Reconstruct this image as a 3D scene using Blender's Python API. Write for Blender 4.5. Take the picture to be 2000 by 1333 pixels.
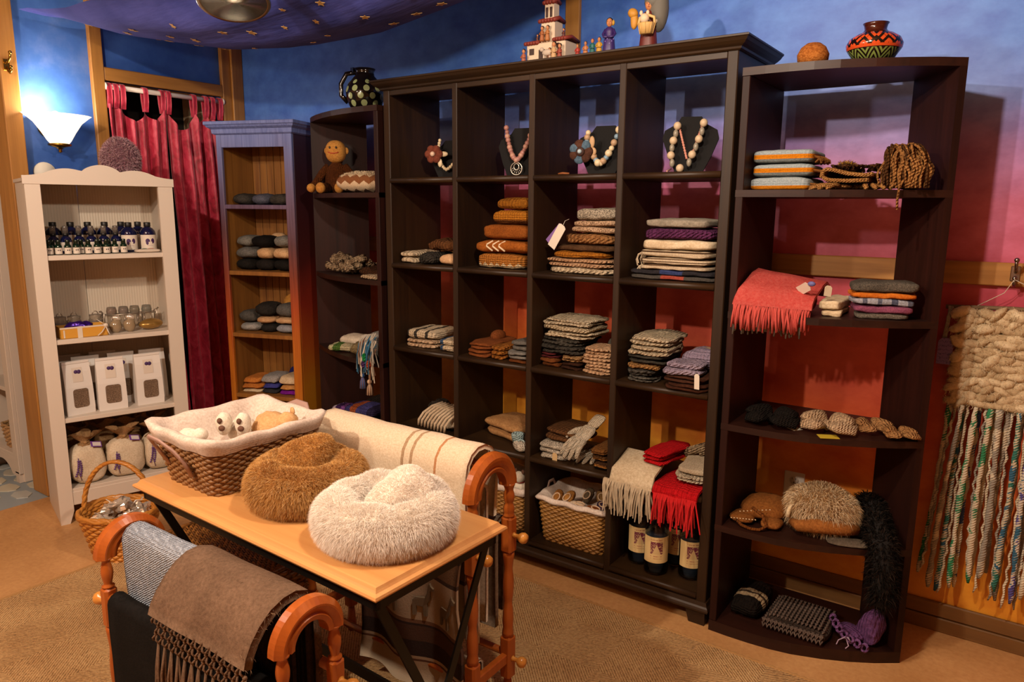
import bpy, math, random
from math import sin, cos, pi, radians, sqrt, atan2
from mathutils import Vector, Matrix, noise

for o in list(bpy.data.objects):
    bpy.data.objects.remove(o, do_unlink=True)
scene = bpy.context.scene
COL = scene.collection

# ------------------------------------------------------------------ camera
CAM = Vector((2.3136, -2.367, 1.4779))
YAW, PIT, ROL = 0.6108, 0.1808, 0.0086
fw = Vector((-sin(YAW) * cos(PIT), cos(YAW) * cos(PIT), -sin(PIT)))
rt = fw.cross(Vector((0, 0, 1))).normalized()
up = rt.cross(fw)
r2 = rt * cos(ROL) + up * sin(ROL)
u2 = up * cos(ROL) - rt * sin(ROL)
cam_data = bpy.data.cameras.new('camera')
cam_data.sensor_width = 36.0
cam_data.lens = 1424.0 * 36.0 / 2000.0
cam_data.clip_start = 0.02
cam = bpy.data.objects.new('camera', cam_data)
COL.objects.link(cam)
cam.matrix_world = Matrix(((r2.x, u2.x, -fw.x, CAM.x), (r2.y, u2.y, -fw.y, CAM.y), (r2.z, u2.z, -fw.z, CAM.z), (0, 0, 0, 1)))
scene.camera = cam

# ------------------------------------------------------------------ world, lamps, exposure
scene.view_settings.view_transform = 'Standard'
scene.view_settings.look = 'None'
scene.view_settings.gamma = 1.0
scene.view_settings.use_curve_mapping = False
scene.view_settings.exposure = 0.86
world = bpy.data.worlds.new('world')
scene.world = world
world.use_nodes = True
world.node_tree.nodes['Background'].inputs[0].default_value = (1.0, 0.86, 0.72, 1)
world.node_tree.nodes['Background'].inputs[1].default_value = 0.05


def lamp(name, loc, watts, col, size=0.05):
    l = bpy.data.lights.new(name, 'POINT')
    l.energy = watts
    l.color = col
    l.shadow_soft_size = size
    o = bpy.data.objects.new(name, l)
    COL.objects.link(o)
    o.location = loc
    return o


WARM = (1.0, 0.83, 0.66)
lamp('room_or_fill_light', (1.72, -1.20, 2.28), 44, WARM, 0.035)
lamp('room_or_fill_light', (0.80, -2.87, 2.45), 95, WARM, 0.035)
lamp('room_or_fill_light', (0.30, -2.25, 2.03), 24, WARM, 0.05)  # added fill, hung low to brighten the wall behind the canopy
lamp('room_or_fill_light', (-0.35, -2.35, 2.35), 8, WARM, 0.05)

# ------------------------------------------------------------------ material helpers
def lin(c):
    if isinstance(c, str):
        c = tuple(int(c[i:i + 2], 16) for i in (0, 2, 4))
    out = []
    for v in c[:3]:
        v = v / 255.0
        out.append(v / 12.92 if v <= 0.04045 else ((v + 0.055) / 1.055) ** 2.4)
    return (*out, 1.0)


class NT:
    def __init__(self, name):
        self.m = bpy.data.materials.new(name)
        self.m.use_nodes = True
        self.t = self.m.node_tree
        self.b = self.t.nodes['Principled BSDF']
        self.tc = None

    def n(self, typ, **kw):
        nd = self.t.nodes.new(typ)
        for k, v in kw.items():
            if k.startswith('i_'):
                nd.inputs[k[2:].replace('_', ' ')].default_value = v
            else:
                setattr(nd, k, v)
        return nd

    def l(self, a, b):
        self.t.links.new(a, b)

    def coord(self, kind='Object', scale=(1, 1, 1), rot=(0, 0, 0), loc=(0, 0, 0)):
        if self.tc is None:
            self.tc = self.n('ShaderNodeTexCoord')
        mp = self.n('ShaderNodeMapping')
        mp.inputs['Scale'].default_value = scale
        mp.inputs['Rotation'].default_value = rot
        mp.inputs['Location'].default_value = loc
        self.l(self.tc.outputs[kind], mp.inputs['Vector'])
        return mp.outputs[0]

    def noise(self, vec, scale, detail=3, rough=0.5, dist=0.0):
        nd = self.n('ShaderNodeTexNoise')
        nd.inputs['Scale'].default_value = scale
        nd.inputs['Detail'].default_value = detail
        nd.inputs['Roughness'].default_value = rough
        nd.inputs['Distortion'].default_value = dist
        if vec is not None:
            self.l(vec, nd.inputs['Vector'])
        return nd.outputs['Fac']

    def wave(self, vec, scale, dist=0, direction='X', dscale=1.0, typ='BANDS', profile='SIN'):
        nd = self.n('ShaderNodeTexWave', wave_type=typ, wave_profile=profile)
        if typ == 'BANDS':
            nd.bands_direction = direction
        nd.inputs['Scale'].default_value = scale
        nd.inputs['Distortion'].default_value = dist
        nd.inputs['Detail Scale'].default_value = dscale
        self.l(vec, nd.inputs['Vector'])
        return nd.outputs['Fac']

    def ramp(self, fac, stops, interp='LINEAR'):
        nd = self.n('ShaderNodeValToRGB')
        cr = nd.color_ramp
        cr.interpolation = interp
        while len(cr.elements) > 1:
            cr.elements.remove(cr.elements[-1])
        cr.elements[0].position = stops[0][0]
        cr.elements[0].color = lin(stops[0][1])
        for p, c in stops[1:]:
            e = cr.elements.new(p)
            e.color = lin(c)
        self.l(fac, nd.inputs[0])
        return nd.outputs[0]

    def mix(self, fac, a, b, typ='MIX'):
        nd = self.n('ShaderNodeMix', data_type='RGBA', blend_type=typ)
        for i, v in ((0, fac), (6, a), (7, b)):
            if hasattr(v, 'is_linked'):
                self.l(v, nd.inputs[i])
            elif i == 0:
                nd.inputs[0].default_value = v
            else:
                nd.inputs[i].default_value = lin(v)
        return nd.outputs[2]

    def math(self, op, a, b=0.0, c=0.0):
        nd = self.n('ShaderNodeMath', operation=op)
        for i, v in enumerate((a, b, c)):
            if hasattr(v, 'is_linked'):
                self.l(v, nd.inputs[i])
            else:
                nd.inputs[i].default_value = v
        return nd.outputs[0]

    def bump(self, h, strength=0.3, dist=0.004):
        nd = self.n('ShaderNodeBump')
        nd.inputs['Strength'].default_value = strength
        nd.inputs['Distance'].default_value = dist
        self.l(h, nd.inputs['Height'])
        self.l(nd.outputs[0], self.b.inputs['Normal'])

    def col(self, c):
        if hasattr(c, 'is_linked'):
            self.l(c, self.b.inputs['Base Color'])
        else:
            self.b.inputs['Base Color'].default_value = lin(c)

    def set(self, **kw):
        for k, v in kw.items():
            self.b.inputs[k.replace('_', ' ')].default_value = v


_M = {}


def plain(c, rough=0.6, metal=0.0, emit=0.0, spec=0.5, trans=0.0, alpha=1.0, name=None):
    key = ('plain', c, rough, metal, emit, spec, trans, alpha)
    if key not in _M:
        t = NT(name or 'plain_' + (c if isinstance(c, str) else '%d_%d_%d' % c))
        t.col(c)
        t.set(Roughness=rough, Metallic=metal, Transmission_Weight=trans, Alpha=alpha)
        t.b.inputs['Specular IOR Level'].default_value = spec
        if emit:
            t.b.inputs['Emission Color'].default_value = lin(c)
            t.set(Emission_Strength=emit)
        _M[key] = t.m
    return _M[key]


def wood(name, c1, c2, axis='Z', scale=1.0, rough=0.45, fine=1.0, bump=0.08, spec=0.5):
    """streaky grain running along axis"""
    if name in _M:
        return _M[name]
    t = NT(name)
    s = {'X': (0.7, 9, 9), 'Y': (9, 0.7, 9), 'Z': (9, 9, 0.7)}[axis]
    v = t.coord('Object', tuple(k * scale for k in s))
    a = t.noise(v, 1.6, 4, 0.6, 1.2)
    s2 = {'X': (2, 90, 90), 'Y': (90, 2, 90), 'Z': (90, 90, 2)}[axis]
    b = t.noise(t.coord('Object', tuple(k * scale * fine for k in s2)), 1.5, 3, 0.6)
    m = t.math('ADD', t.math('MULTIPLY', a, 0.7), t.math('MULTIPLY', b, 0.3))
    t.col(t.ramp(m, [(0.3, c1), (0.68, c2)]))
    t.set(Roughness=rough)
    t.b.inputs['Specular IOR Level'].default_value = spec
    t.bump(b, bump, 0.001)
    _M[name] = t.m
    return t.m


def yarn(c, c2=None, kind='knit', scale=1.0, mixs=260.0, amt=1.0, name=None):
    """textile: kind knit (columns of stitches) / rib / cable / tweed / felt / weave / loop"""
    key = ('yarn', str(c), str(c2), kind, scale, mixs, amt)
    if key in _M:
        return _M[key]
    t = NT(name or 'yarn_' + kind + '_' + str(c).replace(' ', ''))
    v = t.coord('Object')
    if kind == 'tweed':
        f = t.noise(t.coord('Object', (1, 1, 1.6)), mixs, 2, 0.7, 0.6)
        base = t.ramp(f, [(0.40, c), (0.60, c2 or c)])
    else:
        f = t.noise(v, mixs * 0.5, 3, 0.7)
        if c2 is None:
            base = t.mix(0.5, c, t.ramp(f, [(0.25, '303030'), (0.75, 'ffffff')]), 'SOFT_LIGHT')
        else:
            base = t.ramp(f, [(0.3, c), (0.7, c2)])
    big = t.noise(v, 14, 2)
    base = t.mix(0.22, base, t.ramp(big, [(0.3, '202020'), (0.7, 'f0f0f0')]), 'SOFT_LIGHT')
    t.col(base)
    fuzz = t.noise(v, 420, 2, 0.8)
    if kind in ('felt', 'tweed'):
        h = t.math('ADD', t.math('MULTIPLY', t.noise(v, 130, 3), 0.6), t.math('MULTIPLY', fuzz, 0.6))
        t.bump(h, 0.5 * amt, 0.004)
    elif kind == 'weave':
        a = t.wave(t.coord('Object', (1, 1, 1), (0, 0, 0.8)), 190 * scale, 1.0, 'X')
        b = t.wave(t.coord('Object', (1, 1, 1), (0, 0.8, 0.8)), 190 * scale, 1.0, 'Z')
        t.bump(t.math('ADD', t.math('MULTIPLY', a, b), t.math('MULTIPLY', fuzz, 0.5)), 0.45 * amt, 0.003)
    else:
        sc = {'knit': 24, 'rib': 14, 'cable': 10, 'loop': 17}[kind] * scale
        a = t.wave(v, sc, 2.5 if kind != 'rib' else 1.2, 'X', 2.0)
        b = t.wave(t.coord('Object', (1, 1, 1), (0, 0.55, 0)), sc * (1.6 if kind != 'rib' else 0.3), 3.0, 'Z', 2.0)
        c3 = t.wave(v, sc * 1.3, 3.0, 'Y', 2.0)
        h = t.math('ADD', t.math('MULTIPLY', a, 0.9), t.math('MULTIPLY', b, 0.8))
        h = t.math('ADD', h, t.math('MULTIPLY', c3, 0.5))
        h = t.math('ADD', h, t.math('MULTIPLY', fuzz, 0.5))
        t.bump(h, 0.9 * amt, 0.011 / max(scale, 0.5))
    t.set(Roughness=0.95)
    t.b.inputs['Specular IOR Level'].default_value = 0.1
    _M[key] = t.m
    return t.m


def striped(stops, axis='Z', kind='knit', length=0.1, offset=0.0, wob=0.0, name='striped_yarn', zig=0.0):
    """hard-edged colour bands along an object axis; stops are (position 0..1, colour)"""
    key = ('str', tuple(stops), axis, kind, length, offset, wob, zig)
    if key in _M:
        return _M[key]
    t = NT(name)
    if t.tc is None:
        t.tc = t.n('ShaderNodeTexCoord')
    sp = t.n('ShaderNodeSeparateXYZ')
    t.l(t.tc.outputs['Object'], sp.inputs[0])
    c = sp.outputs[axis]
    v = t.coord('Object')
    if wob:
        c = t.math('ADD', c, t.math('MULTIPLY', t.noise(v, 60, 2), wob))
    if zig:
        other = sp.outputs['X']
        c = t.math('ADD', c, t.math('MULTIPLY', t.math('PINGPONG', other, 0.016), zig))
    f = t.math('MULTIPLY_ADD', c, 1.0 / length, offset / length)
    base = t.ramp(f, stops, 'CONSTANT')
    base = t.mix(0.35, base, t.ramp(t.noise(v, 240, 2, 0.8), [(0.3, '202020'), (0.7, 'ffffff')]), 'SOFT_LIGHT')
    t.col(base)
    fuzz = t.noise(v, 420, 2, 0.8)
    a = t.wave(v, 26, 2.5, 'X', 2.0)
    b = t.wave(v, 36, 3.0, 'Z', 2.0)
    k = 0.8 if kind == 'knit' else 0.15
    h = t.math('ADD', t.math('MULTIPLY', t.math('ADD', a, b), k), t.math('MULTIPLY', fuzz, 0.6))
    t.bump(h, 0.8, 0.008)
    t.set(Roughness=0.95)
    t.b.inputs['Specular IOR Level'].default_value = 0.1
    _M[key] = t.m
    return t.m


# ------------------------------------------------------------------ mesh helpers
def rotm(rx=0, ry=0, rz=0):
    return Matrix.Rotation(rz, 3, 'Z') @ Matrix.Rotation(ry, 3, 'Y') @ Matrix.Rotation(rx, 3, 'X')


class MB:
    def __init__(self):
        self.v, self.f, self.mi, self.sm = [], [], [], []

    def add(self, vs, fs, mat=0, smooth=False, T=None):
        k = len(self.v)
        for p in vs:
            p = Vector(p)
            self.v.append(T @ p if T is not None else p)
        for f in fs:
            self.f.append([i + k for i in f])
            self.mi.append(mat)
            self.sm.append(smooth)
        return self

    def box(self, lo, hi, mat=0, ch=0.0, T=None):
        x0, y0, z0 = lo
        x1, y1, z1 = hi
        if ch <= 0:
            vs = [(x0, y0, z0), (x1, y0, z0), (x1, y1, z0), (x0, y1, z0), (x0, y0, z1), (x1, y0, z1), (x1, y1, z1), (x0, y1, z1)]
            fs = [(0, 3, 2, 1), (4, 5, 6, 7), (0, 1, 5, 4), (1, 2, 6, 5), (2, 3, 7, 6), (3, 0, 4, 7)]
            return self.add(vs, fs, mat, False, T)
        c = min(ch, (x1 - x0) * .45, (y1 - y0) * .45, (z1 - z0) * .45)
        vs, idx = [], {}
        X, Y, Z = (x0, x1), (y0, y1), (z0, z1)
        for a in (0, 1):
            for b in (0, 1):
                for d in (0, 1):
                    sx, sy, sz = (c, -c)[a], (c, -c)[b], (c, -c)[d]
                    idx[a, b, d, 'x'] = len(vs); vs.append((X[a], Y[b] + sy, Z[d] + sz))
                    idx[a, b, d, 'y'] = len(vs); vs.append((X[a] + sx, Y[b], Z[d] + sz))
                    idx[a, b, d, 'z'] = len(vs); vs.append((X[a] + sx, Y[b] + sy, Z[d]))
        I = idx
        fs = []

        def face(q, n):
            p = [Vector(vs[i]) for i in q]
            nn = (p[1] - p[0]).cross(p[2] - p[0])
            fs.append(tuple(q) if nn.dot(Vector(n)) > 0 else tuple(reversed(q)))
        for a in (0, 1):
            s = (-1, 1)[a]
            face([I[a, 0, 0, 'x'], I[a, 1, 0, 'x'], I[a, 1, 1, 'x'], I[a, 0, 1, 'x']], (s, 0, 0))
            face([I[0, a, 0, 'y'], I[1, a, 0, 'y'], I[1, a, 1, 'y'], I[0, a, 1, 'y']], (0, s, 0))
            face([I[0, 0, a, 'z'], I[1, 0, a, 'z'], I[1, 1, a, 'z'], I[0, 1, a, 'z']], (0, 0, s))
            for b in (0, 1):
                t = (-1, 1)[b]
                face([I[a, b, 0, 'x'], I[a, b, 1, 'x'], I[a, b, 1, 'y'], I[a, b, 0, 'y']], (s, t, 0))
                face([I[a, 0, b, 'x'], I[a, 1, b, 'x'], I[a, 1, b, 'z'], I[a, 0, b, 'z']], (s, 0, t))
                face([I[0, a, b, 'y'], I[1, a, b, 'y'], I[1, a, b, 'z'], I[0, a, b, 'z']], (0, s, t))
                for d in (0, 1):
                    face([I[a, b, d, 'x'], I[a, b, d, 'y'], I[a, b, d, 'z']], (s, t, (-1, 1)[d]))
        return self.add(vs, fs, mat, False, T)

    def prism(self, poly, z0, z1, mat=0, T=None, smooth=False):
        n = len(poly)
        A = sum(poly[i][0] * poly[(i + 1) % n][1] - poly[(i + 1) % n][0] * poly[i][1] for i in range(n))
        if A < 0:
            poly = list(reversed(poly))
        vs = [(x, y, z0) for x, y in poly] + [(x, y, z1) for x, y in poly]
        fs = [tuple(reversed(range(n))), tuple(range(n, 2 * n))]
        self.add(vs, fs, mat, False, T)
        k = len(self.v) - 2 * n
        for i in range(n):
            j = (i + 1) % n
            self.f.append([k + i, k + j, k + n + j, k + n + i]); self.mi.append(mat); self.sm.append(smooth)
        return self

    def lathe(self, prof, seg=20, c=(0, 0, 0), mat=0, T=None, sx=1.0, sy=1.0, smooth=True):
        vs, fs = [], []
        for r, z in prof:
            for i in range(seg):
                a = 2 * pi * i / seg
                vs.append((c[0] + sx * r * cos(a), c[1] + sy * r * sin(a), c[2] + z))
        m = len(prof)
        for k in range(m - 1):
            for i in range(seg):
                j = (i + 1) % seg
                fs.append((k * seg + i, k * seg + j, (k + 1) * seg + j, (k + 1) * seg + i))
        if prof[0][0] > 1e-5:
            fs.append(tuple(reversed(range(seg))))
        if prof[-1][0] > 1e-5:
            fs.append(tuple(range((m - 1) * seg, m * seg)))
        return self.add(vs, fs, mat, smooth, T)

    def tube(self, path, r=0.01, seg=6, closed=False, mat=0, T=None, flat=1.0, cap=True):
        P = [Vector(p) for p in path]
        n = len(P)
        R = r if isinstance(r, (list, tuple)) else [r] * n
        vs, fs = [], []
        nrm = None
        for i in range(n):
            if closed:
                t = P[(i + 1) % n] - P[i - 1]
            else:
                t = P[min(i + 1, n - 1)] - P[max(i - 1, 0)]
            if t.length < 1e-9:
                t = Vector((0, 0, 1))
            t.normalize()
            if nrm is None:
                nrm = Vector((0, 0, 1)) if abs(t.z) < 0.9 else Vector((1, 0, 0))
            nrm = (nrm - t * nrm.dot(t))
            if nrm.length < 1e-6:
                nrm = Vector((1, 0, 0)) - t * t.x
            nrm.normalize()
            b = t.cross(nrm)
            for k in range(seg):
                a = 2 * pi * k / seg
                vs.append(P[i] + (nrm * cos(a) * flat + b * sin(a)) * R[i])
        m = n if closed else n - 1
        for i in range(m):
            i2 = (i + 1) % n
            for k in range(seg):
                k2 = (k + 1) % seg
                fs.append((i * seg + k, i * seg + k2, i2 * seg + k2, i2 * seg + k))
        if not closed and cap:
            fs.append(tuple(reversed(range(seg))))
            fs.append(tuple(range((n - 1) * seg, n * seg)))
        return self.add(vs, fs, mat, seg > 4, T)

    def ell(self, c, r, seg=14, rings=9, mat=0, T=None, p=2.0, nz=0.0, nsc=20.0, seed=0):
        vs, fs = [], []
        if not isinstance(r, (tuple, list)):
            r = (r, r, r)
        for k in range(rings + 1):
            th = pi * k / rings
            for i in range(seg):
                a = 2 * pi * i / seg
                d = Vector((sin(th) * cos(a), sin(th) * sin(a), -cos(th)))
                if p != 2.0:
                    L = (abs(d.x) ** p + abs(d.y) ** p + abs(d.z) ** p) ** (1 / p)
                    d = d / L
                q = Vector((d.x * r[0], d.y * r[1], d.z * r[2]))
                if nz:
                    q = q * (1 + nz * noise.noise((q + Vector((seed * 3.1, seed, 0))) * nsc))
                vs.append((c[0] + q.x, c[1] + q.y, c[2] + q.z))
        for k in range(rings):
            for i in range(seg):
                j = (i + 1) % seg
                fs.append((k * seg + i, k * seg + j, (k + 1) * seg + j, (k + 1) * seg + i))
        return self.add(vs, fs, mat, True, T)

    def slab(self, c, size, p=5.0, n=7, nz=0.004, nsc=14.0, seed=0, mat=0, T=None, pz=None, sag=0.0, skew=(0, 0)):
        """soft folded-cloth block: a superellipsoid box with lumps; c is the centre of its base"""
        w, d, h = size[0] / 2, size[1] / 2, size[2] / 2
        idx, vs, fs = {}, [], []
        pz = pz or p

        def vert(a, b, e):
            key = (a, b, e)
            if key in idx:
                return idx[key]
            q = Vector((2 * a / n - 1, 2 * b / n - 1, 2 * e / n - 1))
            q = Vector([sin(t * pi / 2) * 0.6 + t * 0.4 for t in q])
            L = ((abs(q.x) ** p + abs(q.y) ** p) ** (pz / p) + abs(q.z) ** pz) ** (1 / pz)
            q = q / max(L, 1e-6)
            s = Vector((q.x * w, q.y * d, q.z * h))
            if nz:
                o = Vector((seed * 7.3, seed * 1.7, seed * 3.9))
                s += Vector((noise.noise(s * nsc + o), noise.noise(s * nsc + o + Vector((9, 0, 0))), 0.7 * noise.noise(s * nsc + o + Vector((0, 9, 0))))) * nz
                s += Vector((noise.noise(s * 55 + o), noise.noise(s * 55 + o + Vector((5, 0, 0))), noise.noise(s * 55 + o + Vector((0, 5, 0))))) * nz * 0.45
            if sag:
                s.z -= sag * (q.x ** 2) * (q.z * .5 + .5)
            s.x += skew[0] * (q.z * .5 + .5)
            s.y += skew[1] * (q.z * .5 + .5)
            s.z = max(s.z, -h)
            idx[key] = len(vs)
            vs.append((c[0] + s.x, c[1] + s.y, c[2] + h + s.z))
            return idx[key]
        for a in range(n):
            for b in range(n):
                for s in (0, n):
                    q = [vert(a, b, s), vert(a + 1, b, s), vert(a + 1, b + 1, s), vert(a, b + 1, s)]
                    fs.append(q if s else q[::-1])
                    q = [vert(a, s, b), vert(a + 1, s, b), vert(a + 1, s, b + 1), vert(a, s, b + 1)]
                    fs.append(q[::-1] if s else q)
                    q = [vert(s, a, b), vert(s, a + 1, b), vert(s, a + 1, b + 1), vert(s, a, b + 1)]
                    fs.append(q if s else q[::-1])
        return self.add(vs, fs, mat, True, T)

    def sheet(self, prof, u0, u1, nu=16, th=0.006, nz=0.004, nsc=9.0, seed=0, mat=0, T=None, fn=None):
        """thick cloth: profile of (y,z) points swept along x"""
        P = [Vector((0, a, b)) for a, b in prof]
        m = len(P)
        N = []
        for i in range(m):
            t = (P[min(i + 1, m - 1)] - P[max(i - 1, 0)]).normalized()
            N.append(Vector((0, -t.z, t.y)))
        vs, fs = [], []
        for side in (0, 1):
            for k in range(nu + 1):
                u = u0 + (u1 - u0) * k / nu
                for i in range(m):
                    q = P[i] + N[i] * (th / 2 if side else -th / 2)
                    q = Vector((u, q.y, q.z))
                    if fn:
                        q = Vector(fn(q, k / nu, i / (m - 1)))
                    if nz:
                        q += N[i] * nz * noise.noise(Vector((u, P[i].y, P[i].z)) * nsc + Vector((seed * 5.1, 0, 0)))
                    vs.append(q)
        S = (nu + 1) * m
        for k in range(nu):
            for i in range(m - 1):
                a, b, c, d = k * m + i, k * m + i + 1, (k + 1) * m + i + 1, (k + 1) * m + i
                fs.append((a, b, c, d)[::-1])
                fs.append((S + a, S + b, S + c, S + d))
        for k in range(nu):
            for i in (0, m - 1):
                a, b = k * m + i, (k + 1) * m + i
                fs.append((a, b, S + b, S + a))
        for i in range(m - 1):
            for k in (0, nu):
                a, b = k * m + i, k * m + i + 1
                fs.append((a, b, S + b, S + a))
        return self.add(vs, fs, mat, True, T)

    def build(self, name, mats, parent=None, loc=None, rz=0.0):
        me = bpy.data.meshes.new(name)
        me.from_pydata([tuple(v) for v in self.v], [], self.f)
        if not isinstance(mats, (list, tuple)):
            mats = [mats]
        for m in mats:
            me.materials.append(m)
        me.polygons.foreach_set('material_index', self.mi)
        me.polygons.foreach_set('use_smooth', self.sm)
        me.update()
        o = bpy.data.objects.new(name, me)
        COL.objects.link(o)
        if parent is not None:
            o.parent = parent
        if loc is not None:
            o.location = loc
        if rz:
            o.rotation_euler = (0, 0, rz)
        return o


def tag(o, label=None, cat=None, group=None, kind=None):
    if label:
        o['label'] = label
    if cat:
        o['category'] = cat
    if group:
        o['group'] = group
    if kind:
        o['kind'] = kind
    return o


def empty(name, loc, label, cat, group=None, rz=0.0):
    o = bpy.data.objects.new(name, None)
    o.empty_display_size = 0.05
    COL.objects.link(o)
    o.location = loc
    o.rotation_euler = (0, 0, rz)
    return tag(o, label, cat, group)


def clone(o, loc, rz=None, label=None, group=None):
    c = o.copy()
    COL.objects.link(c)
    c.location = loc
    if rz is not None:
        c.rotation_euler = (0, 0, rz)
    if label:
        c['label'] = label
    if group:
        c['group'] = group
    for ch in list(o.children):
        k = ch.copy()
        COL.objects.link(k)
        k.parent = c
        for g in list(ch.children):
            h = g.copy()
            COL.objects.link(h)
            h.parent = k
    return c


def structure(o, label=None):
    o['kind'] = 'structure'
    if label:
        o['label'] = label
    return o


def arc(a0, a1, n, r, c=(0, 0)):
    return [(c[0] + r * cos(a0 + (a1 - a0) * i / n), c[1] + r * sin(a0 + (a1 - a0) * i / n)) for i in range(n + 1)]

# ================================================================== THE ROOM
WY = 0.475          # back wall
WX = -1.72          # left wall
CEIL = 2.78


def mat_mural():
    t = NT('sunset_mural_paint')
    if t.tc is None:
        t.tc = t.n('ShaderNodeTexCoord')
    sp = t.n('ShaderNodeSeparateXYZ')
    t.l(t.tc.outputs['Object'], sp.inputs[0])
    v = t.coord('Object', (1, 1, 1.5))
    n1 = t.noise(v, 2.2, 4, 0.6)
    n2 = t.noise(v, 9, 4, 0.6)
    z = t.math('ADD', sp.outputs['Z'], t.math('MULTIPLY_ADD', n1, 0.16, -0.08))
    k = t.n('ShaderNodeMapRange')
    t.l(sp.outputs['Z'], k.inputs['Value'])
    for nm, vv in (('From Min', 1.0), ('From Max', 1.75), ('To Min', 1.0), ('To Max', 0.0)):
        k.inputs[nm].default_value = vv
    z = t.math('ADD', z, t.math('MULTIPLY', k.outputs[0], t.math('MULTIPLY_ADD', sp.outputs['X'], 0.20, -0.36)))
    f = t.math('MULTIPLY', z, 1 / 2.8)
    c = t.ramp(f, [(0.0, 'd4942a'), (0.12, 'd68c22'), (0.19, 'd47424'), (0.27, 'd0582c'), (0.36, 'c84838'), (0.45, 'bc4458'),
                   (0.55, 'c46a90'), (0.61, '9470ae'), (0.66, '647ec8'), (0.72, '4c7cd0'), (0.80, '4878ce'), (1.0, '3462bc')])
    c = t.mix(0.45, c, t.ramp(n2, [(0.32, '404048'), (0.7, 'e0e0e8')]), 'SOFT_LIGHT')
    t.col(c)
    t.set(Roughness=0.5)
    t.bump(t.noise(t.coord('Object'), 40, 4), 0.08, 0.004)
    return t.m


def mat_blue():
    t = NT('cloudy_blue_paint')
    v = t.coord('Object')
    n1 = t.noise(v, 3.0, 5, 0.65)
    t.col(t.ramp(n1, [(0.3, '1f4a9c'), (0.6, '3f6ab8'), (0.8, '6a86c8')]))
    t.set(Roughness=0.55)
    t.bump(t.noise(v, 40, 4), 0.08, 0.004)
    return t.m


def mat_floor():
    t = NT('stained_concrete')
    v = t.coord('Object')
    n1 = t.noise(v, 3.0, 5, 0.6)
    n2 = t.noise(v, 60, 3, 0.6)
    c = t.ramp(n1, [(0.3, 'b48450'), (0.7, 'cc9c66')])
    c = t.mix(0.25, c, t.ramp(n2, [(0.3, '404040'), (0.7, 'e0e0e0')]), 'SOFT_LIGHT')
    t.col(c)
    t.set(Roughness=0.55)
    t.bump(n2, 0.03, 0.002)
    return t.m


OAK = wood('oak_trim', '8a5a24', 'b98440', 'Z', 0.6, 0.5)
OAKX = wood('oak_trim_level', '8a5a24', 'b98440', 'X', 0.6, 0.5)
OAKY = wood('oak_trim_depth', '8a5a24', 'b98440', 'Y', 0.6, 0.5)
MURAL = mat_mural()
BLUE = mat_blue()

structure(MB().box((-1.65, -4.6, -0.1), (5.2, 0.6, 0.0)).build('floor', mat_floor()))
structure(MB().box((-1.95, WY, 0), (5.2, 0.6, CEIL)).build('wall_back', MURAL), 'wall painted as a sunset from orange to blue')
# left wall with a curtained doorway
DY0, DY1, DZ = -0.345, 0.345, 2.115
structure(MB().box((-1.84, -0.76, 0), (WX, DY0, CEIL)).box((-1.84, DY1, 0), (WX, WY, CEIL)).box((-1.84, DY0, DZ), (WX, DY1, CEIL))
          .build('wall_left', BLUE), 'blue cloud painted wall with doorway')
cream = plain('d8c3a0', 0.8)
structure(MB().box((5.0, -4.6, 0), (5.2, 0.6, CEIL)).build('wall_right', plain('c08a5a', 0.8)))
structure(MB().box((-1.65, -4.6, 0), (5.2, -4.4, CEIL)).build('wall_front', plain('c08a5a', 0.8)))
structure(MB().box((-3.6, -4.6, CEIL), (5.2, 0.6, CEIL + 0.1)).build('ceiling', plain('8d6a48', 0.8)))
structure(MB().box((-1.75, -4.6, 2.3), (-1.65, -0.84, CEIL)).build('wall_side', plain('c08a5a', 0.8)))
# the small room beyond the left wall
structure(MB().box((-3.6, 0.42, 0), (-1.95, 0.6, CEIL)).box((-3.6, -4.6, 0), (-3.5, 0.42, CEIL)).build('wall_far', plain('c9b292', 0.8)))
structure(MB().box((-3.6, -4.6, -0.1), (-1.65, 0.6, -0.002)).build('floor_stone', plain('8f9aa0', 0.6)), 'grey blue floor of the side room')
rng = random.Random(5)
stone_m = [plain(c, 0.55) for c in ('b9b6a8', 'c6c0ad', 'aeb2ae', 'bdb8a4')]
fl = bpy.data.objects['floor_stone']
for i in range(7):
    for j in range(7):
        cx = -1.72 - 0.155 * i - (0.07 if j % 2 else 0)
        cy = -1.25 + 0.115 * j
        if cx - 0.07 < -2.9 or cx + 0.075 > -1.65:
            continue
        k = rng.randint(6, 8)
        ph = rng.random()
        poly = []
        for a in range(k):
            an = 2 * pi * (a + ph) / k
            rr = rng.uniform(0.86, 1.05)
            poly.append((cx + 0.068 * rr * cos(an), cy + 0.05 * rr * sin(an)))
        MB().prism(poly, -0.002, 0.003).build('stone', stone_m[rng.randint(0, 3)], fl)

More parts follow.
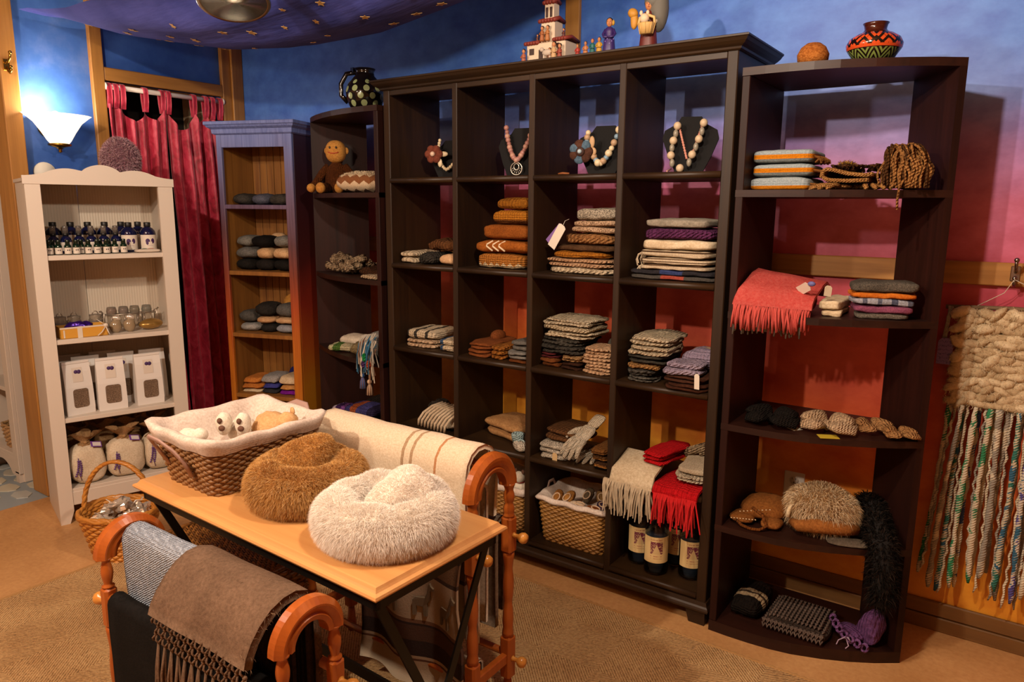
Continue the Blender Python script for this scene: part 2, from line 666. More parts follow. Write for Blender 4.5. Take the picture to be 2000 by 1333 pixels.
# post and door trim
trim = structure(MB().box((-1.81, -0.838, 0), (-1.65, -0.762, CEIL), 0, 0.004).build('trim_1', OAK), 'tall oak post at the end of the blue wall')
structure(MB().box((WX, -0.405, 0), (WX + 0.03, DY0 + 0.003, CEIL), 0, 0.004).build('trim_2', OAK), 'oak door jamb beside the wall lamp')
structure(MB().box((WX, DY1 - 0.002, 0), (WX + 0.03, 0.40, CEIL), 0, 0.003).box((WX, 0.40, 0), (WX + 0.045, WY, CEIL), 0, 0.003)
          .build('trim_3', OAK), 'double oak door jamb in the corner')
structure(MB().box((WX, DY0 + 0.003, 2.112), (WX + 0.028, DY1 - 0.002, 2.178), 0, 0.004).build('trim_4', OAKY), 'oak header above the red curtains')
structure(MB().box((-1.84, DY0, 0), (-1.78, DY0 + 0.02, DZ)).box((-1.84, DY1 - 0.02, 0), (-1.78, DY1, DZ)).box((-1.84, DY0, DZ - 0.02), (-1.78, DY1, DZ))
          .build('trim_5', OAK), 'inner oak door frame')
structure(MB().box((-2.3, -0.50, 0), (-2.25, 0.42, CEIL)).build('wall_shade', plain('1a1512', 0.9)), 'dark panel standing in for the unlit space behind the curtains')  # near-black colour stands in for the shade of the room beyond
# battens on the mural wall
structure(MB().box((-1.6, WY - 0.022, 1.243), (5.0, WY, 1.318), 0, 0.003).build('trim_6', OAKX), 'long oak rail along the painted wall')
structure(MB().box((0.60, WY - 0.022, 1.318), (0.668, WY, CEIL), 0, 0.003).build('trim_7', OAK), 'upright oak batten above the dark bookcase')
bb = structure(MB().box((-1.6, WY - 0.019, 0), (5.0, WY, 0.052), 0, 0.003).box((-1.6, WY - 0.015, 0.054), (5.0, WY, 0.108), 0, 0.004)
               .build('baseboard_back', wood('dark_base', '5a3d1c', '7a5528', 'X', 0.6, 0.6)))
# ceiling beams
for i, x in enumerate((-2.1, -1.55, -0.7, 0.15, 1.0)):
    structure(MB().box((x - 0.05, -2.6, CEIL - 0.12), (x + 0.05, 0.45, CEIL), 0, 0.004).build('trim_%d' % (8 + i), OAKY), 'ceiling beam')

# outlet
o = empty('wall_outlet', (1.672, WY, 0.42), 'white double power outlet on the wall behind the fluffy hat', 'outlet')
MB().box((-0.038, -0.006, -0.058), (0.038, 0, 0.058), 0, 0.003).build('cover_plate', plain('d8d0c4', 0.4), o)
for k, dz in enumerate((-0.026, 0.026)):
    s = MB().lathe([(0.0165, 0), (0.0165, 0.003), (0, 0.003)], 18, T=Matrix.Translation((0, -0.006, dz)) @ Matrix.Rotation(pi / 2, 4, 'X')).build('socket', plain('cfc6b8', 0.4), o)
    MB().box((-0.008, -0.0095, dz + 0.002), (-0.006, -0.009, dz + 0.010)).box((0.006, -0.0095, dz + 0.002), (0.008, -0.009, dz + 0.010)).box(
        (-0.002, -0.0095, dz - 0.010), (0.002, -0.009, dz - 0.006)).build('slot', plain('201a16', 0.6), s)

# rug
def mat_rug():
    t = NT('woven_jute')
    v = t.coord('Object')
    br = t.n('ShaderNodeTexChecker')
    br.inputs['Scale'].default_value = 4.5
    t.l(t.coord('Object', (1, 1, 0.001), (0, 0, 0.0), (0.01, 0.02, 0.3)), br.inputs['Vector'])
    a = t.wave(t.coord('Object', (1, 1, 1), (0, 0, 0.75)), 38, 2.0, 'X', 3.0)
    b = t.wave(t.coord('Object', (1, 1, 1), (0, 0, -0.75)), 38, 2.0, 'X', 3.0)
    m = t.n('ShaderNodeMix', data_type='FLOAT')
    t.l(br.outputs['Fac'], m.inputs[0]); t.l(a, m.inputs[2]); t.l(b, m.inputs[3])
    h = t.math('ADD', t.math('MULTIPLY', m.outputs[0], 0.4), t.math('MULTIPLY', t.noise(v, 95, 4, 0.75), 1.1))
    c = t.ramp(h, [(0.35, '6a4e2c'), (0.62, 'a88050'), (0.95, 'cca874')])
    c = t.mix(0.3, c, t.ramp(t.noise(v, 5, 3), [(0.3, '404040'), (0.7, 'e0e0e0')]), 'SOFT_LIGHT')
    t.col(c)
    t.bump(h, 0.8, 0.006)
    t.set(Roughness=0.95)
    return t.m


RUGM = mat_rug()
rug = empty('jute_rug', (0, 0, 0), 'tan woven jute rug covering the floor under the table', 'rug')
m = MB()
m.box((-0.705, -4.2, 0.0), (4.2, -0.115, 0.009))
m.build('pile', RUGM, rug)
m = MB()
m.tube([(-0.705 + i * 0.0125, -0.112 + 0.003 * (i % 2), 0.006 + 0.002 * (i % 2)) for i in range(390)], 0.0065, 5)
m.tube([(-0.705 + 0.003 * (i % 2), -0.112 - i * 0.0125, 0.006 + 0.002 * (i % 2)) for i in range(300)], 0.0065, 5)
m.build('braided_edge', plain('a47c4a', 0.95), rug)

# ================================================================== DARK BOOKCASE
DARK = wood('dark_walnut_upright', '1a1009', '34210f', 'Z', 0.7, 0.5, 1.0, 0.1, 0.3)
DARKX = wood('dark_walnut_level', '1a1009', '36230f', 'X', 0.7, 0.45, 1.0, 0.1, 0.35)
CW, CT = 0.3494, 0.0257
PITCH = CW + CT
SZ = [1.602, 1.232, 0.8554, 0.4817, 0.1168]


def cellx(c):
    return c * PITCH


bc = empty('bookcase', (0.737, 0.17, 0), 'large dark walnut cube bookcase with crown moulding against the painted wall', 'bookcase')
OFF = Vector((-0.737, -0.17, 0))
Tb = Matrix.Translation(OFF)
BACK = 0.335
XR = 4 * CW + 3 * CT
for nm, x0, x1 in (('side_panel', -0.036, 0.0), ('side_panel', XR, XR + 0.036)):
    MB().box((x0, 0.0, 0.06), (x1, BACK, 1.972), 0, 0.003, Tb).build(nm, DARK, bc)
for k in range(3):
    x = cellx(k) + CW
    MB().box((x, 0.0, 0.09), (x + CT, BACK, 1.972), 0, 0.0025, Tb).build('divider', DARK, bc)
for r in range(5):
    for c in range(4):
        x = cellx(c)
        th = 0.023
        z = SZ[r]
        m = MB()
        m.box((x, 0.008, z - th), (x + CW, BACK - 0.01, z), 0, 0.0, Tb)
        m.tube([(x, 0.006, z - th / 2), (x + CW, 0.006, z - th / 2)], th / 2 * 1.02, 12, T=Tb)
        m.build('shelf', DARKX, bc)
MB().box((0, 0.003, 1.948), (XR, 0.022, 1.972), 0, 0.002, Tb).build('top_rail', DARKX, bc)


def crown(profile, x0, x1, y0, y1, T, name, mat, par):
    """moulding swept round the left side, front and right side; profile = (overhang, z)"""
    m = MB()
    loops = [[(x0 - d, y1, z), (x0 - d, y0 - d, z), (x1 + d, y0 - d, z), (x1 + d, y1, z)] for d, z in profile]
    vs = [p for l in loops for p in l]
    fs = []
    for i in range(len(loops) - 1):
        for k in range(3):
            fs.append((4 * i + k, 4 * i + k + 1, 4 * i + 4 + k + 1, 4 * i + 4 + k))
        fs.append((4 * i + 3, 4 * i, 4 * i + 4, 4 * i + 7))
    n = len(loops)
    fs.append((3, 2, 1, 0)); fs.append((4 * n - 4, 4 * n - 3, 4 * n - 2, 4 * n - 1))
    m.add(vs, fs, 0, False, T)
    return m.build(name, mat, par)


crown([(0.004, 1.968), (0.010, 1.972), (0.012, 1.978), (0.022, 1.984), (0.032, 1.992), (0.038, 2.000), (0.042, 2.003), (0.042, 2.008), (0.038, 2.010)],
      -0.036, XR + 0.036, 0.0, BACK + 0.01, Tb, 'crown_moulding', DARKX, bc)
crown([(0.004, 0.052), (0.012, 0.056), (0.015, 0.064), (0.012, 0.072), (0.008, 0.078), (0.004, 0.092)],
      -0.036, XR + 0.036, 0.0, BACK, Tb, 'base_moulding', DARKX, bc)
for x0, x1, s in ((XR - 0.039, XR + 0.036, 1), (-0.036, 0.039, -1)):
    for y0, y1 in ((0.0, 0.05), (BACK - 0.05, BACK)):
        m = MB()
        t_ = 0.016
        a, b = (x0 + t_, x1) if s > 0 else (x0, x1 - t_)
        m.add([(x0 + OFF.x - (t_ if s > 0 else 0) * 0, y0 + OFF.y, 0.056), (x1 + OFF.x, y0 + OFF.y, 0.056), (x1 + OFF.x, y1 + OFF.y, 0.056), (x0 + OFF.x, y1 + OFF.y, 0.056),
               (a + OFF.x, y0 + OFF.y, 0.0), (b + OFF.x, y0 + OFF.y, 0.0), (b + OFF.x, y1 + OFF.y, 0.0), (a + OFF.x, y1 + OFF.y, 0.0)],
              [(0, 1, 2, 3), (7, 6, 5, 4), (4, 5, 1, 0), (5, 6, 2, 1), (6, 7, 3, 2), (7, 4, 0, 3)])
        m.build('leg', DARK, bc)

# ================================================================== CURVED END UNITS
MAHO = wood('dark_mahogany_upright', '170906', '2e140e', 'Z', 0.8, 0.5, 1.0, 0.1, 0.2)
MAHOX = wood('dark_mahogany_level', '180a07', '30170f', 'X', 0.8, 0.45, 1.0, 0.1, 0.3)
UZ = [1.540, 1.148, 0.767, 0.402, 0.040]
UTOP = 1.912


def end_unit(name, label, x_in, sgn, tip, back, front):
    """x_in: straight side; sgn +1 grows to +x; tip=(dx,y) of slanted panel front, back=(dx,y) of its rear"""
    root = empty(name, (x_in, 0.18, 0), label, 'shelf unit')
    X = lambda d: sgn * d
    oy = -0.18
    fr = [(X(d), y + oy) for d, y in front]
    plan = fr + [(X(back[0]), back[1] + oy), (X(0.0), back[1] + oy)]
    th = 0.022

    def pr(z0, z1, nm):
        m = MB()
        m.prism(plan, z0, z1, 0)
        return m.build(nm, MAHOX, root)
    for z in UZ[:-1]:
        pr(z - th, z, 'shelf')
    pr(0.0, UZ[-1], 'base')
    pr(UTOP - 0.024, UTOP, 'top')
    MB().box((min(X(0), X(0.025)), front[0][1] + oy + 0.001, UZ[-1]), (max(X(0), X(0.025)), back[1] + oy, UTOP - 0.024), 0, 0.002).build('side_panel', MAHO, root)
    tx, ty = tip
    bx, by = back
    d = Vector((bx - tx, by - ty)).normalized()
    nrm = Vector((-d.y, d.x)) * 0.022
    if nrm.x > 0:
        nrm = -nrm
    poly = [(tx, ty), (bx, by), (bx + nrm.x, by + nrm.y), (tx + nrm.x, ty + nrm.y)]
    MB().prism([(X(a), b + oy) for a, b in poly], UZ[-1], UTOP - 0.024).build('side_panel', MAHO, root)
    return root


FR = [(0.0, -0.010), (0.07, -0.012), (0.14, -0.010), (0.21, -0.004), (0.28, 0.010), (0.37, 0.042), (0.45, 0.080), (0.52, 0.122), (0.588, 0.172)]
end_unit('end_shelf_unit', 'dark mahogany shelf unit with bowed shelves between bookcase and wool wall hanging', 1.530, 1, (0.588, 0.172), (0.448, 0.372), FR)
FL = [(0.0, -0.022), (0.08, -0.024), (0.16, -0.020), (0.24, -0.010), (0.33, 0.010), (0.43, 0.044), (0.52, 0.082), (0.60, 0.124), (0.652, 0.158)]
end_unit('end_shelf_unit', 'dark mahogany shelf unit with bowed shelves holding the knitted monkey', -0.052, -1, (0.652, 0.158), (0.478, 0.372), FL)

# ================================================================== PAINTED PINE BOOKCASE
def mat_pinepaint():
    t = NT('painted_pine_front')
    if t.tc is None:
        t.tc = t.n('ShaderNodeTexCoord')
    sp = t.n('ShaderNodeSeparateXYZ')
    t.l(t.tc.outputs['Object'], sp.inputs[0])
    v = t.coord('Object', (1, 1, 0.4))
    z = t.math('ADD', sp.outputs['Z'], t.math('MULTIPLY_ADD', t.noise(v, 5, 3), 0.3, -0.15))
    c = t.ramp(t.math('MULTIPLY', z, 0.5), [(0.0, 'b07418'), (0.33, 'b56a18'), (0.46, 'a84a1c'), (0.56, '7e3a28'), (0.66, '5e3a40'), (0.8, '6a6284'), (0.92, '6c7ab0')])
    g = t.noise(t.coord('Object', (70, 70, 2)), 1.5, 3)
    c = t.mix(0.5, c, t.ramp(g, [(0.3, '303030'), (0.7, 'c8c8c8')]), 'SOFT_LIGHT')
    t.col(c)
    t.set(Roughness=0.5)
    t.bump(g, 0.1, 0.001)
    return t.m


def mat_pineside():
    t = NT('painted_pine_side')
    if t.tc is None:
        t.tc = t.n('ShaderNodeTexCoord')
    sp = t.n('ShaderNodeSeparateXYZ')
    t.l(t.tc.outputs['Object'], sp.inputs[0])
    v = t.coord('Object', (1, 1, 0.4))
    z = t.math('ADD', sp.outputs['Z'], t.math('MULTIPLY_ADD', t.noise(v, 5, 3), 0.25, -0.12))
    c = t.ramp(t.math('MULTIPLY', z, 0.5), [(0.0, 'b88018'), (0.25, 'b87a1c'), (0.36, 'a8501c'), (0.48, '8a2a1c'), (0.60, '4a1a1a'), (0.8, '2e1820'), (1.0, '3a2438')])
    t.col(c)
    t.set(Roughness=0.45)
    return t.m


PINEF, PINES = mat_pinepaint(), mat_pineside()
PINEIN = wood('pine_inside', '6a4018', '96662c', 'Z', 0.8, 0.5)
PA = radians(19)
PW, PD = 0.445, 0.29
pine = empty('pine_bookcase', (-0.765 - 0.5 * PW * cos(PA), 0.085 - 0.5 * PW * sin(PA), 0), 'narrow pine bookcase painted blue fading to orange, set across the corner', 'bookcase', rz=PA)
hw = PW / 2
MB().box((hw - 0.022, 0.018, 0.02), (hw, PD, 1.84), 0, 0.002).build('side_panel', PINES, pine)
MB().box((-hw, 0.018, 0.02), (-hw + 0.022, PD, 1.84), 0, 0.002).build('side_panel', PINEIN, pine)
for k in range(9):
    x0 = -hw + 0.022 + k * (PW - 0.044) / 9
    MB().box((x0 + 0.0012, PD - 0.02, 0.05), (x0 + (PW - 0.044) / 9 - 0.0012, PD - 0.008, 1.84), 0, 0.002).build('plank', PINEIN, pine)
MB().box((hw - 0.048, 0, 0.0), (hw, 0.02, 1.84), 0, 0.003).build('stile', PINEF, pine)
MB().box((-hw, 0, 0.0), (-hw + 0.03, 0.02, 1.84), 0, 0.003).build('stile', PINEF, pine)
MB().box((-hw + 0.03, 0.002, 1.772), (hw - 0.048, 0.02, 1.84), 0, 0.002).build('top_rail', PINEF, pine)
PZ = [1.482, 1.135, 0.80, 0.462, 0.11]
for z in PZ:
    MB().box((-hw + 0.022, 0.006, z - 0.022), (hw - 0.022, PD - 0.02, z), 0, 0.002).build('shelf', PINEF if z > 1.3 else PINEIN, pine)
crown([(0.004, 1.836), (0.012, 1.842), (0.014, 1.862), (0.030, 1.872), (0.034, 1.880), (0.040, 1.884), (0.040, 1.898), (0.036, 1.900)],
      -hw, hw, 0.0, PD, None, 'crown_moulding', PINEF, pine)

# ================================================================== WHITE BOOKCASE
WHITE = plain('ccc0b2', 0.45, name='white_paint')


def mat_bead():
    t = NT('white_beadboard')
    v = t.coord('Object')
    a = t.wave(v, 26, 0, 'X')
    t.col('cdbfac')
    t.set(Roughness=0.5)
    t.bump(a, 0.5, 0.002)
    return t.m


WA = radians(16)
WW, WD = 0.595, 0.36
wdx, wdy = sin(WA), cos(WA)        # along the front, to the right
Wrz = pi / 2 - WA
Wc = Vector((-1.229 + wdx * WW / 2, -0.958 + wdy * WW / 2, 0))
wb = empty('white_bookcase', Wc, 'white bookcase with scalloped top full of bottles, bags and sacks', 'bookcase', rz=Wrz)
hw = WW / 2
WZ = [1.252, 0.872, 0.505, 0.165]


def stile(x0, x1, nm, cut):
    m = MB()
    if cut > 0:
        poly = [(x0, 1.585), (x0, 0.0), (x1 - 0.02, 0.0), (x1, 0.06), (x1, 1.585)]
    else:
        poly = [(x1, 1.585), (x1, 0.0), (x0 + 0.02, 0.0), (x0, 0.06), (x0, 1.585)]
    T = Matrix(((1, 0, 0, 0), (0, 0, -1, 0.02), (0, 1, 0, 0), (0, 0, 0, 1)))
    m.prism(poly, 0, 0.02, 0, T)
    m.build(nm, WHITE, wb)


stile(-hw, -hw + 0.058, 'stile', 1)
stile(hw - 0.064, hw, 'stile', -1)
MB().box((-hw, 0.02, 0.0), (-hw + 0.02, WD, 1.585), 0, 0.002).build('side_panel', WHITE, wb)
MB().box((hw - 0.02, 0.02, 0.0), (hw, WD, 1.585), 0, 0.002).build('side_panel', WHITE, wb)
MB().box((-hw + 0.02, WD - 0.012, 0.1), (0.0 - 0.05, WD - 0.004, 1.585)).box((-0.048, WD - 0.012, 0.1), (hw - 0.02, WD - 0.004, 1.585)).build('back_panel', mat_bead(), wb)
for z in WZ:
    MB().box((-hw + 0.02, 0.006, z - 0.022), (hw - 0.02, WD - 0.012, z), 0, 0.002).build('shelf', WHITE, wb)
MB().box((-hw + 0.058, 0.004, 0.085), (hw - 0.064, 0.02, 0.15), 0, 0.002).build('bottom_rail', WHITE, wb)
poly = [(-hw - 0.006, 1.562), (hw + 0.006, 1.562), (hw + 0.006, 1.598)]
xs = [hw + 0.006 - (2 * hw + 0.012) * i / 48 for i in range(49)]
for x in xs:
    u = (x + hw) / WW
    if u < 0.13 or u > 0.87:
        z = 1.598 + (0.002 if 0 < u < 1 else 0)
        z = 1.598 + 0.034 * max(0, (u - 0.0) / 0.13) ** 1.5 * 0.35 if u < 0.13 else 1.598 + 0.034 * max(0, (1 - u) / 0.13) ** 1.5 * 0.35
    elif u < 0.37:
        z = 1.610 + 0.022 * sin(pi * min(1, (u - 0.13) / 0.24 * 0.85 + 0.0)) ** 0.8
    elif u <= 0.63:
        z = 1.620 + 0.032 * sin(pi * (u - 0.37) / 0.26) ** 0.7
    else:
        z = 1.610 + 0.022 * sin(pi * min(1, (0.87 - u) / 0.24 * 0.85)) ** 0.8
    poly.append((x, z))
poly.append((-hw - 0.006, 1.598))
T = Matrix(((1, 0, 0, 0), (0, 0, -1, 0.016), (0, 1, 0, 0), (0, 0, 0, 1)))
MB().prism(poly, 0, 0.02, 0, T).build('scalloped_crest', WHITE, wb)
MB().box((-hw - 0.006, 0.0, 1.572), (hw + 0.006, WD, 1.588), 0, 0.002).build('top', WHITE, wb)

# second white unit in the side room
w2 = empty('white_shelf', (-2.16, -0.69, 0), 'white shelf unit with arched foot standing on the stone floor in the side room', 'shelf unit')
MB().box((0.14, -0.15, 0.05), (0.20, -0.13, 1.6), 0, 0.002).prism([(0.15, -0.15), (0.19, -0.15), (0.19, -0.13), (0.15, -0.13)], 0, 0.06).build('stile', WHITE, w2)
MB().box((-0.24, -0.15, 0.0), (-0.18, -0.13, 1.6), 0, 0.002).build('stile', WHITE, w2)
MB().box((0.18, -0.13, 0.0), (0.20, 0.15, 1.6), 0, 0.002).build('side_panel', WHITE, w2)
MB().box((-0.24, -0.13, 0.0), (-0.22, 0.15, 1.6), 0, 0.002).build('side_panel', WHITE, w2)
MB().box((-0.22, 0.13, 0.0), (0.18, 0.15, 1.6)).build('back_panel', WHITE, w2)
for z in (0.155, 0.52, 0.90, 1.28, 1.6):
    MB().box((-0.22, -0.145, z - 0.022), (0.18, 0.13, z), 0, 0.002).build('shelf', WHITE, w2)
poly = [(-0.18, 0.135), (-0.18, 0.03)] + [(x, 0.03 + 0.07 * sin(pi * (x + 0.14) / 0.24) ** 0.6) for x in [-0.139 + 0.238 * i / 12 for i in range(13)]] + [(0.14, 0.03), (0.14, 0.135)]
MB().prism(poly, 0, 0.014, 0, Matrix(((1, 0, 0, 0), (0, 0, -1, -0.132), (0, 1, 0, 0), (0, 0, 0, 1)))).build('arched_apron', WHITE, w2)

# ================================================================== soft helpers
def fur(src, n, length, mats, name, parent, width=0.0012, droop=0.25, jit=0.55, seed=1, sel=None, curl=0.0):
    """real fibre strands grown from the faces of a mesh builder"""
    rg = random.Random(seed)
    tris, areas = [], []
    for f in src.f:
        for k in range(1, len(f) - 1):
            a, b, c = src.v[f[0]], src.v[f[k]], src.v[f[k + 1]]
            nn = (b - a).cross(c - a)
            if nn.length < 1e-12:
                continue
            if sel and not sel((a + b + c) / 3):
                continue
            tris.append((a, b, c, nn.normalized()))
            areas.append(nn.length)
    m = MB()
    picks = rg.choices(range(len(tris)), areas, k=n)
    nm = len(mats)
    for q in picks:
        a, b, c, nn = tris[q]
        u, v = rg.random(), rg.random()
        if u + v > 1:
            u, v = 1 - u, 1 - v
        p = a + (b - a) * u + (c - a) * v
        w3 = noise.noise_vector(p * 28) * 0.5
        d = (nn + Vector((rg.gauss(0, jit), rg.gauss(0, jit), rg.gauss(0, jit))) * 0.6 + w3).normalized()
        L = length * rg.uniform(0.55, 1.15)
        side = d.cross(Vector((rg.gauss(0, 1), rg.gauss(0, 1), rg.gauss(0, 1)))).normalized() * width
        p1 = p + d * L * 0.5 + Vector((0, 0, -droop * L * 0.15)) + side * curl * 6
        p2 = p + d * L * 0.9 + Vector((0, 0, -droop * L)) - side * curl * 4
        k = len(m.v)
        m.v += [p - side, p + side, p1 + side * .8, p1 - side * .8, p2]
        mi = rg.randrange(nm)
        m.f += [[k, k + 1, k + 2, k + 3], [k + 3, k + 2, k + 4]]
        m.mi += [mi, mi]
        m.sm += [True, True]
    o = m.build(name, mats, parent)
    o['kind'] = 'stuff'
    return o


def fringe(pts, length, r, mat, parent, n=40, seed=0, sway=0.01, out=(0, -1, 0), name='fringe', curve=0.012, seg=4, rows=1):
    """hanging threads knotted along a line of points"""
    rg = random.Random(seed)
    m = MB()
    P = [Vector(p) for p in pts]
    L = [0]
    for a, b in zip(P, P[1:]):
        L.append(L[-1] + (b - a).length)
    for i in range(n):
        s = L[-1] * (i + 0.5 + rg.uniform(-.25, .25)) / n
        for k in range(len(P) - 1):
            if s <= L[k + 1] or k == len(P) - 2:
                f = (s - L[k]) / max(L[k + 1] - L[k], 1e-9)
                p = P[k].lerp(P[k + 1], f)
                break
        ll = length * rg.uniform(0.82, 1.08)
        o = Vector(out) * curve * rg.uniform(0.5, 1.4)
        sx, sy = rg.gauss(0, sway), rg.gauss(0, sway)
        path = [p, p + o * 0.9 + Vector((sx * .2, sy * .2, -ll * .18)), p + o * 1.2 + Vector((sx * .6, sy * .6, -ll * .55)), p + o * 0.9 + Vector((sx, sy, -ll))]
        m.tube(path, [r, r, r * 1.05, r * 0.8], seg)
    o = m.build(name, mat, parent)
    o['kind'] = 'stuff'
    return o


def perim(w, d, r, n):
    """rounded rectangle perimeter, n points, anticlockwise, centred"""
    pts = []
    w2, d2 = w / 2 - r, d / 2 - r
    segs = [((w2, -d / 2), (w2, -d2), -pi / 2), ((w / 2, d2), (w2, d2), 0), ((-w2, d / 2), (-w2, d2), pi / 2), ((-w / 2, -d2), (-w2, -d2), pi)]
    raw = []
    for _, c, a0 in segs:
        for k in range(7):
            a = a0 + pi / 2 * k / 6
            raw.append(Vector((c[0] + r * cos(a), c[1] + r * sin(a))))
    raw.append(raw[0])
    L = [0]
    for a, b in zip(raw, raw[1:]):
        L.append(L[-1] + (b - a).length)
    k = 0
    for i in range(n):
        s = L[-1] * i / n
        while L[k + 1] < s:
            k += 1
        f = (s - L[k]) / max(L[k + 1] - L[k], 1e-9)
        pts.append(raw[k].lerp(raw[k + 1], f))
    return pts


def wicker(parent, bw, bd, tw, td, h, rows, stakes, mat, r=0.05, wr=0.0055, z0=0.0, name='weave'):
    m = MB()
    n = stakes * 4
    for q in range(rows):
        f = (q + 0.5) / rows
        w, d = bw + (tw - bw) * f, bd + (td - bd) * f
        P = perim(w, d, min(r, w * .45, d * .45), n)
        C = []
        for i, p in enumerate(P):
            o = 0.0042 * cos(pi * i / 2 + pi * q)
            nn = Vector((p.x, p.y)).normalized()
            C.append((p.x + nn.x * o, p.y + nn.y * o, z0 + h * f + 0.001 * sin(i * 1.3 + q)))
        m.tube(C, wr * h / rows / 0.0085, 5, closed=True)
    P0 = perim(bw, bd, min(r, bw * .45, bd * .45), stakes * 2)
    P1 = perim(tw, td, min(r, tw * .45, td * .45), stakes * 2)
    for a, b in zip(P0, P1):
        m.tube([(a.x, a.y, z0), (b.x, b.y, z0 + h)], 0.0032, 4)
    m.prism([(p.x * .98, p.y * .98) for p in P0], z0, z0 + 0.008)
    o = m.build(name, mat, parent)
    o['kind'] = 'stuff'
    return o


def liner(parent, bw, bd, tw, td, h, mat, drop=0.05, r=0.05, z0=0.02, wav=0.004, name='cloth_liner', seed=0, rise=0.0):
    """cloth lining inside a basket folded over the rim"""
    n = 72
    rows = [(0.0, -0.022, 0.02), (0.25, -0.020, 0.0), (0.7, -0.018, 0.0), (1.0, -0.014, 0.0), (1.05, -0.003, 0.0), (1.05, 0.008, 0.0), (1.0, 0.015, 0.0), (1.0 - drop / h * 0.5, 0.016, 0.0), (1.0 - drop / h, 0.014, 0.0)]
    m = MB()
    vs, fs = [], []
    for q, (f, o, _) in enumerate(rows):
        w, d = bw + (tw - bw) * min(f, 1.0), bd + (td - bd) * min(f, 1.0)
        P = perim(w + 2 * o, d + 2 * o, min(r, w * .45, d * .45), n)
        for i, p in enumerate(P):
            wz = wav * sin(i * 0.9 + seed) + wav * noise.noise(Vector((i * .4, q * .7, seed)))
            z = z0 * (1 - min(f, 1)) + h * f + (wz if q >= 3 else 0)
            if rise:
                cr = (abs(p.x) / (tw / 2)) ** 6 * (abs(p.y) / (td / 2)) ** 6
                z += rise * min(1, cr) * (1 if f > .6 else 0)
            nn = Vector((p.x, p.y)).normalized() * (wav * .8 * noise.noise(Vector((i * .5, q, seed + 5))))
            vs.append((p.x + nn.x, p.y + nn.y, z))
    for q in range(len(rows) - 1):
        for i in range(n):
            j = (i + 1) % n
            fs.append((q * n + j, q * n + i, (q + 1) * n + i, (q + 1) * n + j))
    fs.append(tuple(range(n)))
    m.add(vs, fs, 0, True)
    return m.build(name, mat, parent)


# ================================================================== RED CURTAINS
def mat_curtain():
    t = NT('crimson_brocade')
    v = t.coord('Object', (1, 1, 0.6))
    a = t.noise(v, 16, 4, 0.6, 1.5)
    t.col(t.ramp(a, [(0.32, '96122a'), (0.5, 'c02040'), (0.72, 'd84a62')]))
    t.set(Roughness=0.5, Sheen_Weight=0.4)
    t.bump(t.noise(v, 26, 4, 0.6, 2.0), 0.25, 0.006)
    return t.m


CURT = mat_curtain()
rod = empty('curtain_rod', (-1.70, 0, 2.083), 'white curtain rod inside the oak doorway', 'curtain rod')
MB().tube([(0, -0.343, 0), (0, 0.343, 0)], 0.013, 12).build('pole', plain('e6ddd2', 0.4), rod)
for y in (-0.341, 0.341):
    MB().lathe([(0.02, -0.004), (0.02, 0.004)], 14, T=Matrix.Translation((0, y, 0)) @ Matrix.Rotation(pi / 2, 4, 'X')).build('bracket', plain('e6ddd2', 0.4), rod)


def curtain(y0, y1, tabs, label, ph):
    root = empty('curtain', (-1.70, (y0 + y1) / 2, 0), label, 'curtain', 'red tab-top curtains')
    cy = (y0 + y1) / 2
    ny, nzz = 90, 26
    ts = sorted(tabs)

    def top(y):
        lo = max([t for t in ts if t <= y], default=ts[0])
        hi = min([t for t in ts if t >= y], default=ts[-1])
        g = hi - lo
        if g < 1e-6:
            return 1.995
        u = (y - lo) / g
        return 1.995 - min(0.10, g * 0.62) * (4 * u * (1 - u)) ** 0.8
    vs, fs = [], []
    for side in (0, 1):
        for i in range(ny + 1):
            y = y0 + (y1 - y0) * i / ny
            u = i / ny
            for k in range(nzz + 1):
                f = k / nzz
                z = top(y) * (1 - f) + 0.03 * f
                amp = 0.018 + 0.012 * f
                x = amp * sin(2 * pi * (5.2 * u + 0.25 * sin(f * 3 + ph)) + ph) + 0.008 * sin(17 * u + 3 * f) + 0.02 * f
                x += 0.01 * noise.noise(Vector((y * 12, z * 5, ph)))
                vs.append((x + (0.003 if side else 0), (y - cy) * (1 - 0.05 * f) - 0.0 * f, z))
    S = (ny + 1) * (nzz + 1)
    for i in range(ny):
        for k in range(nzz):
            a, b = i * (nzz + 1) + k, (i + 1) * (nzz + 1) + k
            fs.append((a, b, b + 1, a + 1))
            fs.append((S + a, S + a + 1, S + b + 1, S + b))
    panel = MB().add(vs, fs, 0, True).build('panel', CURT, root)
    for t in tabs:
        u = (t - y0) / (y1 - y0)
        dy = t - cy
        w = 0.0135
        m = MB()
        path = [(0.006, -0.02 + 1.995), (0.017, 2.03), (0.018, 2.08), (0.010, 2.098), (0, 2.102), (-0.010, 2.098), (-0.018, 2.08), (-0.014, 2.03), (-0.004, 1.975)]
        T = Matrix(((0, 1, 0, 0), (1, 0, 0, dy), (0, 0, 1, 0), (0, 0, 0, 1)))
        m.sheet(path, -w, w, 3, 0.003, 0, T=T)
        m.build('tab', CURT, panel)
    return root


curtain(-0.34, -0.025, [-0.328, -0.293, -0.258, -0.135, -0.038], 'crimson tab-top curtain panel nearest the wall lamp', 0.4)
curtain(-0.02, 0.335, [-0.005, 0.15, 0.225, 0.268, 0.318], 'crimson tab-top curtain panel nearest the painted pine bookcase', 2.2)

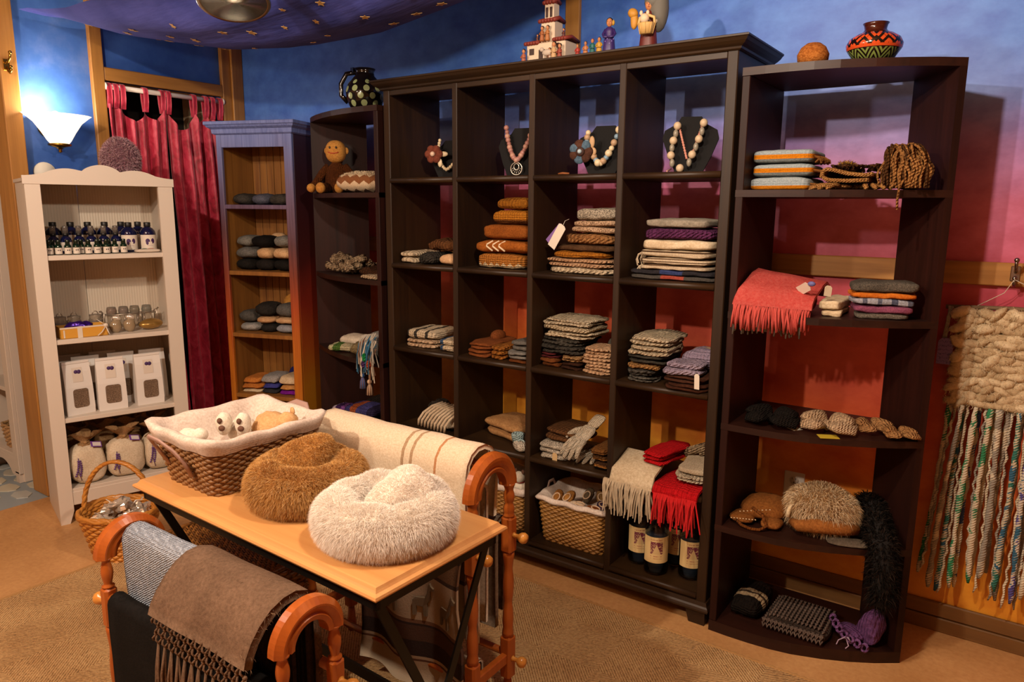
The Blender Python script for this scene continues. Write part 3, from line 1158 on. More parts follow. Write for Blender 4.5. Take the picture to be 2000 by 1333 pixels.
# ================================================================== WALL LAMP
sc = empty('wall_lamp', (WX, -0.632, 1.735), 'lit glass wall lamp with flared ribbed shade on the blue wall', 'lamp')
t = NT('lit_ribbed_glass')
t.col('fff2dc')
t.set(Roughness=0.3, Emission_Strength=0.9)
t.b.inputs['Emission Color'].default_value = lin('ffeccb')
SHADE = t.m
m = MB()
prof = [(0.040, 0.03), (0.052, 0.045), (0.075, 0.085), (0.105, 0.130), (0.140, 0.160), (0.152, 0.168)]
seg = 56
vs, fs = [], []
for q, (r, z) in enumerate(prof):
    for i in range(seg):
        a = 2 * pi * i / seg
        rr = r * (1 + (0.014 if i % 2 else -0.014) * (q > 0))
        vs.append((0.115 + rr * 0.75 * cos(a), rr * sin(a), z))
for q in range(len(prof) - 1):
    for i in range(seg):
        j = (i + 1) % seg
        fs.append((q * seg + i, q * seg + j, (q + 1) * seg + j, (q + 1) * seg + i))
m.add(vs, fs, 0, True)
m.build('glass_shade', SHADE, sc)
BRASS = plain('b08a3c', 0.25, 1.0)
MB().lathe([(0.0, -0.012), (0.009, -0.006), (0.006, 0.002), (0.012, 0.008), (0.02, 0.014), (0.05, 0.022), (0.052, 0.03), (0.03, 0.034)], 24, (0.115, 0, 0)).build('brass_finial', BRASS, sc)
MB().tube([(0.010, 0, 0.11), (0.05, 0, 0.05), (0.115, 0, 0.026)], 0.008, 8).lathe([(0.045, 0), (0.045, 0.012), (0.02, 0.02)], 20, T=Matrix.Translation((0, 0, 0.11)) @ Matrix.Rotation(pi / 2, 4, 'Y')).build('arm', BRASS, sc)
MB().ell((0.10, -0.0, 0.15), (0.028, 0.028, 0.036), 14, 10).build('bulb', plain('fff0d8', 0.3, 0, 5.0), sc)
lamp('wall_lamp_light', (WX + 0.11, -0.65, 1.95), 3.4, (1.0, 0.88, 0.72), 0.04)
MB().lathe([(0.052, 0), (0.05, 0.012), (0.0, 0.014)], 28, T=Matrix.Translation((WX, -0.665, 1.63)) @ Matrix.Rotation(pi / 2, 4, 'Y')).build('wall_disc', plain('e2dccf', 0.5))
tag(bpy.data.objects['wall_disc'], 'round white cover on the blue wall under the lamp', 'wall cover')

# brass hook on the oak post
def coat_hook(name, loc, rz, label, mat, s=1.0):
    r = empty(name, loc, label, 'hook', rz=rz)
    MB().box((-0.011 * s, -0.004, -0.02 * s), (0.011 * s, 0, 0.02 * s), 0, 0.003).build('plate', mat, r)
    MB().tube([(0, -0.002, 0.004 * s), (0, -0.02 * s, 0.010 * s), (0, -0.035 * s, 0.02 * s), (0, -0.042 * s, 0.036 * s)], 0.0042 * s, 8).ell((0, -0.042 * s, 0.038 * s), 0.0065 * s, 10, 7).build('upper_prong', mat, r)
    MB().tube([(0, -0.002, -0.008 * s), (0, -0.012 * s, -0.022 * s), (0, -0.026 * s, -0.03 * s), (0, -0.036 * s, -0.022 * s), (0, -0.036 * s, -0.012 * s)], 0.0042 * s, 8).ell((0, -0.036 * s, -0.010 * s), 0.006 * s, 10, 7).build('lower_prong', mat, r)
    return r


coat_hook('coat_hook', (-1.65, -0.81, 2.11), pi / 2, 'brass coat hook on the tall oak post', BRASS, 1.3)
coat_hook('coat_hook', (2.292, WY - 0.022, 1.285), 0, 'steel coat hook on the oak rail carrying the wall hanging string', plain('8a8078', 0.3, 1.0), 1.2)

# ================================================================== STAR CANOPY
def canopy_z(x, y):
    pts = [(-1.62, -0.66, 2.35), (-1.5, -0.64, 2.338), (-1.14, -0.52, 2.235), (-0.6, -0.37, 2.142), (-0.28, -0.32, 2.122), (0.14, -0.31, 2.132), (0.55, -0.31, 2.185), (0.95, -0.32, 2.27), (1.3, -0.33, 2.36)]
    for a, b in zip(pts, pts[1:]):
        if x <= b[0] or b is pts[-1]:
            f = (x - a[0]) / (b[0] - a[0])
            yv, zv = a[1] + (b[1] - a[1]) * f, a[2] + (b[2] - a[2]) * f
            break
    d = y - yv
    z = zv + (1.0 if d < 0 else 1.45) * d * d * 1.05
    z += 0.012 * sin(d * 30 + x * 3) * min(1, abs(d) * 4)
    return z, yv


def mat_canopy():
    t = NT('midnight_blue_cotton')
    v = t.coord('Object')
    t.col(t.ramp(t.noise(v, 4, 3), [(0.3, '363e84'), (0.7, '5258a8')]))
    t.set(Roughness=0.9)
    t.b.inputs['Specular IOR Level'].default_value = 0.1
    t.bump(t.noise(t.coord('Object', (1.5, 8, 1)), 5, 3), 0.3, 0.012)
    return t.m


can = empty('star_canopy', (0, 0, CEIL), 'midnight blue fabric canopy with gold stars sagging from the ceiling', 'canopy')
nx, ny = 60, 36
vs, fs = [], []
for i in range(nx + 1):
    x = -1.58 + 2.85 * i / nx
    _, yv = canopy_z(x, 0)
    for j in range(ny + 1):
        near = min(0.66, max(0.0, (x + 1.55) * 0.30) + 0.11)
        y = yv - near + (near + 0.56) * j / ny
        z, _ = canopy_z(x, y)
        vs.append((x, y, min(z, CEIL - 0.128) - CEIL))
for i in range(nx):
    for j in range(ny):
        a, b = i * (ny + 1) + j, (i + 1) * (ny + 1) + j
        fs.append((a, a + 1, b + 1, b))
can_cloth = MB().add(vs, fs, 0, True).build('cloth', mat_canopy(), can)
GOLD = plain('b08a50', 0.6)
rg = random.Random(11)
star_pts = []
for i in range(200):
    x = rg.uniform(-1.5, 0.9)
    _, yv = canopy_z(x, 0)
    y = yv + rg.uniform(-0.5, 0.1)
    if y > yv - min(0.6, (x + 1.55) * 0.32) and all((x - a) ** 2 + (y - b) ** 2 > 0.105 ** 2 for a, b in star_pts):
        star_pts.append((x, y))
for x, y in star_pts:
    s = rg.choice((0.013, 0.018, 0.021))
    ph = rg.uniform(0, 1)
    vs = []
    for side in (0, 1):
        for k in range(10):
            a = 2 * pi * k / 10 + ph
            rr = s if k % 2 == 0 else s * 0.5
            px, py = x + rr * cos(a), y + rr * sin(a)
            vs.append((px, py, canopy_z(px, py)[0] - CEIL - (0.0035 if side else 0.002)))
    fs = [tuple(range(10, 20))[::-1]] + [(k, (k + 1) % 10, 10 + (k + 1) % 10, 10 + k) for k in range(10)]
    MB().add(vs, fs).build('star', GOLD, can_cloth)

# pendant lamp
pl_ = empty('pendant_lamp', (0.185, -0.869, 2.106), 'brushed steel dome pendant lamp hanging below the star canopy', 'lamp')
pl_.rotation_euler = Vector((0, 0, -1)).rotation_difference(Vector((0.82 * sin(radians(20)), -0.57 * sin(radians(20)), -cos(radians(20))))).to_euler()
STEEL = plain('c8c2ba', 0.22, 1.0)
MB().lathe([(0.100, 0.001), (0.108, 0.0), (0.112, 0.003), (0.108, 0.007), (0.092, 0.014), (0.078, 0.028), (0.070, 0.05), (0.064, 0.085), (0.05, 0.12), (0.028, 0.135), (0.012, 0.14), (0.0, 0.14)], 40).lathe(
    [(0.100, 0.001), (0.088, 0.012), (0.074, 0.028), (0.066, 0.05), (0.06, 0.085), (0.045, 0.117), (0, 0.13)], 40).build('dome_shade', STEEL, pl_)
MB().tube([(0, 0, 0.138), (0.03, -0.02, 0.22), (0.12, -0.08, 0.40), (0.218, -0.151, 0.612)], 0.004, 8).build('cord', plain('2a2624', 0.6), pl_)
MB().ell((0, 0, 0.06), (0.03, 0.03, 0.04), 14, 10).build('bulb', plain('fff0d8', 0.3, 0, 4.0), pl_)

# ================================================================== TABLE
MAPLE = wood('maple_top', 'b87c44', 'cf9a5e', 'X', 0.35, 0.38, 1.0, 0.05)
IRON = plain('1a1714', 0.45, 0.6)
TRZ = radians(-2.07)
tb = empty('side_table', (0.877, -1.222, 0), 'narrow maple topped table on black iron folding legs', 'table', rz=TRZ)
hx, hy = 0.4845, 0.211
m = MB()
loops = []
for o, z in ((0.014, 0.715), (0.003, 0.717), (0.0, 0.722), (0.002, 0.727), (0.010, 0.730), (0.013, 0.734), (0.016, 0.739), (0.020, 0.740)):
    loops.append([(-hx + o, -hy + o, z), (hx - o, -hy + o, z), (hx - o, hy - o, z), (-hx + o, hy - o, z)])
vs = [p for l in loops for p in l]
fs = [(3, 2, 1, 0), tuple(range(len(vs) - 4, len(vs)))]
for i in range(len(loops) - 1):
    for k in range(4):
        j = (k + 1) % 4
        fs.append((4 * i + k, 4 * i + j, 4 * i + 4 + j, 4 * i + 4 + k))
m.add(vs, fs).build('table_top', MAPLE, tb)
MB().box((-hx + 0.02, -hy + 0.02, 0.685), (hx - 0.02, -hy + 0.03, 0.715)).box((-hx + 0.02, hy - 0.03, 0.685), (hx - 0.02, hy - 0.02, 0.715)).box(
    (-hx + 0.02, -hy + 0.02, 0.685), (-hx + 0.03, hy - 0.02, 0.715)).box((hx - 0.03, -hy + 0.02, 0.685), (hx - 0.02, hy - 0.02, 0.715)).build('iron_frame', IRON, tb)
for x in (-hx + 0.035, hx - 0.045):
    for s in (-1, 1):
        m = MB()
        y0, y1 = s * (hy - 0.035), -s * (hy - 0.06)
        w = 0.012
        xx = x + (0.008 if s > 0 else 0)
        m.add([(xx, y0 - w, 0.70), (xx + 0.006, y0 - w, 0.70), (xx + 0.006, y0 + w, 0.70), (xx, y0 + w, 0.70), (xx, y1 - w, 0.009), (xx + 0.006, y1 - w, 0.009), (xx + 0.006, y1 + w, 0.009), (xx, y1 + w, 0.009)],
              [(3, 2, 1, 0), (4, 5, 6, 7), (0, 1, 5, 4), (1, 2, 6, 5), (2, 3, 7, 6), (3, 0, 4, 7)] if s < 0 else [(0, 1, 2, 3), (7, 6, 5, 4), (4, 5, 1, 0), (5, 6, 2, 1), (6, 7, 3, 2), (7, 4, 0, 3)])
        m.lathe([(0.007, 0), (0.007, 0.012), (0, 0.013)], 10, T=Matrix.Translation((xx, y0, 0.688)) @ Matrix.Rotation(pi / 2, 4, 'Y'))
        m.build('leg', IRON, tb)
MB().box((-hx + 0.045, -0.012, 0.325), (hx - 0.045, -0.004, 0.353)).build('stretcher', IRON, tb)

# ================================================================== QUILT RACKS
RACKW = wood('orange_pine', '7e3810', 'ac5a20', 'Z', 0.7, 0.28, 0.7, 0.05)
KNOB = wood('pale_pine', 'b0702a', 'cc8c40', 'X', 0.7, 0.25, 0.7, 0.05)


def rack(name, label, xl, xr, yc, R, spring, rin, bars, pegs, dz):
    root = empty(name, ((xl + xr) / 2, yc, 0.009), label, 'quilt rack', 'quilt racks beside the table')
    x0 = (xl + xr) / 2
    th = 0.034
    z0 = -0.009
    for xc in (xl, xr):
        m = MB()
        # arch: stepped moulded profile swept round a half circle
        prof = [(rin, -th / 2), (rin, th / 2 - 0.006), (rin + 0.010, th / 2 - 0.003), (rin + 0.014, th / 2 - 0.008), (rin + 0.024, th / 2 - 0.002), ((rin + R) / 2 + 0.006, th / 2), (R - 0.012, th / 2),
                (R - 0.006, th / 2 - 0.006), (R, th / 2 - 0.012), (R, -th / 2 + 0.004), (R - 0.004, -th / 2)]
        n = 26
        vs, fs = [], []
        for i in range(n + 1):
            a = pi * i / n
            for r, x in prof:
                vs.append((xc - x0 + x, -r * cos(a), spring + z0 + r * sin(a)))
        k = len(prof)
        for i in range(n):
            for j in range(k):
                j2 = (j + 1) % k
                fs.append((i * k + j, (i + 1) * k + j, (i + 1) * k + j2, i * k + j2))
        fs.append(tuple(range(k)))
        fs.append(tuple(reversed(range(n * k, n * k + k))))
        m.add(vs, fs, 0, False)
        m.build('arch', RACKW, root)
        ym = (R + rin) / 2
        for s in (-1, 1):
            m = MB()
            hb = dz
            b1 = (hb[1], hb[0])      # upper block z range
            b2 = (hb[3], hb[2])
            rr = (R - rin) / 2 * 0.62
            def turned(za, zb, r0):
                pr = []
                nseg = 22
                for q in range(nseg + 1):
                    f = q / nseg
                    w = 0.72 + 0.28 * abs(sin(pi * f * 2.5)) if (zb - za) > 0.09 else 0.62 + 0.38 * sin(pi * f) ** 2
                    if f < .06 or f > .94:
                        w = 1.05
                    pr.append((r0 * w, za + (zb - za) * f))
                return pr
            bw = rr * 1.12
            m.lathe(turned(b1[1], spring, rr), 18, (xc - x0, s * ym, z0))
            m.box((xc - x0 - bw, s * ym - bw, b1[0] + z0), (xc - x0 + bw, s * ym + bw, b1[1] + z0), 0, 0.006)
            m.lathe(turned(b2[1], b1[0], rr * 1.0), 18, (xc - x0, s * ym, z0))
            m.box((xc - x0 - bw, s * ym - bw, b2[0] + z0), (xc - x0 + bw, s * ym + bw, b2[1] + z0), 0, 0.006)
            if b2[0] > 0.03:
                m.lathe([(rr * .8, 0.009), (rr, 0.02), (rr * .7, b2[0])], 18, (xc - x0, s * ym, z0))
            post = m.build('post', RACKW, root)
            for zp in pegs:
                sx = 1 if xc > x0 else -1
                T = Matrix.Translation((xc - x0 + sx * bw, s * ym, zp + z0)) @ Matrix.Rotation(sx * pi / 2, 4, 'Y')
                MB().lathe([(0.009, 0), (0.006, 0.004), (0.007, 0.016), (0.014, 0.024), (0.0165, 0.033), (0.013, 0.042), (0.0, 0.046)], 16, T=T).build('knob', KNOB, post)
        zl = (dz[2] + dz[3]) / 2
        MB().box((xc - x0 - 0.010, -ym + 0.012, zl + z0 - 0.016), (xc - x0 + 0.010, ym - 0.012, zl + z0 + 0.016), 0, 0.003).build('end_rail', RACKW, root)
    for y, z in bars:
        MB().tube([(xl - x0, y, z + z0), (xr - x0, y, z + z0)], 0.011, 12).build('bar', RACKW, root)
    return root


# rear rack: right arch face x=1.2
rack('quilt_rack', 'orange pine quilt rack behind the table carrying the cream throw', 0.51, 1.183, -0.845, 0.111, 0.709, 0.058,
     [(0, 0.78), (-0.085, 0.56), (0.085, 0.56), (-0.085, 0.175), (0.085, 0.175)], (0.555, 0.165), (0.61, 0.50, 0.235, 0.10))
# front rack: right arch face x=1.3
rack('quilt_rack', 'orange pine quilt rack in front of the table carrying the brown fringed shawl', 0.645, 1.283, -1.557, 0.083, 0.672, 0.040,
     [(0, 0.715), (-0.062, 0.575), (0.062, 0.575), (-0.062, 0.165), (0.062, 0.165)], (0.555,), (0.60, 0.50, 0.22, 0.10))


def over(yc, zc, r, front, back, n=7):
    """profile of cloth hung over a bar: front drop to z=front, back to z=back"""
    p = [(yc - r, front + (zc - front) * k / 8) for k in range(8)]
    p += [(yc - r * cos(pi * k / n), zc + r * sin(pi * k / n)) for k in range(n + 1)]
    p += [(yc + r, zc - (zc - back) * k / 6) for k in range(1, 7)]
    return p


def flare(zc, amt, drop):
    def fn(q, u, i):
        f = max(0, (zc - q.z)) / drop
        return (q.x, q.y + (amt * f * (-1 if q.y < 0 else 0.3)), q.z)
    return fn


# ---- on the rear rack
thr = empty('throw_blanket', (0.85, -0.845, 0.709), 'cream wool throw with thin brown stripes over the rear quilt rack', 'blanket')


def mat_throw():
    t = NT('cream_throw_wool')
    t.tc = t.n('ShaderNodeTexCoord')
    sp = t.n('ShaderNodeSeparateXYZ')
    t.l(t.tc.outputs['Object'], sp.inputs[0])
    f = t.math('MULTIPLY_ADD', sp.outputs['X'], 1 / 0.7, 0.5)
    c = t.ramp(f, [(0.0, 'cdb89c'), (0.585, '9c7f60'), (0.60, 'cdb89c'), (0.632, '9c7f60'), (0.648, 'cdb89c'), (0.765, 'a8764e'), (0.775, 'cdb89c')], 'CONSTANT')
    v = t.coord('Object')
    c = t.mix(0.3, c, t.ramp(t.noise(v, 200, 3), [(0.3, '404040'), (0.7, 'ffffff')]), 'SOFT_LIGHT')
    t.col(c)
    t.bump(t.noise(v, 260, 3, 0.7), 0.35, 0.003)
    t.set(Roughness=1.0)
    return t.m


m = MB().sheet([(y, z) for y, z in over(0, 0.055, 0.066, -0.10, -0.10)], -0.31, 0.30, 30, 0.014, 0.006, 9, 2)
throwo = m.build('cloth', mat_throw(), thr)
fur(m, 3500, 0.008, [plain('d8c6ac', 1.0)], 'fuzz', thr, 0.0004, 0.2, 0.8, 3)

# llama blanket on the low front bar of the rear rack
def mat_llama():
    t = NT('llama_blanket_wool')
    t.tc = t.n('ShaderNodeTexCoord')
    sp = t.n('ShaderNodeSeparateXYZ')
    t.l(t.tc.outputs['Object'], sp.inputs[0])
    f = t.math('MULTIPLY_ADD', sp.outputs['Z'], 1 / 0.6, 1.0)
    t.col(t.ramp(f, [(0, 'a39078'), (0.34, '5a3a28'), (0.355, 'a39078'), (0.37, '2c1a14'), (0.45, '4a3022'), (0.53, '2c1a14'), (0.54, '6a4a34'), (0.56, 'a08c76'), (0.80, '3c281c'), (0.82, '6e5238'), (0.92, '35231a')], 'CONSTANT'))
    t.bump(t.noise(t.coord('Object'), 200, 3), 0.3, 0.003)
    t.set(Roughness=1.0)
    return t.m


ll = empty('llama_blanket', (0.98, -0.93, 0.575), 'brown striped blanket with woven llamas hanging under the table end', 'blanket')
LLM = mat_llama()


def llfn(q, u, i):
    return (q.x + 0.012 * sin(q.z * 14), q.y + 0.016 * sin(u * 11) * min(1, max(0, -q.z) * 5), q.z)


m = MB().sheet(over(0, 0.0, 0.018, -0.47, -0.2), -0.22, 0.185, 24, 0.01, 0.004, 9, 4, fn=llfn)
m.build('cloth', LLM, ll)
# woven llama figures on the pale band
lam = [(0, 0), (0.008, 0), (0.010, 0.030), (0.030, 0.030), (0.032, 0), (0.040, 0), (0.042, 0.040), (0.050, 0.052), (0.056, 0.085), (0.066, 0.086), (0.068, 0.094), (0.058, 0.100), (0.055, 0.108), (0.050, 0.099), (0.044, 0.074), (0.036, 0.058), (0.008, 0.056), (0.0, 0.046)]
for k, x in enumerate((-0.18, -0.085, 0.01, 0.105)):
    vs = [(x + a, -0.031 + 0.016 * sin(((x + a) + .22) / .405 * 11) * min(1, (0.245 - b) * 5), b - 0.245) for a, b in lam]
    vs2 = [(a, b + 0.006, c) for a, b, c in vs]
    n = len(vs)
    MB().add(vs + vs2, [tuple(range(n))] + [(i, i + n, (i + 1) % n + n, (i + 1) % n) for i in range(n)]).build('llama_figure', plain('6a5a46', 1.0), ll)

# grey blankets on the rear bars
def hung(name, label, cat, x0, x1, yc, zc, r, front, back, mat, seed=0, nz=0.005, th=0.010, fn=None, nu=18):
    root = tag(MB().sheet(over(0, 0, r, front - zc, back - zc), x0 - (x0 + x1) / 2, x1 - (x0 + x1) / 2, nu, th, nz, 9, seed, fn=fn).build(name, mat, loc=((x0 + x1) / 2, yc, zc)), label, cat)
    return root


hung('folded_blanket', 'grey brown blanket looped over the back bar of the rear rack', 'blanket', 0.66, 1.155, -0.76, 0.575, 0.020, 0.26, 0.30, yarn('7d6a58', None, 'weave'), 3, 0.004, 0.016)
hung('white_shawl', 'off-white fringed shawl hanging inside the rear quilt rack', 'shawl', 0.92, 1.15, -0.855, 0.175, 0.014, 0.02, 0.05, yarn('b8a690', None, 'weave'), 5, 0.003, 0.008)
sh = hung('white_shawl', 'cream shawl hanging from the top bar inside the rear rack arch', 'shawl', 1.06, 1.155, -0.845, 0.70, 0.020, 0.25, 0.30, yarn('b5a38e', None, 'weave'), 6, 0.004, 0.01)

# ---- on the front rack
BLUEG = yarn('a6aebb', None, 'knit', 1.8, 260, 1.0)
bl = hung('blue_grey_throw', 'pale blue grey textured throw over the front quilt rack', 'blanket', 0.675, 0.925, -1.557, 0.712, 0.028, 0.40, 0.635, BLUEG, 2, 0.003, 0.013)
BRN = yarn('584434', '705846', 'felt')
sh = empty('brown_shawl', (1.09, -1.557, 0.70), 'brown wool shawl with knotted fringe over the front quilt rack', 'shawl')
m = MB().sheet([(-0.106, -0.050), (-0.100, -0.030), (-0.088, -0.008), (-0.070, 0.016), (-0.048, 0.036), (-0.022, 0.048), (0.004, 0.050), (0.030, 0.040), (0.048, 0.018), (0.052, -0.02), (0.052, -0.12), (0.050, -0.25)], -0.165, 0.155, 26, 0.018, 0.005, 10, 8)
m.build('cloth', BRN, sh)
fur(m, 5000, 0.011, [plain('786048', 1.0), plain('5c4838', 1.0)], 'fuzz', sh, 0.0005, 0.3, 0.8, 4)
# netted knots then thick threads
nm_ = MB()
nk = 13
rows = 3
for q in range(rows):
    for k in range(nk):
        xa = -0.16 + 0.31 * (k + 0.5 + 0.5 * (q % 2)) / nk
        za = -0.045 - 0.02 * q
        for s in (-1, 1):
            xb = xa + s * 0.5 * 0.31 / nk
            nm_.tube([(xa, -0.108, za), ((xa + xb) / 2, -0.116, za - 0.011), (xb, -0.111, za - 0.02)], 0.0024, 5)
        nm_.ell((xa, -0.111, za), 0.0048, 8, 6)
nm_.build('knotted_net', BRN, sh)['kind'] = 'stuff'
rg = random.Random(3)
for k in range(nk):
    xa = -0.16 + 0.31 * (k + 0.75) / nk
    m = MB()
    for j in range(5):
        dx, dy = rg.uniform(-.005, .005), rg.uniform(-.005, .005)
        sw = rg.uniform(-.02, .008)
        m.tube([(xa, -0.111, -0.105), (xa + dx + sw * .3, -0.117 + dy, -0.16), (xa + dx * 1.5 + sw * .7, -0.121 + dy, -0.24), (xa + dx * 2 + sw, -0.121 + dy * 1.5, -0.36)], [0.003, 0.0034, 0.0034, 0.0028], 5)
    m.build('tassel', BRN, sh)
# dark ribbed scarf tucked under the shawl end
tag(MB().sheet(over(0, 0, 0.017, -0.45, -0.4), -0.08, 0.036, 8, 0.009, 0.001, 12, 3).build('dark_scarf', yarn('2c211c', None, 'rib', 1.6), loc=(1.222, -1.557, 0.715)), 'dark brown ribbed scarf hanging beneath the brown shawl', 'scarf')
hung('black_blanket', 'black blanket on the low front bar of the front quilt rack', 'blanket', 0.685, 1.245, -1.619, 0.577, 0.017, 0.06, 0.22, yarn('12100f', None, 'felt'), 4, 0.004, 0.012)
tag(MB().sheet(over(0, 0, 0.034, -0.35, -0.35), -0.13, 0.13, 14, 0.026, 0.007, 26, 6).build('chunky_scarf', yarn('4a3826', '7a6248', 'loop', 1.2), loc=(0.80, -1.495, 0.578)), 'chunky mottled brown knit hanging behind the blue grey throw', 'scarf')

# wicker hamper under the table
hp = empty('wicker_hamper', (0.47, -1.215, 0.009), 'glossy bronze wicker hamper under the left end of the table', 'hamper')
t = NT('bronze_wicker')
t.col(t.ramp(t.noise(t.coord('Object'), 60, 3), [(0.3, '3a2210'), (0.7, '8a5a28')]))
t.set(Roughness=0.25)
HAMP = t.m
wicker(hp, 0.44, 0.24, 0.46, 0.26, 0.46, 30, 26, HAMP, 0.03)
m = MB()
for k in range(26):
    y = -0.125 + 0.25 * k / 25
    m.tube([(-0.225 + 0.45 * i / 44, y, 0.468 + 0.004 * (1 if (i + k) % 2 else -1)) for i in range(45)], 0.0048, 5)
m.tube([(p.x, p.y, 0.47) for p in perim(0.47, 0.27, 0.03, 60)], 0.009, 6, closed=True)
m.build('woven_lid', HAMP, hp)['kind'] = 'stuff'

# ================================================================== LINED BASKET ON THE TABLE
WICK = wood('brown_wicker', '5a3818', '94683a', 'X', 3.0, 0.55)
LINEN = yarn('c9b8aa', None, 'weave', 0.8, 300, 0.5)
bk = empty('lined_basket', (0.575, -1.205, 0.74), 'rectangular wicker basket with cream cloth liner and leather handles on the table', 'basket', rz=TRZ)
wicker(bk, 0.235, 0.29, 0.305, 0.35, 0.15, 19, 34, WICK, 0.035)
liner(bk, 0.235, 0.29, 0.305, 0.35, 0.152, LINEN, 0.062, 0.035, seed=1, wav=0.0025, rise=0.010, z0=0.076)
for yy, nm in ((-0.19, 'handle'), (0.19, 'handle')):
    s = -1 if yy < 0 else 1
    p = [(-0.055, 0.150 * s, 0.055), (-0.056, 0.176 * s, 0.10), (-0.045, 0.200 * s, 0.135), (-0.02, 0.212 * s, 0.148), (0.02, 0.212 * s, 0.146), (0.045, 0.198 * s, 0.125), (0.056, 0.176 * s, 0.09), (0.057, 0.160 * s, 0.05)]
    m = MB().tube([(a * 1.15 - 0.02, b + s * 0.010, c) for a, b, c in p], 0.0125, 8, flat=0.35)
    m.build(nm, plain('9c7c70', 0.7), bk)


def plush(name, loc, label, parts, rz=0, fuzz=None, cat='plush toy'):
    r = empty(name, loc, label, cat, rz=rz)
    host = None
    for nm, c, s, mat in parts:
        m = MB().ell(c, s, 14, 10, nz=0.12, nsc=60)
        ob = m.build(nm, mat, host if (nm in ('paw_pad', 'ear') and host) else r)
        if nm in ('foot', 'head'):
            host = ob
    return r


WPL, TPL, BPL = yarn('d8ccba', None, 'felt', 1, 300), yarn('b98c5c', 'cfa878', 'felt'), plain('5c3a28', 0.8)
plush('plush_toy', (0.572, -1.214, 0.835), 'white plush toy with brown paw pads lying in the table basket', [
    ('body', (0, 0.05, 0.015), (0.04, 0.05, 0.035), WPL), ('foot', (-0.025, -0.01, 0.052), (0.022, 0.026, 0.032), WPL), ('foot', (0.028, -0.012, 0.052), (0.022, 0.026, 0.032), WPL),
    ('paw_pad', (-0.028, -0.0345, 0.066), (0.007, 0.007, 0.008), BPL), ('paw_pad', (-0.022, -0.0375, 0.046), (0.009, 0.007, 0.008), BPL), ('paw_pad', (0.026, -0.0365, 0.066), (0.007, 0.007, 0.008), BPL), ('paw_pad', (0.031, -0.0395, 0.046), (0.009, 0.007, 0.008), BPL)], rz=0.6)
plush('plush_toy', (0.618, -1.128, 0.825), 'curly tan plush toy lying in the table basket', [('body', (0, 0, 0.035), (0.055, 0.05, 0.045), TPL), ('head', (0.045, 0.02, 0.055), (0.03, 0.03, 0.028), TPL), ('ear', (0.055, 0.03, 0.085), (0.009, 0.005, 0.012), TPL)])
plush('plush_toy', (0.497, -1.306, 0.818), 'small white curly plush toy near the front of the table basket', [('body', (0, 0, 0.03), (0.04, 0.035, 0.032), WPL), ('head', (0.03, 0.015, 0.045), (0.02, 0.02, 0.018), WPL)])
plush('plush_toy', (0.548, -1.108, 0.810), 'small dark and tan plush toy at the back of the table basket', [('body', (0, 0, 0.03), (0.03, 0.02, 0.02), plain('2a1e18', 0.9)), ('head', (0.02, 0.02, 0.045), (0.016, 0.016, 0.016), TPL), ('ear', (0.02, 0.03, 0.065), (0.005, 0.004, 0.01), TPL)])

# ================================================================== FUR HATS
def fur_hat(name, loc, label, brim, crown_pts, mats, under, n, length, width, curl, seed):
    r = empty(name, loc, label, 'fur hat', 'alpaca fur hats on the table')
    m = MB()
    R, rr, rz_ = brim
    seg, rg2 = 40, 14
    vs, fs = [], []
    for i in range(seg):
        a = 2 * pi * i / seg
        lump = 1 + 0.16 * noise.noise(Vector((cos(a) * 2, sin(a) * 2, seed)))
        for j in range(rg2):
            b = 2 * pi * j / rg2
            q = R + rr * lump * cos(b)
            vs.append((q * cos(a), q * sin(a), max(0.004, rz_ * lump * (1 + sin(b)))))
    for i in range(seg):
        for j in range(rg2):
            i2, j2 = (i + 1) % seg, (j + 1) % rg2
            fs.append((i * rg2 + j, i2 * rg2 + j, i2 * rg2 + j2, i * rg2 + j2))
    m.add(vs, fs, 0, True)
    m.build('brim', under, r)
    c = MB()
    cx_, cy_, cr_, ch_ = crown_pts
    seg2 = 30
    vs, fs = [], []
    prf = [(1.0, 0.25), (1.02, 0.45), (0.95, 0.62), (0.80, 0.78), (0.58, 0.90), (0.32, 0.97), (0.08, 1.0)]
    for r_, z_ in prf:
        for i in range(seg2):
            a = 2 * pi * i / seg2
            q = Vector((r_ * cr_ * cos(a), r_ * cr_ * sin(a), z_ * ch_))
            q *= 1 + 0.16 * noise.noise(q * 16 + Vector((seed, 0, 0)))
            q.x += 0.30 * cr_ * z_
            q.y += 0.22 * cr_ * z_
            vs.append((cx_ + q.x, cy_ + q.y, q.z))
    for k in range(len(prf) - 1):
        for i in range(seg2):
            j = (i + 1) % seg2
            fs.append((k * seg2 + i, k * seg2 + j, (k + 1) * seg2 + j, (k + 1) * seg2 + i))
    fs.append(tuple(range((len(prf) - 1) * seg2, len(prf) * seg2)))
    c.add(vs, fs, 0, True)
    c.build('crown', under, r)
    fur(m, n, length, mats, 'brim_fur', r, width, 0.35, 0.5, seed, sel=lambda p: p.z > 0.01, curl=curl)
    fur(c, n // 3, length * 0.45, mats, 'crown_fur', r, width, 0.2, 0.5, seed + 1, curl=curl)
    return r


WF = [plain(c, 1.0, name='white_alpaca') for c in ('f0e6da', 'e8dccd', 'f6efe6')]
TF = [plain(c, 1.0, name='tan_alpaca') for c in ('b47c38', 'c89650', '98682c', 'd8b078')]
fur_hat('fur_hat', (1.186, -1.250, 0.74), 'fluffy white alpaca fur hat at the right end of the table', (0.108, 0.048, 0.052), (0.012, 0.018, 0.078, 0.150),
        WF, plain('f0e6da', 1.0), 120000, 0.019, 0.0003, 0.4, 3)
fur_hat('fur_hat', (0.884, -1.225, 0.74), 'golden tan alpaca fur hat between the basket and the white hat', (0.098, 0.046, 0.056), (-0.040, 0.010, 0.082, 0.158),
        TF, plain('a87638', 1.0), 120000, 0.020, 0.0003, 0.6, 8)

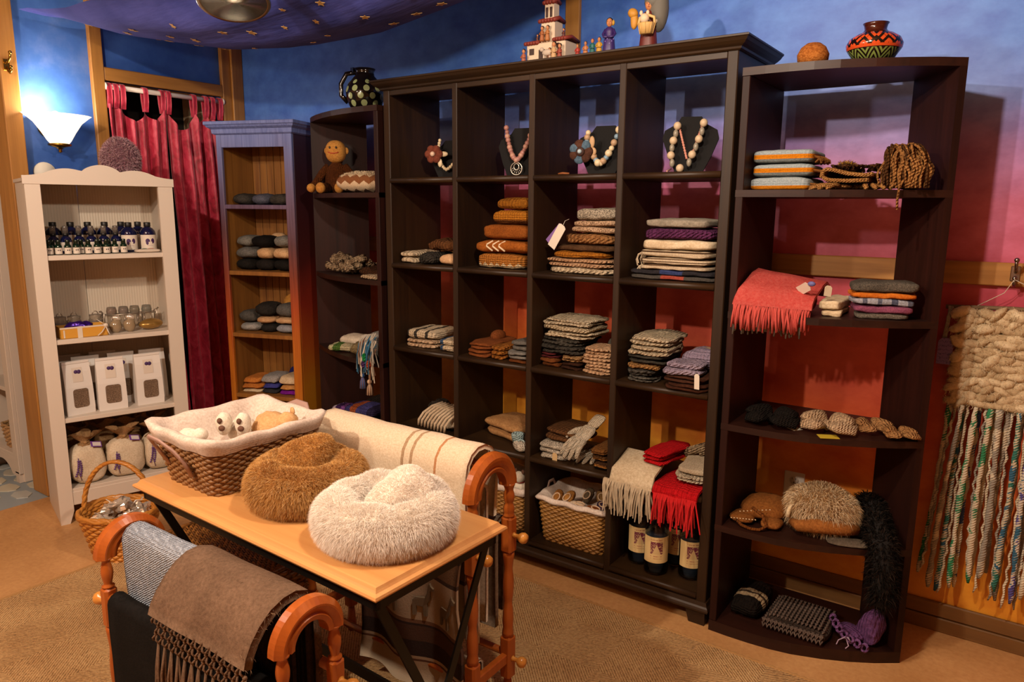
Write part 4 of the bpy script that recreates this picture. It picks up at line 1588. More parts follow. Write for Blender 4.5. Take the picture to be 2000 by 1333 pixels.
# ================================================================== FLOOR BASKET WITH HANDLE
fb = empty('handled_basket', (-0.72, -0.93, 0.0), 'round willow basket with tall hoop handle on the floor before the white bookcase', 'basket', rz=radians(35))
WILL = wood('willow', '9a5c1c', 'd09040', 'X', 2.0, 0.4)
wicker(fb, 0.20, 0.18, 0.29, 0.25, 0.20, 15, 20, WILL, 0.10)
m = MB()
for k in range(3):
    m.tube([(p.x * (1 + .01 * k), p.y * (1 + .01 * k), 0.205 + 0.006 * sin(i * .9 + k * 2.1)) for i, p in enumerate(perim(0.30, 0.26, 0.115, 60))], 0.009, 6, closed=True)
m.build('braided_rim', WILL, fb)
m = MB()
for k in range(3):
    m.tube([(0.15 * cos(a) + 0.004 * sin(a * 14 + k * 2.1), 0.006 * cos(a * 14 + k * 2.1), 0.19 + 0.225 * sin(a)) for a in [pi * i / 40 for i in range(41)]], 0.0075, 6)
m.build('hoop_handle', WILL, fb)
MB().lathe([(0, 0.012), (0.105, 0.012), (0.128, 0.146), (0.06, 0.151), (0, 0.152)], 24, sx=1.0, sy=0.86).build('paper_filling', plain('8a6a48', 0.9), fb)
SILV = plain('d0c4b4', 0.18, 0.55)
rg = random.Random(6)
for k, where in enumerate(('in the centre of', 'at the right of', 'at the back of', 'at the left of', 'at the front of')):
    a = (k - 1) * pi / 2 - radians(0)
    rr = 0.0 if k == 0 else 0.080
    c = Vector((-0.72 + rr * cos(a), -0.93 + rr * sin(a), 0.153 + (0.044 if k == 0 else 0.0)))
    b_ = empty('foil_packet', c, 'crinkled silvery packet tied with ribbon ' + where + ' the willow floor basket', 'packet', 'silver packets in the willow basket', rz=a)
    pch = MB().ell((0, 0, 0.028), (0.044, 0.036, 0.024), 20, 12, nz=0.75, nsc=48, seed=k)
    pch.sm = [False] * len(pch.sm)
    pch.build('pouch', SILV, b_)
    MB().tube([(-0.02, 0, 0.058), (-0.008, 0.004, 0.066), (0.01, -0.004, 0.062), (0.024, 0.004, 0.07)], 0.004, 5, flat=0.3).build('ribbon', plain('e8e0d4', 0.4), b_)

# ================================================================== TEXTILE ITEM HELPERS
_seed = [0]


def cloth(name, label, cat, x0, x1, yf, d, z0, z1, mat, layers=1, rz=0.0, group=None, p=5.0, nz=0.004, sag=0.0, off=0.007, parent_frame=None, skew=(0, 0), pz=2.6, edge=None):
    """folded garment: one mesh, stacked soft layers; front at yf, depth d"""
    _seed[0] += 1
    sd = _seed[0]
    rg = random.Random(sd)
    cx, cy = (x0 + x1) / 2, yf + d / 2
    rz += rg.uniform(-0.05, 0.05)
    nz *= 1.5
    sag = sag or rg.uniform(0, 0.12) * (z1 - z0)
    m = MB()
    pz = 2 + (pz - 1.7) * 2.6
    h = (z1 - z0) / layers
    for k in range(layers):
        dx, dy = (rg.uniform(-off, off), rg.uniform(-off, off)) if layers > 1 else (0, 0)
        m.slab((dx, dy, k * h), (x1 - x0 - abs(dx) * 2, d - abs(dy) * 2, h * (1.06 if k < layers - 1 else 1.0)), p, 9 if layers > 1 else 12, nz, 16, sd + k * 31, pz=pz, sag=sag, skew=skew)
    if parent_frame:
        o, a = parent_frame
        loc = Vector((o[0] + cx * cos(a) - cy * sin(a), o[1] + cx * sin(a) + cy * cos(a), z0))
        ob = m.build(name, mat, loc=loc, rz=a + rz)
    else:
        ob = m.build(name, mat, loc=(cx, cy, z0), rz=rz)
    return tag(ob, label, cat, group)


def swing_tag(parent_obj, loc, size, mat, rot, name='price_tag', string=True):
    T = Matrix.Translation(loc) @ rotm(*rot).to_4x4()
    w, h = size
    m = MB().prism([(-w / 2, -h), (w / 2, -h), (w / 2, -0.006), (w / 4, 0), (-w / 4, 0), (-w / 2, -0.006)], -0.0006, 0.0006, T=T @ Matrix.Rotation(pi / 2, 4, 'X'))
    o = m.build(name, mat, parent_obj)
    return o


WT = plain('d8cfc0', 0.7)
PT = plain('7a5a9a', 0.7)
# ------------------------------------------------------------------ palette
Cm = dict(cream='c9b698', cream2='bda888', tan='a8835a', peach='c09a74', brown='5c3a20', dbrown='352015', rust='8c4e1c', gold='a4661c', grey='6a6660', dgrey='38342f', lav='8a7a90', black='171412', mgrey='8a867e')
K = lambda c, kind='knit', sc=1.0, c2=None: yarn(Cm.get(c, c), c2, kind, sc)

# ---------------------------------------------------------------- bookcase row 2
g = 'folded knits in the second row of the dark bookcase'
cloth('folded_hat', 'cream ribbed hat at the left of the hat pile in the dark bookcase', 'hat', 0.014, 0.112, 0.02, 0.20, 1.232, 1.286, K('cream', 'rib'), 2, 0.04, g, pz=2.2)
cloth('folded_hat', 'charcoal hat between the cream and the brown hat in the dark bookcase', 'hat', 0.128, 0.222, 0.02, 0.18, 1.232, 1.284, K('dgrey', 'loop'), 1, -0.04, g, pz=2.2)
cloth('folded_hat', 'tan rimmed fur hat under the dark brown ribbed hat', 'hat', 0.238, 0.335, 0.03, 0.20, 1.232, 1.282, K('peach', 'felt'), 1, -0.02, g, pz=2.2)
cloth('folded_hat', 'dark brown ribbed hat on top of the hat pile', 'hat', 0.135, 0.330, 0.06, 0.20, 1.288, 1.340, K('brown', 'rib', 1.4), 1, -0.05, g, pz=2.0, nz=0.008)

zig = striped([(0, 'c8b08a'), (0.40, 'a4682c')], 'Z', 'knit', 0.062, 0.0, 0.0, 'tan_zigzag_knit', 0.9)
cloth('folded_sweater', 'tan sweater with cream zigzag hem at the bottom of the brown sweater stack', 'sweater', 0.425, 0.665, 0.045, 0.24, 1.232, 1.294, zig, 1, 0, g, pz=3)
s4 = cloth('folded_sweater', 'brown sweater with cream arrow motif, second from bottom of the brown stack', 'sweater', 0.411, 0.690, 0.045, 0.24, 1.294, 1.350, K('rust', 'felt'), 1, 0.02, g, pz=2.2)
m = MB()
for k in range(3):
    x = -0.035 + 0.030 * k
    m.tube([(x, -0.110, 0.050), (x - 0.022, -0.122, 0.036), (x - 0.024, -0.123, 0.028), (x + 0.004, -0.121, 0.010)], 0.0038, 6)
m.build('arrow_motif', plain('d6c2a2', 0.9), s4)
cloth('folded_sweater', 'brown boucle sweater in the middle of the brown stack', 'sweater', 0.454, 0.705, 0.045, 0.24, 1.350, 1.412, K('rust', 'tweed', 1, '6a3a16'), 1, 0, g, pz=2.6)
cloth('folded_sweater', 'golden cable sweater with dark hem, second from top of the brown stack', 'sweater', 0.510, 0.708, 0.045, 0.22, 1.412, 1.470, striped([(0, '5a3414'), (0.33, 'a86a20')], 'Z', 'knit', 0.06, 0, 0.004, 'golden_cable'), 1, 0, g, pz=2.6)
cloth('folded_sweater', 'dark golden ribbed sweater on top of the brown stack', 'sweater', 0.525, 0.706, 0.045, 0.22, 1.470, 1.518, K('8a5618', 'rib', 1.5), 1, 0, g, pz=2.2)

rows = [('cream curly sweater at the bottom of the mixed sweater stack', 0.785, 1.070, 1.232, 1.257, K('cream', 'loop')),
        ('peach lace knit sweater second from bottom of the mixed stack', 0.768, 1.066, 1.257, 1.291, K('c49c78', 'knit')),
        ('mustard sweater with pale scalloped hem in the mixed stack', 0.803, 1.040, 1.291, 1.317, striped([(0, 'd8c4a0'), (0.2, '9a5f1c')], 'Z', 'knit', 0.026, 0, 0.004, 'mustard_knit')),
        ('dark brown sweater in the middle of the mixed stack', 0.795, 1.070, 1.317, 1.343, K('4a3422', 'felt')),
        ('fuzzy tan brown sweater above the dark brown one in the mixed stack', 0.845, 1.066, 1.343, 1.386, K('8a5c34', 'loop', 1, 'a87a4c')),
        ('brown and cream tweed sweater second from top of the mixed stack', 0.862, 1.072, 1.386, 1.433, K('c8a888', 'tweed', 1, '4a3426')),
        ('grey and white tweed sweater on top of the mixed stack', 0.892, 1.078, 1.433, 1.480, K('b8ac98', 'tweed', 1, '3c3630'))]
for i, (lb, a, b, z0, z1, mt) in enumerate(rows):
    o = cloth('folded_sweater', lb, 'sweater', a, b, 0.035 + (0.02 if i > 2 else 0), 0.24, z0, z1, mt, 2 if i in (1, 5) else 1, 0, g, pz=2.6)
tg = empty('price_tags', (0.872, 0.045, 1.425), 'white and purple price tags hanging from the mixed sweater stack', 'tag')
swing_tag(tg, (0.0, -0.025, -0.01), (0.036, 0.105), WT, (0.15, 0.62, 0), 'white_tag')
swing_tag(tg, (-0.004, -0.018, -0.012), (0.036, 0.10), PT, (0.15, 0.82, 0), 'purple_tag')
MB().tube([(0, 0.02, 0.012), (0, -0.01, 0.006), (0, -0.025, -0.012)], 0.0008, 4).build('string', WT, tg)

rows = [('grey throw with a coral block at the bottom of the throw stack', 1.140, 1.464, 1.232, 1.249, striped([(0, '4c4843'), (0.40, 'a04a3c'), (0.66, '4c4843')], 'X', 'felt', 0.324, 0.162, 0, 'coral_block_wool')),
        ('charcoal throw with a blue block second from bottom of the throw stack', 1.138, 1.464, 1.249, 1.267, striped([(0, '2e2c30'), (0.40, '34406a'), (0.66, '2e2c30')], 'X', 'felt', 0.326, 0.163, 0, 'blue_block_wool')),
        ('cream throw with thin brown edging above the charcoal throws', 1.178, 1.440, 1.267, 1.286, striped([(0, 'c4b296'), (0.75, '5a4634')], 'Z', 'felt', 0.019, 0, 0, 'cream_edge_a')),
        ('cream twill throw with two brown lines in the throw stack', 1.178, 1.438, 1.286, 1.311, striped([(0, 'c4b296'), (0.35, '5a4634'), (0.48, 'c4b296'), (0.72, '5a4634'), (0.86, 'c4b296')], 'Z', 'felt', 0.025, 0, 0, 'cream_edge_b')),
        ('cream throw with a dashed brown border in the middle of the throw stack', 1.180, 1.444, 1.311, 1.338, striped([(0, 'c4b296'), (0.62, '4a3828'), (0.82, 'c4b296')], 'Z', 'felt', 0.027, 0, 0, 'cream_edge_c')),
        ('plain cream wool throw under the purple shawl', 1.182, 1.440, 1.338, 1.374, K('c8b698', 'felt')),
        ('purple crochet shawl in the throw stack', 1.190, 1.445, 1.374, 1.414, K('5a2c52', 'loop', 1.2)),
        ('grey herringbone scarf on top of the throw stack', 1.192, 1.425, 1.414, 1.446, K('8a8274', 'weave', 0.6))]
for i, (lb, a, b, z0, z1, mt) in enumerate(rows):
    o = cloth('folded_throw', lb, 'throw', a, b, 0.03, 0.25, z0, z1, mt, 1, 0, g, pz=3.0, p=7)
    if i in (2, 4):
        fringe([(-0.13, -0.10, 0.012), (-0.13, 0.06, 0.012)], 0.045 if i == 4 else 0.035, 0.0028, plain('c4b296', 1.0), o, 12, i, 0.006, (-1, 0, 0), curve=0.018)

# ---------------------------------------------------------------- bookcase row 3
g = 'folded knits in the third row of the dark bookcase'
Z3 = 0.8554
cloth('folded_scarf', 'cream and tan scarf at the bottom of the first cubby in row three', 'scarf', 0.012, 0.20, 0.03, 0.22, Z3, Z3 + 0.034, K('c8a988', 'loop'), 2, 0.1, g)
cloth('folded_scarf', 'cream scarf with a blue stripe lying beside the striped scarf', 'scarf', 0.226, 0.335, 0.03, 0.20, Z3, Z3 + 0.052, striped([(0, 'c9b698'), (0.22, '3c5474'), (0.36, 'c9b698')], 'X', 'knit', 0.14, 0.07, 0.01, 'blue_stripe_knit'), 2, 0.04, g)
cloth('folded_scarf', 'cream ribbed scarf with dark stripes on top in row three', 'scarf', 0.018, 0.192, 0.04, 0.20, Z3 + 0.036, Z3 + 0.078, striped([(0, 'cbb99c'), (0.17, '3c3832'), (0.26, 'cbb99c'), (0.42, '3c3832'), (0.50, 'cbb99c'), (0.70, '3c3832'), (0.76, 'cbb99c')], 'X', 'knit', 0.22, 0.11, 0.012, 'dark_stripe_knit'), 1, 0.05, g)
cloth('folded_mittens', 'lower pair of reddish brown mittens in row three', 'mittens', 0.395, 0.520, 0.02, 0.24, Z3, Z3 + 0.030, K('6e3c1c', 'felt'), 2, 0.05, g)
o = cloth('folded_mittens', 'upper pair of reddish brown mittens with a raised thumb in row three', 'mittens', 0.395, 0.520, 0.025, 0.24, Z3 + 0.031, Z3 + 0.060, K('6e3c1c', 'felt'), 2, 0.03, g)
MB().ell((-0.01, 0.05, 0.036), (0.028, 0.045, 0.026), 12, 9, nz=0.1, nsc=40).build('thumb', K('6e3c1c', 'felt'), o)
cloth('folded_mittens', 'golden fuzzy mittens between the brown and the grey mittens', 'mittens', 0.524, 0.604, 0.02, 0.22, Z3, Z3 + 0.058, K('a4682a', 'loop', 1, '8a5220'), 3, 0, g)
cloth('folded_mittens', 'lower grey wool mittens beside the golden mittens', 'mittens', 0.610, 0.716, 0.02, 0.22, Z3 + 0.012, Z3 + 0.046, K('grey', 'felt'), 2, 0.0, g)
cloth('folded_mittens', 'upper grey wool mittens beside the golden mittens', 'mittens', 0.612, 0.716, 0.03, 0.22, Z3 + 0.047, Z3 + 0.088, K('5c5852', 'felt'), 2, 0.08, g)
cloth('folded_mittens', 'dark rust mittens flat under the grey mittens', 'mittens', 0.612, 0.716, 0.02, 0.20, Z3, Z3 + 0.012, K('5a3014', 'felt'), 1, 0, g)

rows = [('brown mitten pair at the bottom left of the third cubby', 0.760, 0.848, 0.03, Z3, Z3 + 0.038, K('5a3216', 'felt'), 2),
        ('maroon mitten pair on the brown mittens', 0.762, 0.846, 0.03, Z3 + 0.038, Z3 + 0.058, K('4c1c1e', 'felt'), 2),
        ('dark chocolate mitten pair beside the brown mittens', 0.852, 0.950, 0.03, Z3, Z3 + 0.030, K('2e1a10', 'felt'), 2),
        ('tan mitten pair on the dark chocolate mittens', 0.852, 0.950, 0.03, Z3 + 0.030, Z3 + 0.058, K('a07a50', 'loop'), 2),
        ('lower charcoal mitten pair in the third cubby', 0.756, 0.948, 0.035, Z3 + 0.058, Z3 + 0.092, K('3c3832', 'loop'), 2),
        ('upper charcoal mitten pair in the third cubby', 0.758, 0.948, 0.04, Z3 + 0.092, Z3 + 0.122, K('45413a', 'loop'), 2),
        ('lowest cream mitten pair above the charcoal ones', 0.768, 0.985, 0.04, Z3 + 0.122, Z3 + 0.148, K('c8b698', 'loop'), 2),
        ('middle cream mitten pair above the charcoal ones', 0.766, 0.98, 0.04, Z3 + 0.148, Z3 + 0.172, K('bfac8c', 'knit'), 1),
        ('topmost cream mitten pair in the third cubby', 0.762, 0.985, 0.04, Z3 + 0.172, Z3 + 0.196, K('ccba9c', 'knit'), 2)]
for lb, a, b, y, z0, z1, mt, ly in rows:
    cloth('folded_mittens', lb, 'mittens', a, b, y, 0.20, z0, z1, mt, ly, random.Random(len(lb)).uniform(-.06, .06), g, pz=2.4, nz=0.006)
for k, lb in enumerate(('bottom peach knit of the peach stack', 'second peach knit from the bottom of the peach stack', 'third peach knit from the bottom of the peach stack', 'top peach knit of the peach stack')):
    cloth('folded_sock', lb + ' in the third cubby', 'socks', 0.958, 1.092, 0.03, 0.13, Z3 + 0.0255 * k, Z3 + 0.0255 * (k + 1), K('c29c78', 'loop', 1.2), 2, 0.02 * (k - 1.5), g)
cloth('folded_mittens', 'grey mitten pair lying behind the peach stack', 'mittens', 0.99, 1.09, 0.17, 0.15, Z3, Z3 + 0.125, K('4a463f', 'felt'), 2, -0.1, g, pz=2.0)

rows = [('grey boucle mitten pair with rolled edge at the bottom of the fourth cubby', 1.140, 1.258, 0.015, Z3, Z3 + 0.020, K('5a564e', 'loop'), 2),
        ('second grey mitten pair from the bottom of the fourth cubby', 1.145, 1.262, 0.02, Z3 + 0.020, Z3 + 0.046, K('4c4842', 'loop'), 2),
        ('camel knit mittens between grey mittens in the fourth cubby', 1.140, 1.268, 0.025, Z3 + 0.046, Z3 + 0.066, K('a87c4a', 'knit'), 1),
        ('dark grey felted mittens in the fourth cubby', 1.135, 1.300, 0.03, Z3 + 0.066, Z3 + 0.098, K('35322c', 'felt'), 2),
        ('lower cream wool mitten pair in the fourth cubby', 1.132, 1.300, 0.03, Z3 + 0.098, Z3 + 0.130, K('c4b294', 'knit'), 2),
        ('upper cream wool mitten pair in the fourth cubby', 1.132, 1.300, 0.04, Z3 + 0.130, Z3 + 0.165, K('cab89a', 'knit'), 2)]
for lb, a, b, y, z0, z1, mt, ly in rows:
    cloth('folded_mittens', lb, 'mittens', a, b, y, 0.23, z0, z1, mt, ly, 0.06, g, pz=2.4, nz=0.006)
cloth('folded_mittens', 'lower dark brown mittens under the lavender ones', 'mittens', 1.305, 1.466, -0.015, 0.24, Z3, Z3 + 0.026, K('3a2014', 'felt'), 2, 0.0, g)
o = cloth('folded_mittens', 'upper dark brown mittens under the lavender ones', 'mittens', 1.303, 1.466, -0.015, 0.24, Z3 + 0.026, Z3 + 0.050, K('40261a', 'felt'), 2, 0.0, g)
swing_tag(o, (0.062, -0.125, 0.045), (0.018, 0.055), WT, (0.1, 0, 0))
cloth('folded_mittens', 'lavender grey curly mittens at the front right of the fourth cubby', 'mittens', 1.300, 1.440, -0.012, 0.12, Z3 + 0.050, Z3 + 0.098, K('8c7e92', 'loop', 1.2, 'a696a6'), 2, 0.0, g, pz=2.2)
cloth('folded_mittens', 'lavender and camel striped mittens behind the lavender ones', 'mittens', 1.325, 1.468, 0.11, 0.16, Z3 + 0.050, Z3 + 0.125, striped([(0, '8c7e92'), (0.4, 'b89a74'), (0.6, '8c7e92'), (0.8, 'b89a74')], 'Y', 'knit', 0.16, 0.08, 0.01, 'lavender_stripe'), 1, 0.0, g, pz=2.0)

# ---------------------------------------------------------------- bookcase row 4
g = 'knits in the fourth row of the dark bookcase'
Z4 = 0.4817
cloth('knit_hat', 'dark grey crumpled hat in the first cubby of row four', 'hat', 0.014, 0.092, 0.19, 0.11, Z4, Z4 + 0.075, K('38322c', 'loop'), 1, 0.05, g, pz=1.9, nz=0.012)
o = cloth('ribbed_scarf', 'cream ribbed scarf heaped in the first cubby of row four', 'scarf', 0.122, 0.312, 0.03, 0.21, Z4, Z4 + 0.095, K('b5a288', 'rib', 1.3), 1, -0.1, g, pz=1.9, nz=0.006, skew=(0.03, 0.05))
m = MB()
for k in range(9):
    y = -0.10 + 0.004 * k
    x = -0.09 + 0.022 * k
    m.tube([(x - 0.01, -0.105, 0.006), (x - 0.004, -0.108, 0.035), (x + 0.008, -0.09, 0.066), (x + 0.02, -0.05, 0.09), (x + 0.028, 0.01, 0.098)], 0.0065, 6)
m.build('ribs', K('bda98e', 'felt'), o)
cloth('folded_sweater', 'camel felt sweater folded in the second cubby of row four', 'sweater', 0.42, 0.665, 0.10, 0.20, Z4, Z4 + 0.082, K('9a7248', 'felt'), 2, -0.25, g, pz=2.0, nz=0.006)


def bootie(loc, rz, label):
    r = empty('baby_bootie', loc, label, 'bootie', 'knitted baby booties', rz=rz)
    MB().slab((0, -0.012, 0), (0.052, 0.100, 0.042), 2.6, 8, 0.003, 30, 2, pz=2.2).build('foot', K('cfc3b0', 'knit', 1.6), r)
    MB().lathe([(0.022, 0.028), (0.027, 0.045), (0.028, 0.062), (0.024, 0.066), (0.018, 0.060), (0.016, 0.045)], 16, (0, 0.018, 0)).build('cuff', K('9ab0b0', 'loop', 1.6), r)
    MB().tube([(-0.01, -0.02, 0.043), (0.0, -0.012, 0.046), (0.012, -0.02, 0.043), (0.018, -0.03, 0.036)], 0.003, 5).build('tie', K('9ab0b0', 'felt'), r)


bootie((0.664, 0.048, Z4), radians(52), 'white baby bootie with pale blue cuff in front of the camel sweater')
bootie((0.685, 0.145, Z4), radians(20), 'white baby bootie behind the front one beside the camel sweater')

o = cloth('folded_socks', 'salt and pepper ragg socks folded in the third cubby of row four', 'socks', 0.765, 0.905, 0.02, 0.20, Z4, Z4 + 0.062, K('c8bca8', 'tweed', 1, '3a3028'), 3, 0.03, g)
swing_tag(o, (0.02, -0.103, 0.032), (0.022, 0.052), plain('c8a878', 0.7), (0.1, 0.06, 0))
cloth('knit_hat', 'brown knit hat lying on the salt and pepper socks', 'hat', 0.765, 0.935, 0.06, 0.20, Z4 + 0.063, Z4 + 0.110, K('5c3c22', 'rib', 1.4), 2, -0.2, g, pz=2.2)
cloth('folded_socks', 'brown and black striped socks at the right of the third cubby in row four', 'socks', 1.012, 1.095, 0.02, 0.20, Z4, Z4 + 0.085, striped([(0, '1c1610'), (0.2, '8a5a2a'), (0.3, '3a2414'), (0.5, '8a5a2a'), (0.58, '4a3018'), (0.8, '6a4420')], 'Z', 'knit', 0.085, 0, 0.006, 'brown_sock_stripe'), 3, 0, g)


def glove(loc, rot, label, mat, cuffmat, s=1.0, curl=0.0, left=1, name='knit_glove'):
    r = empty(name, loc, label, 'glove')
    r.rotation_euler = rot
    m = MB()
    m.slab((0, 0, -0.010), (0.078 * s, 0.085 * s, 0.022 * s), 3.0, 8, 0.002, 30, 1, pz=2.0)
    for k, (dx, L) in enumerate(((-0.030, 0.060), (-0.010, 0.072), (0.011, 0.068), (0.030, 0.052))):
        x0 = dx * s
        fan = dx * 0.35
        m.tube([(x0, -0.030 * s, 0), (x0 + fan * .3, -0.052 * s, 0.003), (x0 + fan * .8, -(0.052 + L * .45) * s, 0.001 - curl * .3), (x0 + fan * 1.1, -(0.052 + L * .85) * s, -0.006 - curl), (x0 + fan * 1.15, -(0.052 + L) * s, -0.008 - curl * 1.2)], [0.009 * s, 0.0098 * s, 0.0095 * s, 0.0088 * s, 0.004 * s], 8)
    m.tube([(-0.030 * s * left, 0.015 * s, 0), (-0.050 * s * left, -0.004 * s, 0.004), (-0.064 * s * left, -0.028 * s, 0.003), (-0.068 * s * left, -0.046 * s, 0.0)], [0.012 * s, 0.012 * s, 0.0105 * s, 0.005 * s], 8)
    m.build('hand', mat, r)
    MB().slab((0, 0.068 * s, -0.009), (0.062 * s, 0.065 * s, 0.019 * s), 4.0, 7, 0.001, 30, 2, pz=2.4).build('cuff', cuffmat, r)
    return r


GW = K('cfc0a8', 'knit', 1.8)
glove((0.960, 0.078, Z4 + 0.116), (radians(36), 0, radians(-22)), 'white knit glove leaning over the brown hat in row four', GW, yarn('b5a48c', None, 'rib', 2.2), 1.05, 0.006)
glove((0.975, 0.165, Z4 + 0.026), (radians(5), 0, radians(-10)), 'white knit glove lying beneath the leaning one in row four', GW, yarn('b5a48c', None, 'rib', 2.2), 1.0, 0.004)

# fringed shawls spilling over the shelf of the fourth cubby
def spill(name, label, x0, x1, mat, fmat, seed, drop, flen, n, ytop=0.24, htop=0.03, cat='shawl', z=Z4, yfront=-0.008, sway=0.012, curve=0.012, r=0.0026, bulge=0.02, ext=0.0):
    cx = (x0 + x1) / 2
    root = empty(name, (cx, 0.0, z), label, cat)
    prof = [(yfront - 0.016, -drop), (yfront - 0.018, -drop * .4), (yfront - 0.014, 0.004), (yfront, htop * .7), (yfront + 0.05, htop), (0.12, htop + bulge), (ytop, htop * .6)]
    m = MB().sheet(prof, x0 - cx, x1 - cx, 22, 0.008, 0.008, 14, seed)
    m.build('cloth', mat, root)
    hw_ = (x1 - x0) / 2
    fringe([(-hw_ + 0.004 - ext, yfront - 0.02, -drop + 0.004), (hw_ - 0.004, yfront - 0.02, -drop + 0.004)], flen, r, fmat, root, n, seed, sway, (0, -1, 0), curve=curve)
    fringe([(-hw_ + 0.004 - ext, yfront - 0.016, -drop + 0.006), (hw_ - 0.004, yfront - 0.016, -drop + 0.006)], flen * .9, r, fmat, root, int(n * .8), seed + 1, sway, (0, -1, 0), curve=curve * .4)
    return root


CR = plain('b8a78c', 1.0, name='cream_thread')
spill('fringed_poncho', 'cream poncho with long fringe spilling over the bottle cubby', 1.128, 1.300, K('bba98c', 'felt'), CR, 5, 0.006, 0.125, 44, htop=0.05, bulge=0.03, ext=0.03)
RED = plain('c01216', 0.9, name='red_thread')
spill('fringed_scarf', 'bright red scarf with long fringe spilling over the bottle cubby', 1.302, 1.468, K('b8141a', 'rib', 1.4), RED, 7, 0.012, 0.118, 40, htop=0.02, bulge=0.0)
cloth('folded_scarf', 'bright red ribbed scarf folded on top of the cream poncho', 'scarf', 1.222, 1.326, 0.02, 0.20, Z4 + 0.066, Z4 + 0.114, K('b01218', 'rib', 2.0), 3, -0.15, g, skew=(0.01, 0.02))
cloth('folded_socks', 'lower cream knit folded on the red fringed scarf', 'socks', 1.345, 1.468, 0.02, 0.20, Z4 + 0.034, Z4 + 0.056, K('c4b49a', 'knit'), 2, 0.12, g)
cloth('folded_socks', 'upper oatmeal knit folded on the red fringed scarf', 'socks', 1.350, 1.470, 0.04, 0.20, Z4 + 0.056, Z4 + 0.082, K('b0a088', 'tweed', 1, '8a7a64'), 1, 0.16, g)
tag(MB().tube([(-0.05, 0.02, 0.008), (0.0, 0.03, 0.03), (0.05, 0.045, 0.052), (0.066, 0.05, 0.05), (0.05, 0.055, 0.035), (0.0, 0.04, 0.012)], 0.011, 8, flat=1.6).build('knit_strap', K('9a8468', 'knit'), loc=(1.385, 0.16, Z4 + 0.08)), 'looped taupe knit strap behind the cream folded socks', 'scarf')

# ---------------------------------------------------------------- bottom row
def lined_basket(name, x0, x1, y0, y1, h, label, mat, seed, zfloor, z=SZ[4]):
    r = empty(name, ((x0 + x1) / 2, (y0 + y1) / 2, z), label, 'basket')
    w, d = x1 - x0, y1 - y0
    wicker(r, w * .82, d * .82, w * .94, d * .94, h, 20, 30, mat, 0.03)
    liner(r, w * .82, d * .82, w * .94, d * .94, h + 0.002, LINEN, 0.05, 0.03, seed=seed, wav=0.003, z0=zfloor)
    for s in (-1, 1):
        MB().tube([(s * w * .47, -0.035, h * .75), (s * (w * .49), -0.034, h * 1.0), (s * (w * .495), -0.015, h * 1.17), (s * (w * .495), 0.015, h * 1.17), (s * (w * .49), 0.034, h * 1.0), (s * w * .47, 0.035, h * .75)], 0.0075, 8, flat=0.4).build('handle', plain('a98e80', 0.7), r)
    return r


WICK2 = wood('honey_wicker', '6a4518', 'a87a3c', 'X', 3.0, 0.5)
lined_basket('lined_basket', 0.758, 1.088, 0.025, 0.285, 0.185, 'honey wicker basket with cream liner full of felt slippers in the bottom row', WICK2, 2, 0.150)
lined_basket('lined_basket', 0.385, 0.712, 0.03, 0.29, 0.185, 'wicker basket with white liner of small plush toys in the bottom row', WICK2, 4, 0.122)
zb = SZ[4]
for i, (x, y, z, rz, c, lb) in enumerate([(0.83, 0.10, zb + .165, .2, '8a5a2a', 'mustard felt slipper standing at the left of the honey basket'), (0.880, 0.112, zb + .17, -.1, '9a6a34', 'tan felt slipper beside the leftmost one in the honey basket'),
                                          (0.932, 0.178, zb + .170, .1, '5a4a38', 'grey brown fur slipper in the middle of the honey basket'), (0.975, 0.205, zb + .165, .5, '7a5a34', 'brown felt slipper leaning at the right of the honey basket'),
                                          (1.005, 0.080, zb + .152, 1.2, '6e3a18', 'russet felt slipper lying at the front right of the honey basket'), (0.930, 0.080, zb + .152, 1.5, 'bba58c', 'cream and red patterned slipper at the front of the honey basket'), (1.015, 0.135, zb + .152, .7, '3a2a40', 'dark purple slipper in the right corner of the honey basket')]):
    r = empty('felt_slipper', (x, y, z), lb, 'slipper', 'felt slippers in the honey basket', rz=rz)
    r.rotation_euler = (0.5 if i < 4 else 0.1, 0, rz)
    MB().slab((0, 0, 0), (0.042, 0.075, 0.034), 2.4, 8, 0.003, 30, i, pz=2.2).build('body', K(c, 'felt'), r)
    MB().tube([(0.014 * cos(a), -0.012 + 0.020 * sin(a), 0.033) for a in [2 * pi * k / 14 for k in range(14)]], 0.003, 5, closed=True).build('opening_rim', plain('c0a080', 0.9), r)
plush('plush_toy', (0.50, 0.16, zb + 0.12), 'grey plush toy with green scarf in the white lined basket', [('body', (0, 0, 0.05), (0.05, 0.04, 0.05), yarn('8a8a8a', None, 'felt')), ('head', (0.0, -0.01, 0.115), (0.032, 0.03, 0.03), yarn('8a8a8a', None, 'felt')), ('scarf', (0, -0.008, 0.088), (0.036, 0.034, 0.012), plain('1e6a48', 0.9))])
plush('plush_toy', (0.615, 0.13, zb + 0.13), 'white plush toy with red collar in the white lined basket', [('body', (0, 0, 0.04), (0.045, 0.04, 0.04), WPL), ('head', (0.01, -0.02, 0.085), (0.028, 0.026, 0.026), WPL), ('collar', (0.01, -0.015, 0.066), (0.026, 0.024, 0.008), plain('8a2a24', 0.9)), ('ear', (-0.008, -0.02, 0.11), (0.008, 0.006, 0.012), BPL), ('ear', (0.028, -0.02, 0.11), (0.008, 0.006, 0.012), BPL)])

# ---- bottles with printed labels
GLASS = NT('clear_glass')
GLASS.col('d8e4ee'); GLASS.set(Roughness=0.02, Transmission_Weight=1.0, IOR=1.33)
GLASS = GLASS.m
LIQ = plain('66788a', 0.05, 0, 0, 0.5, 0.72)


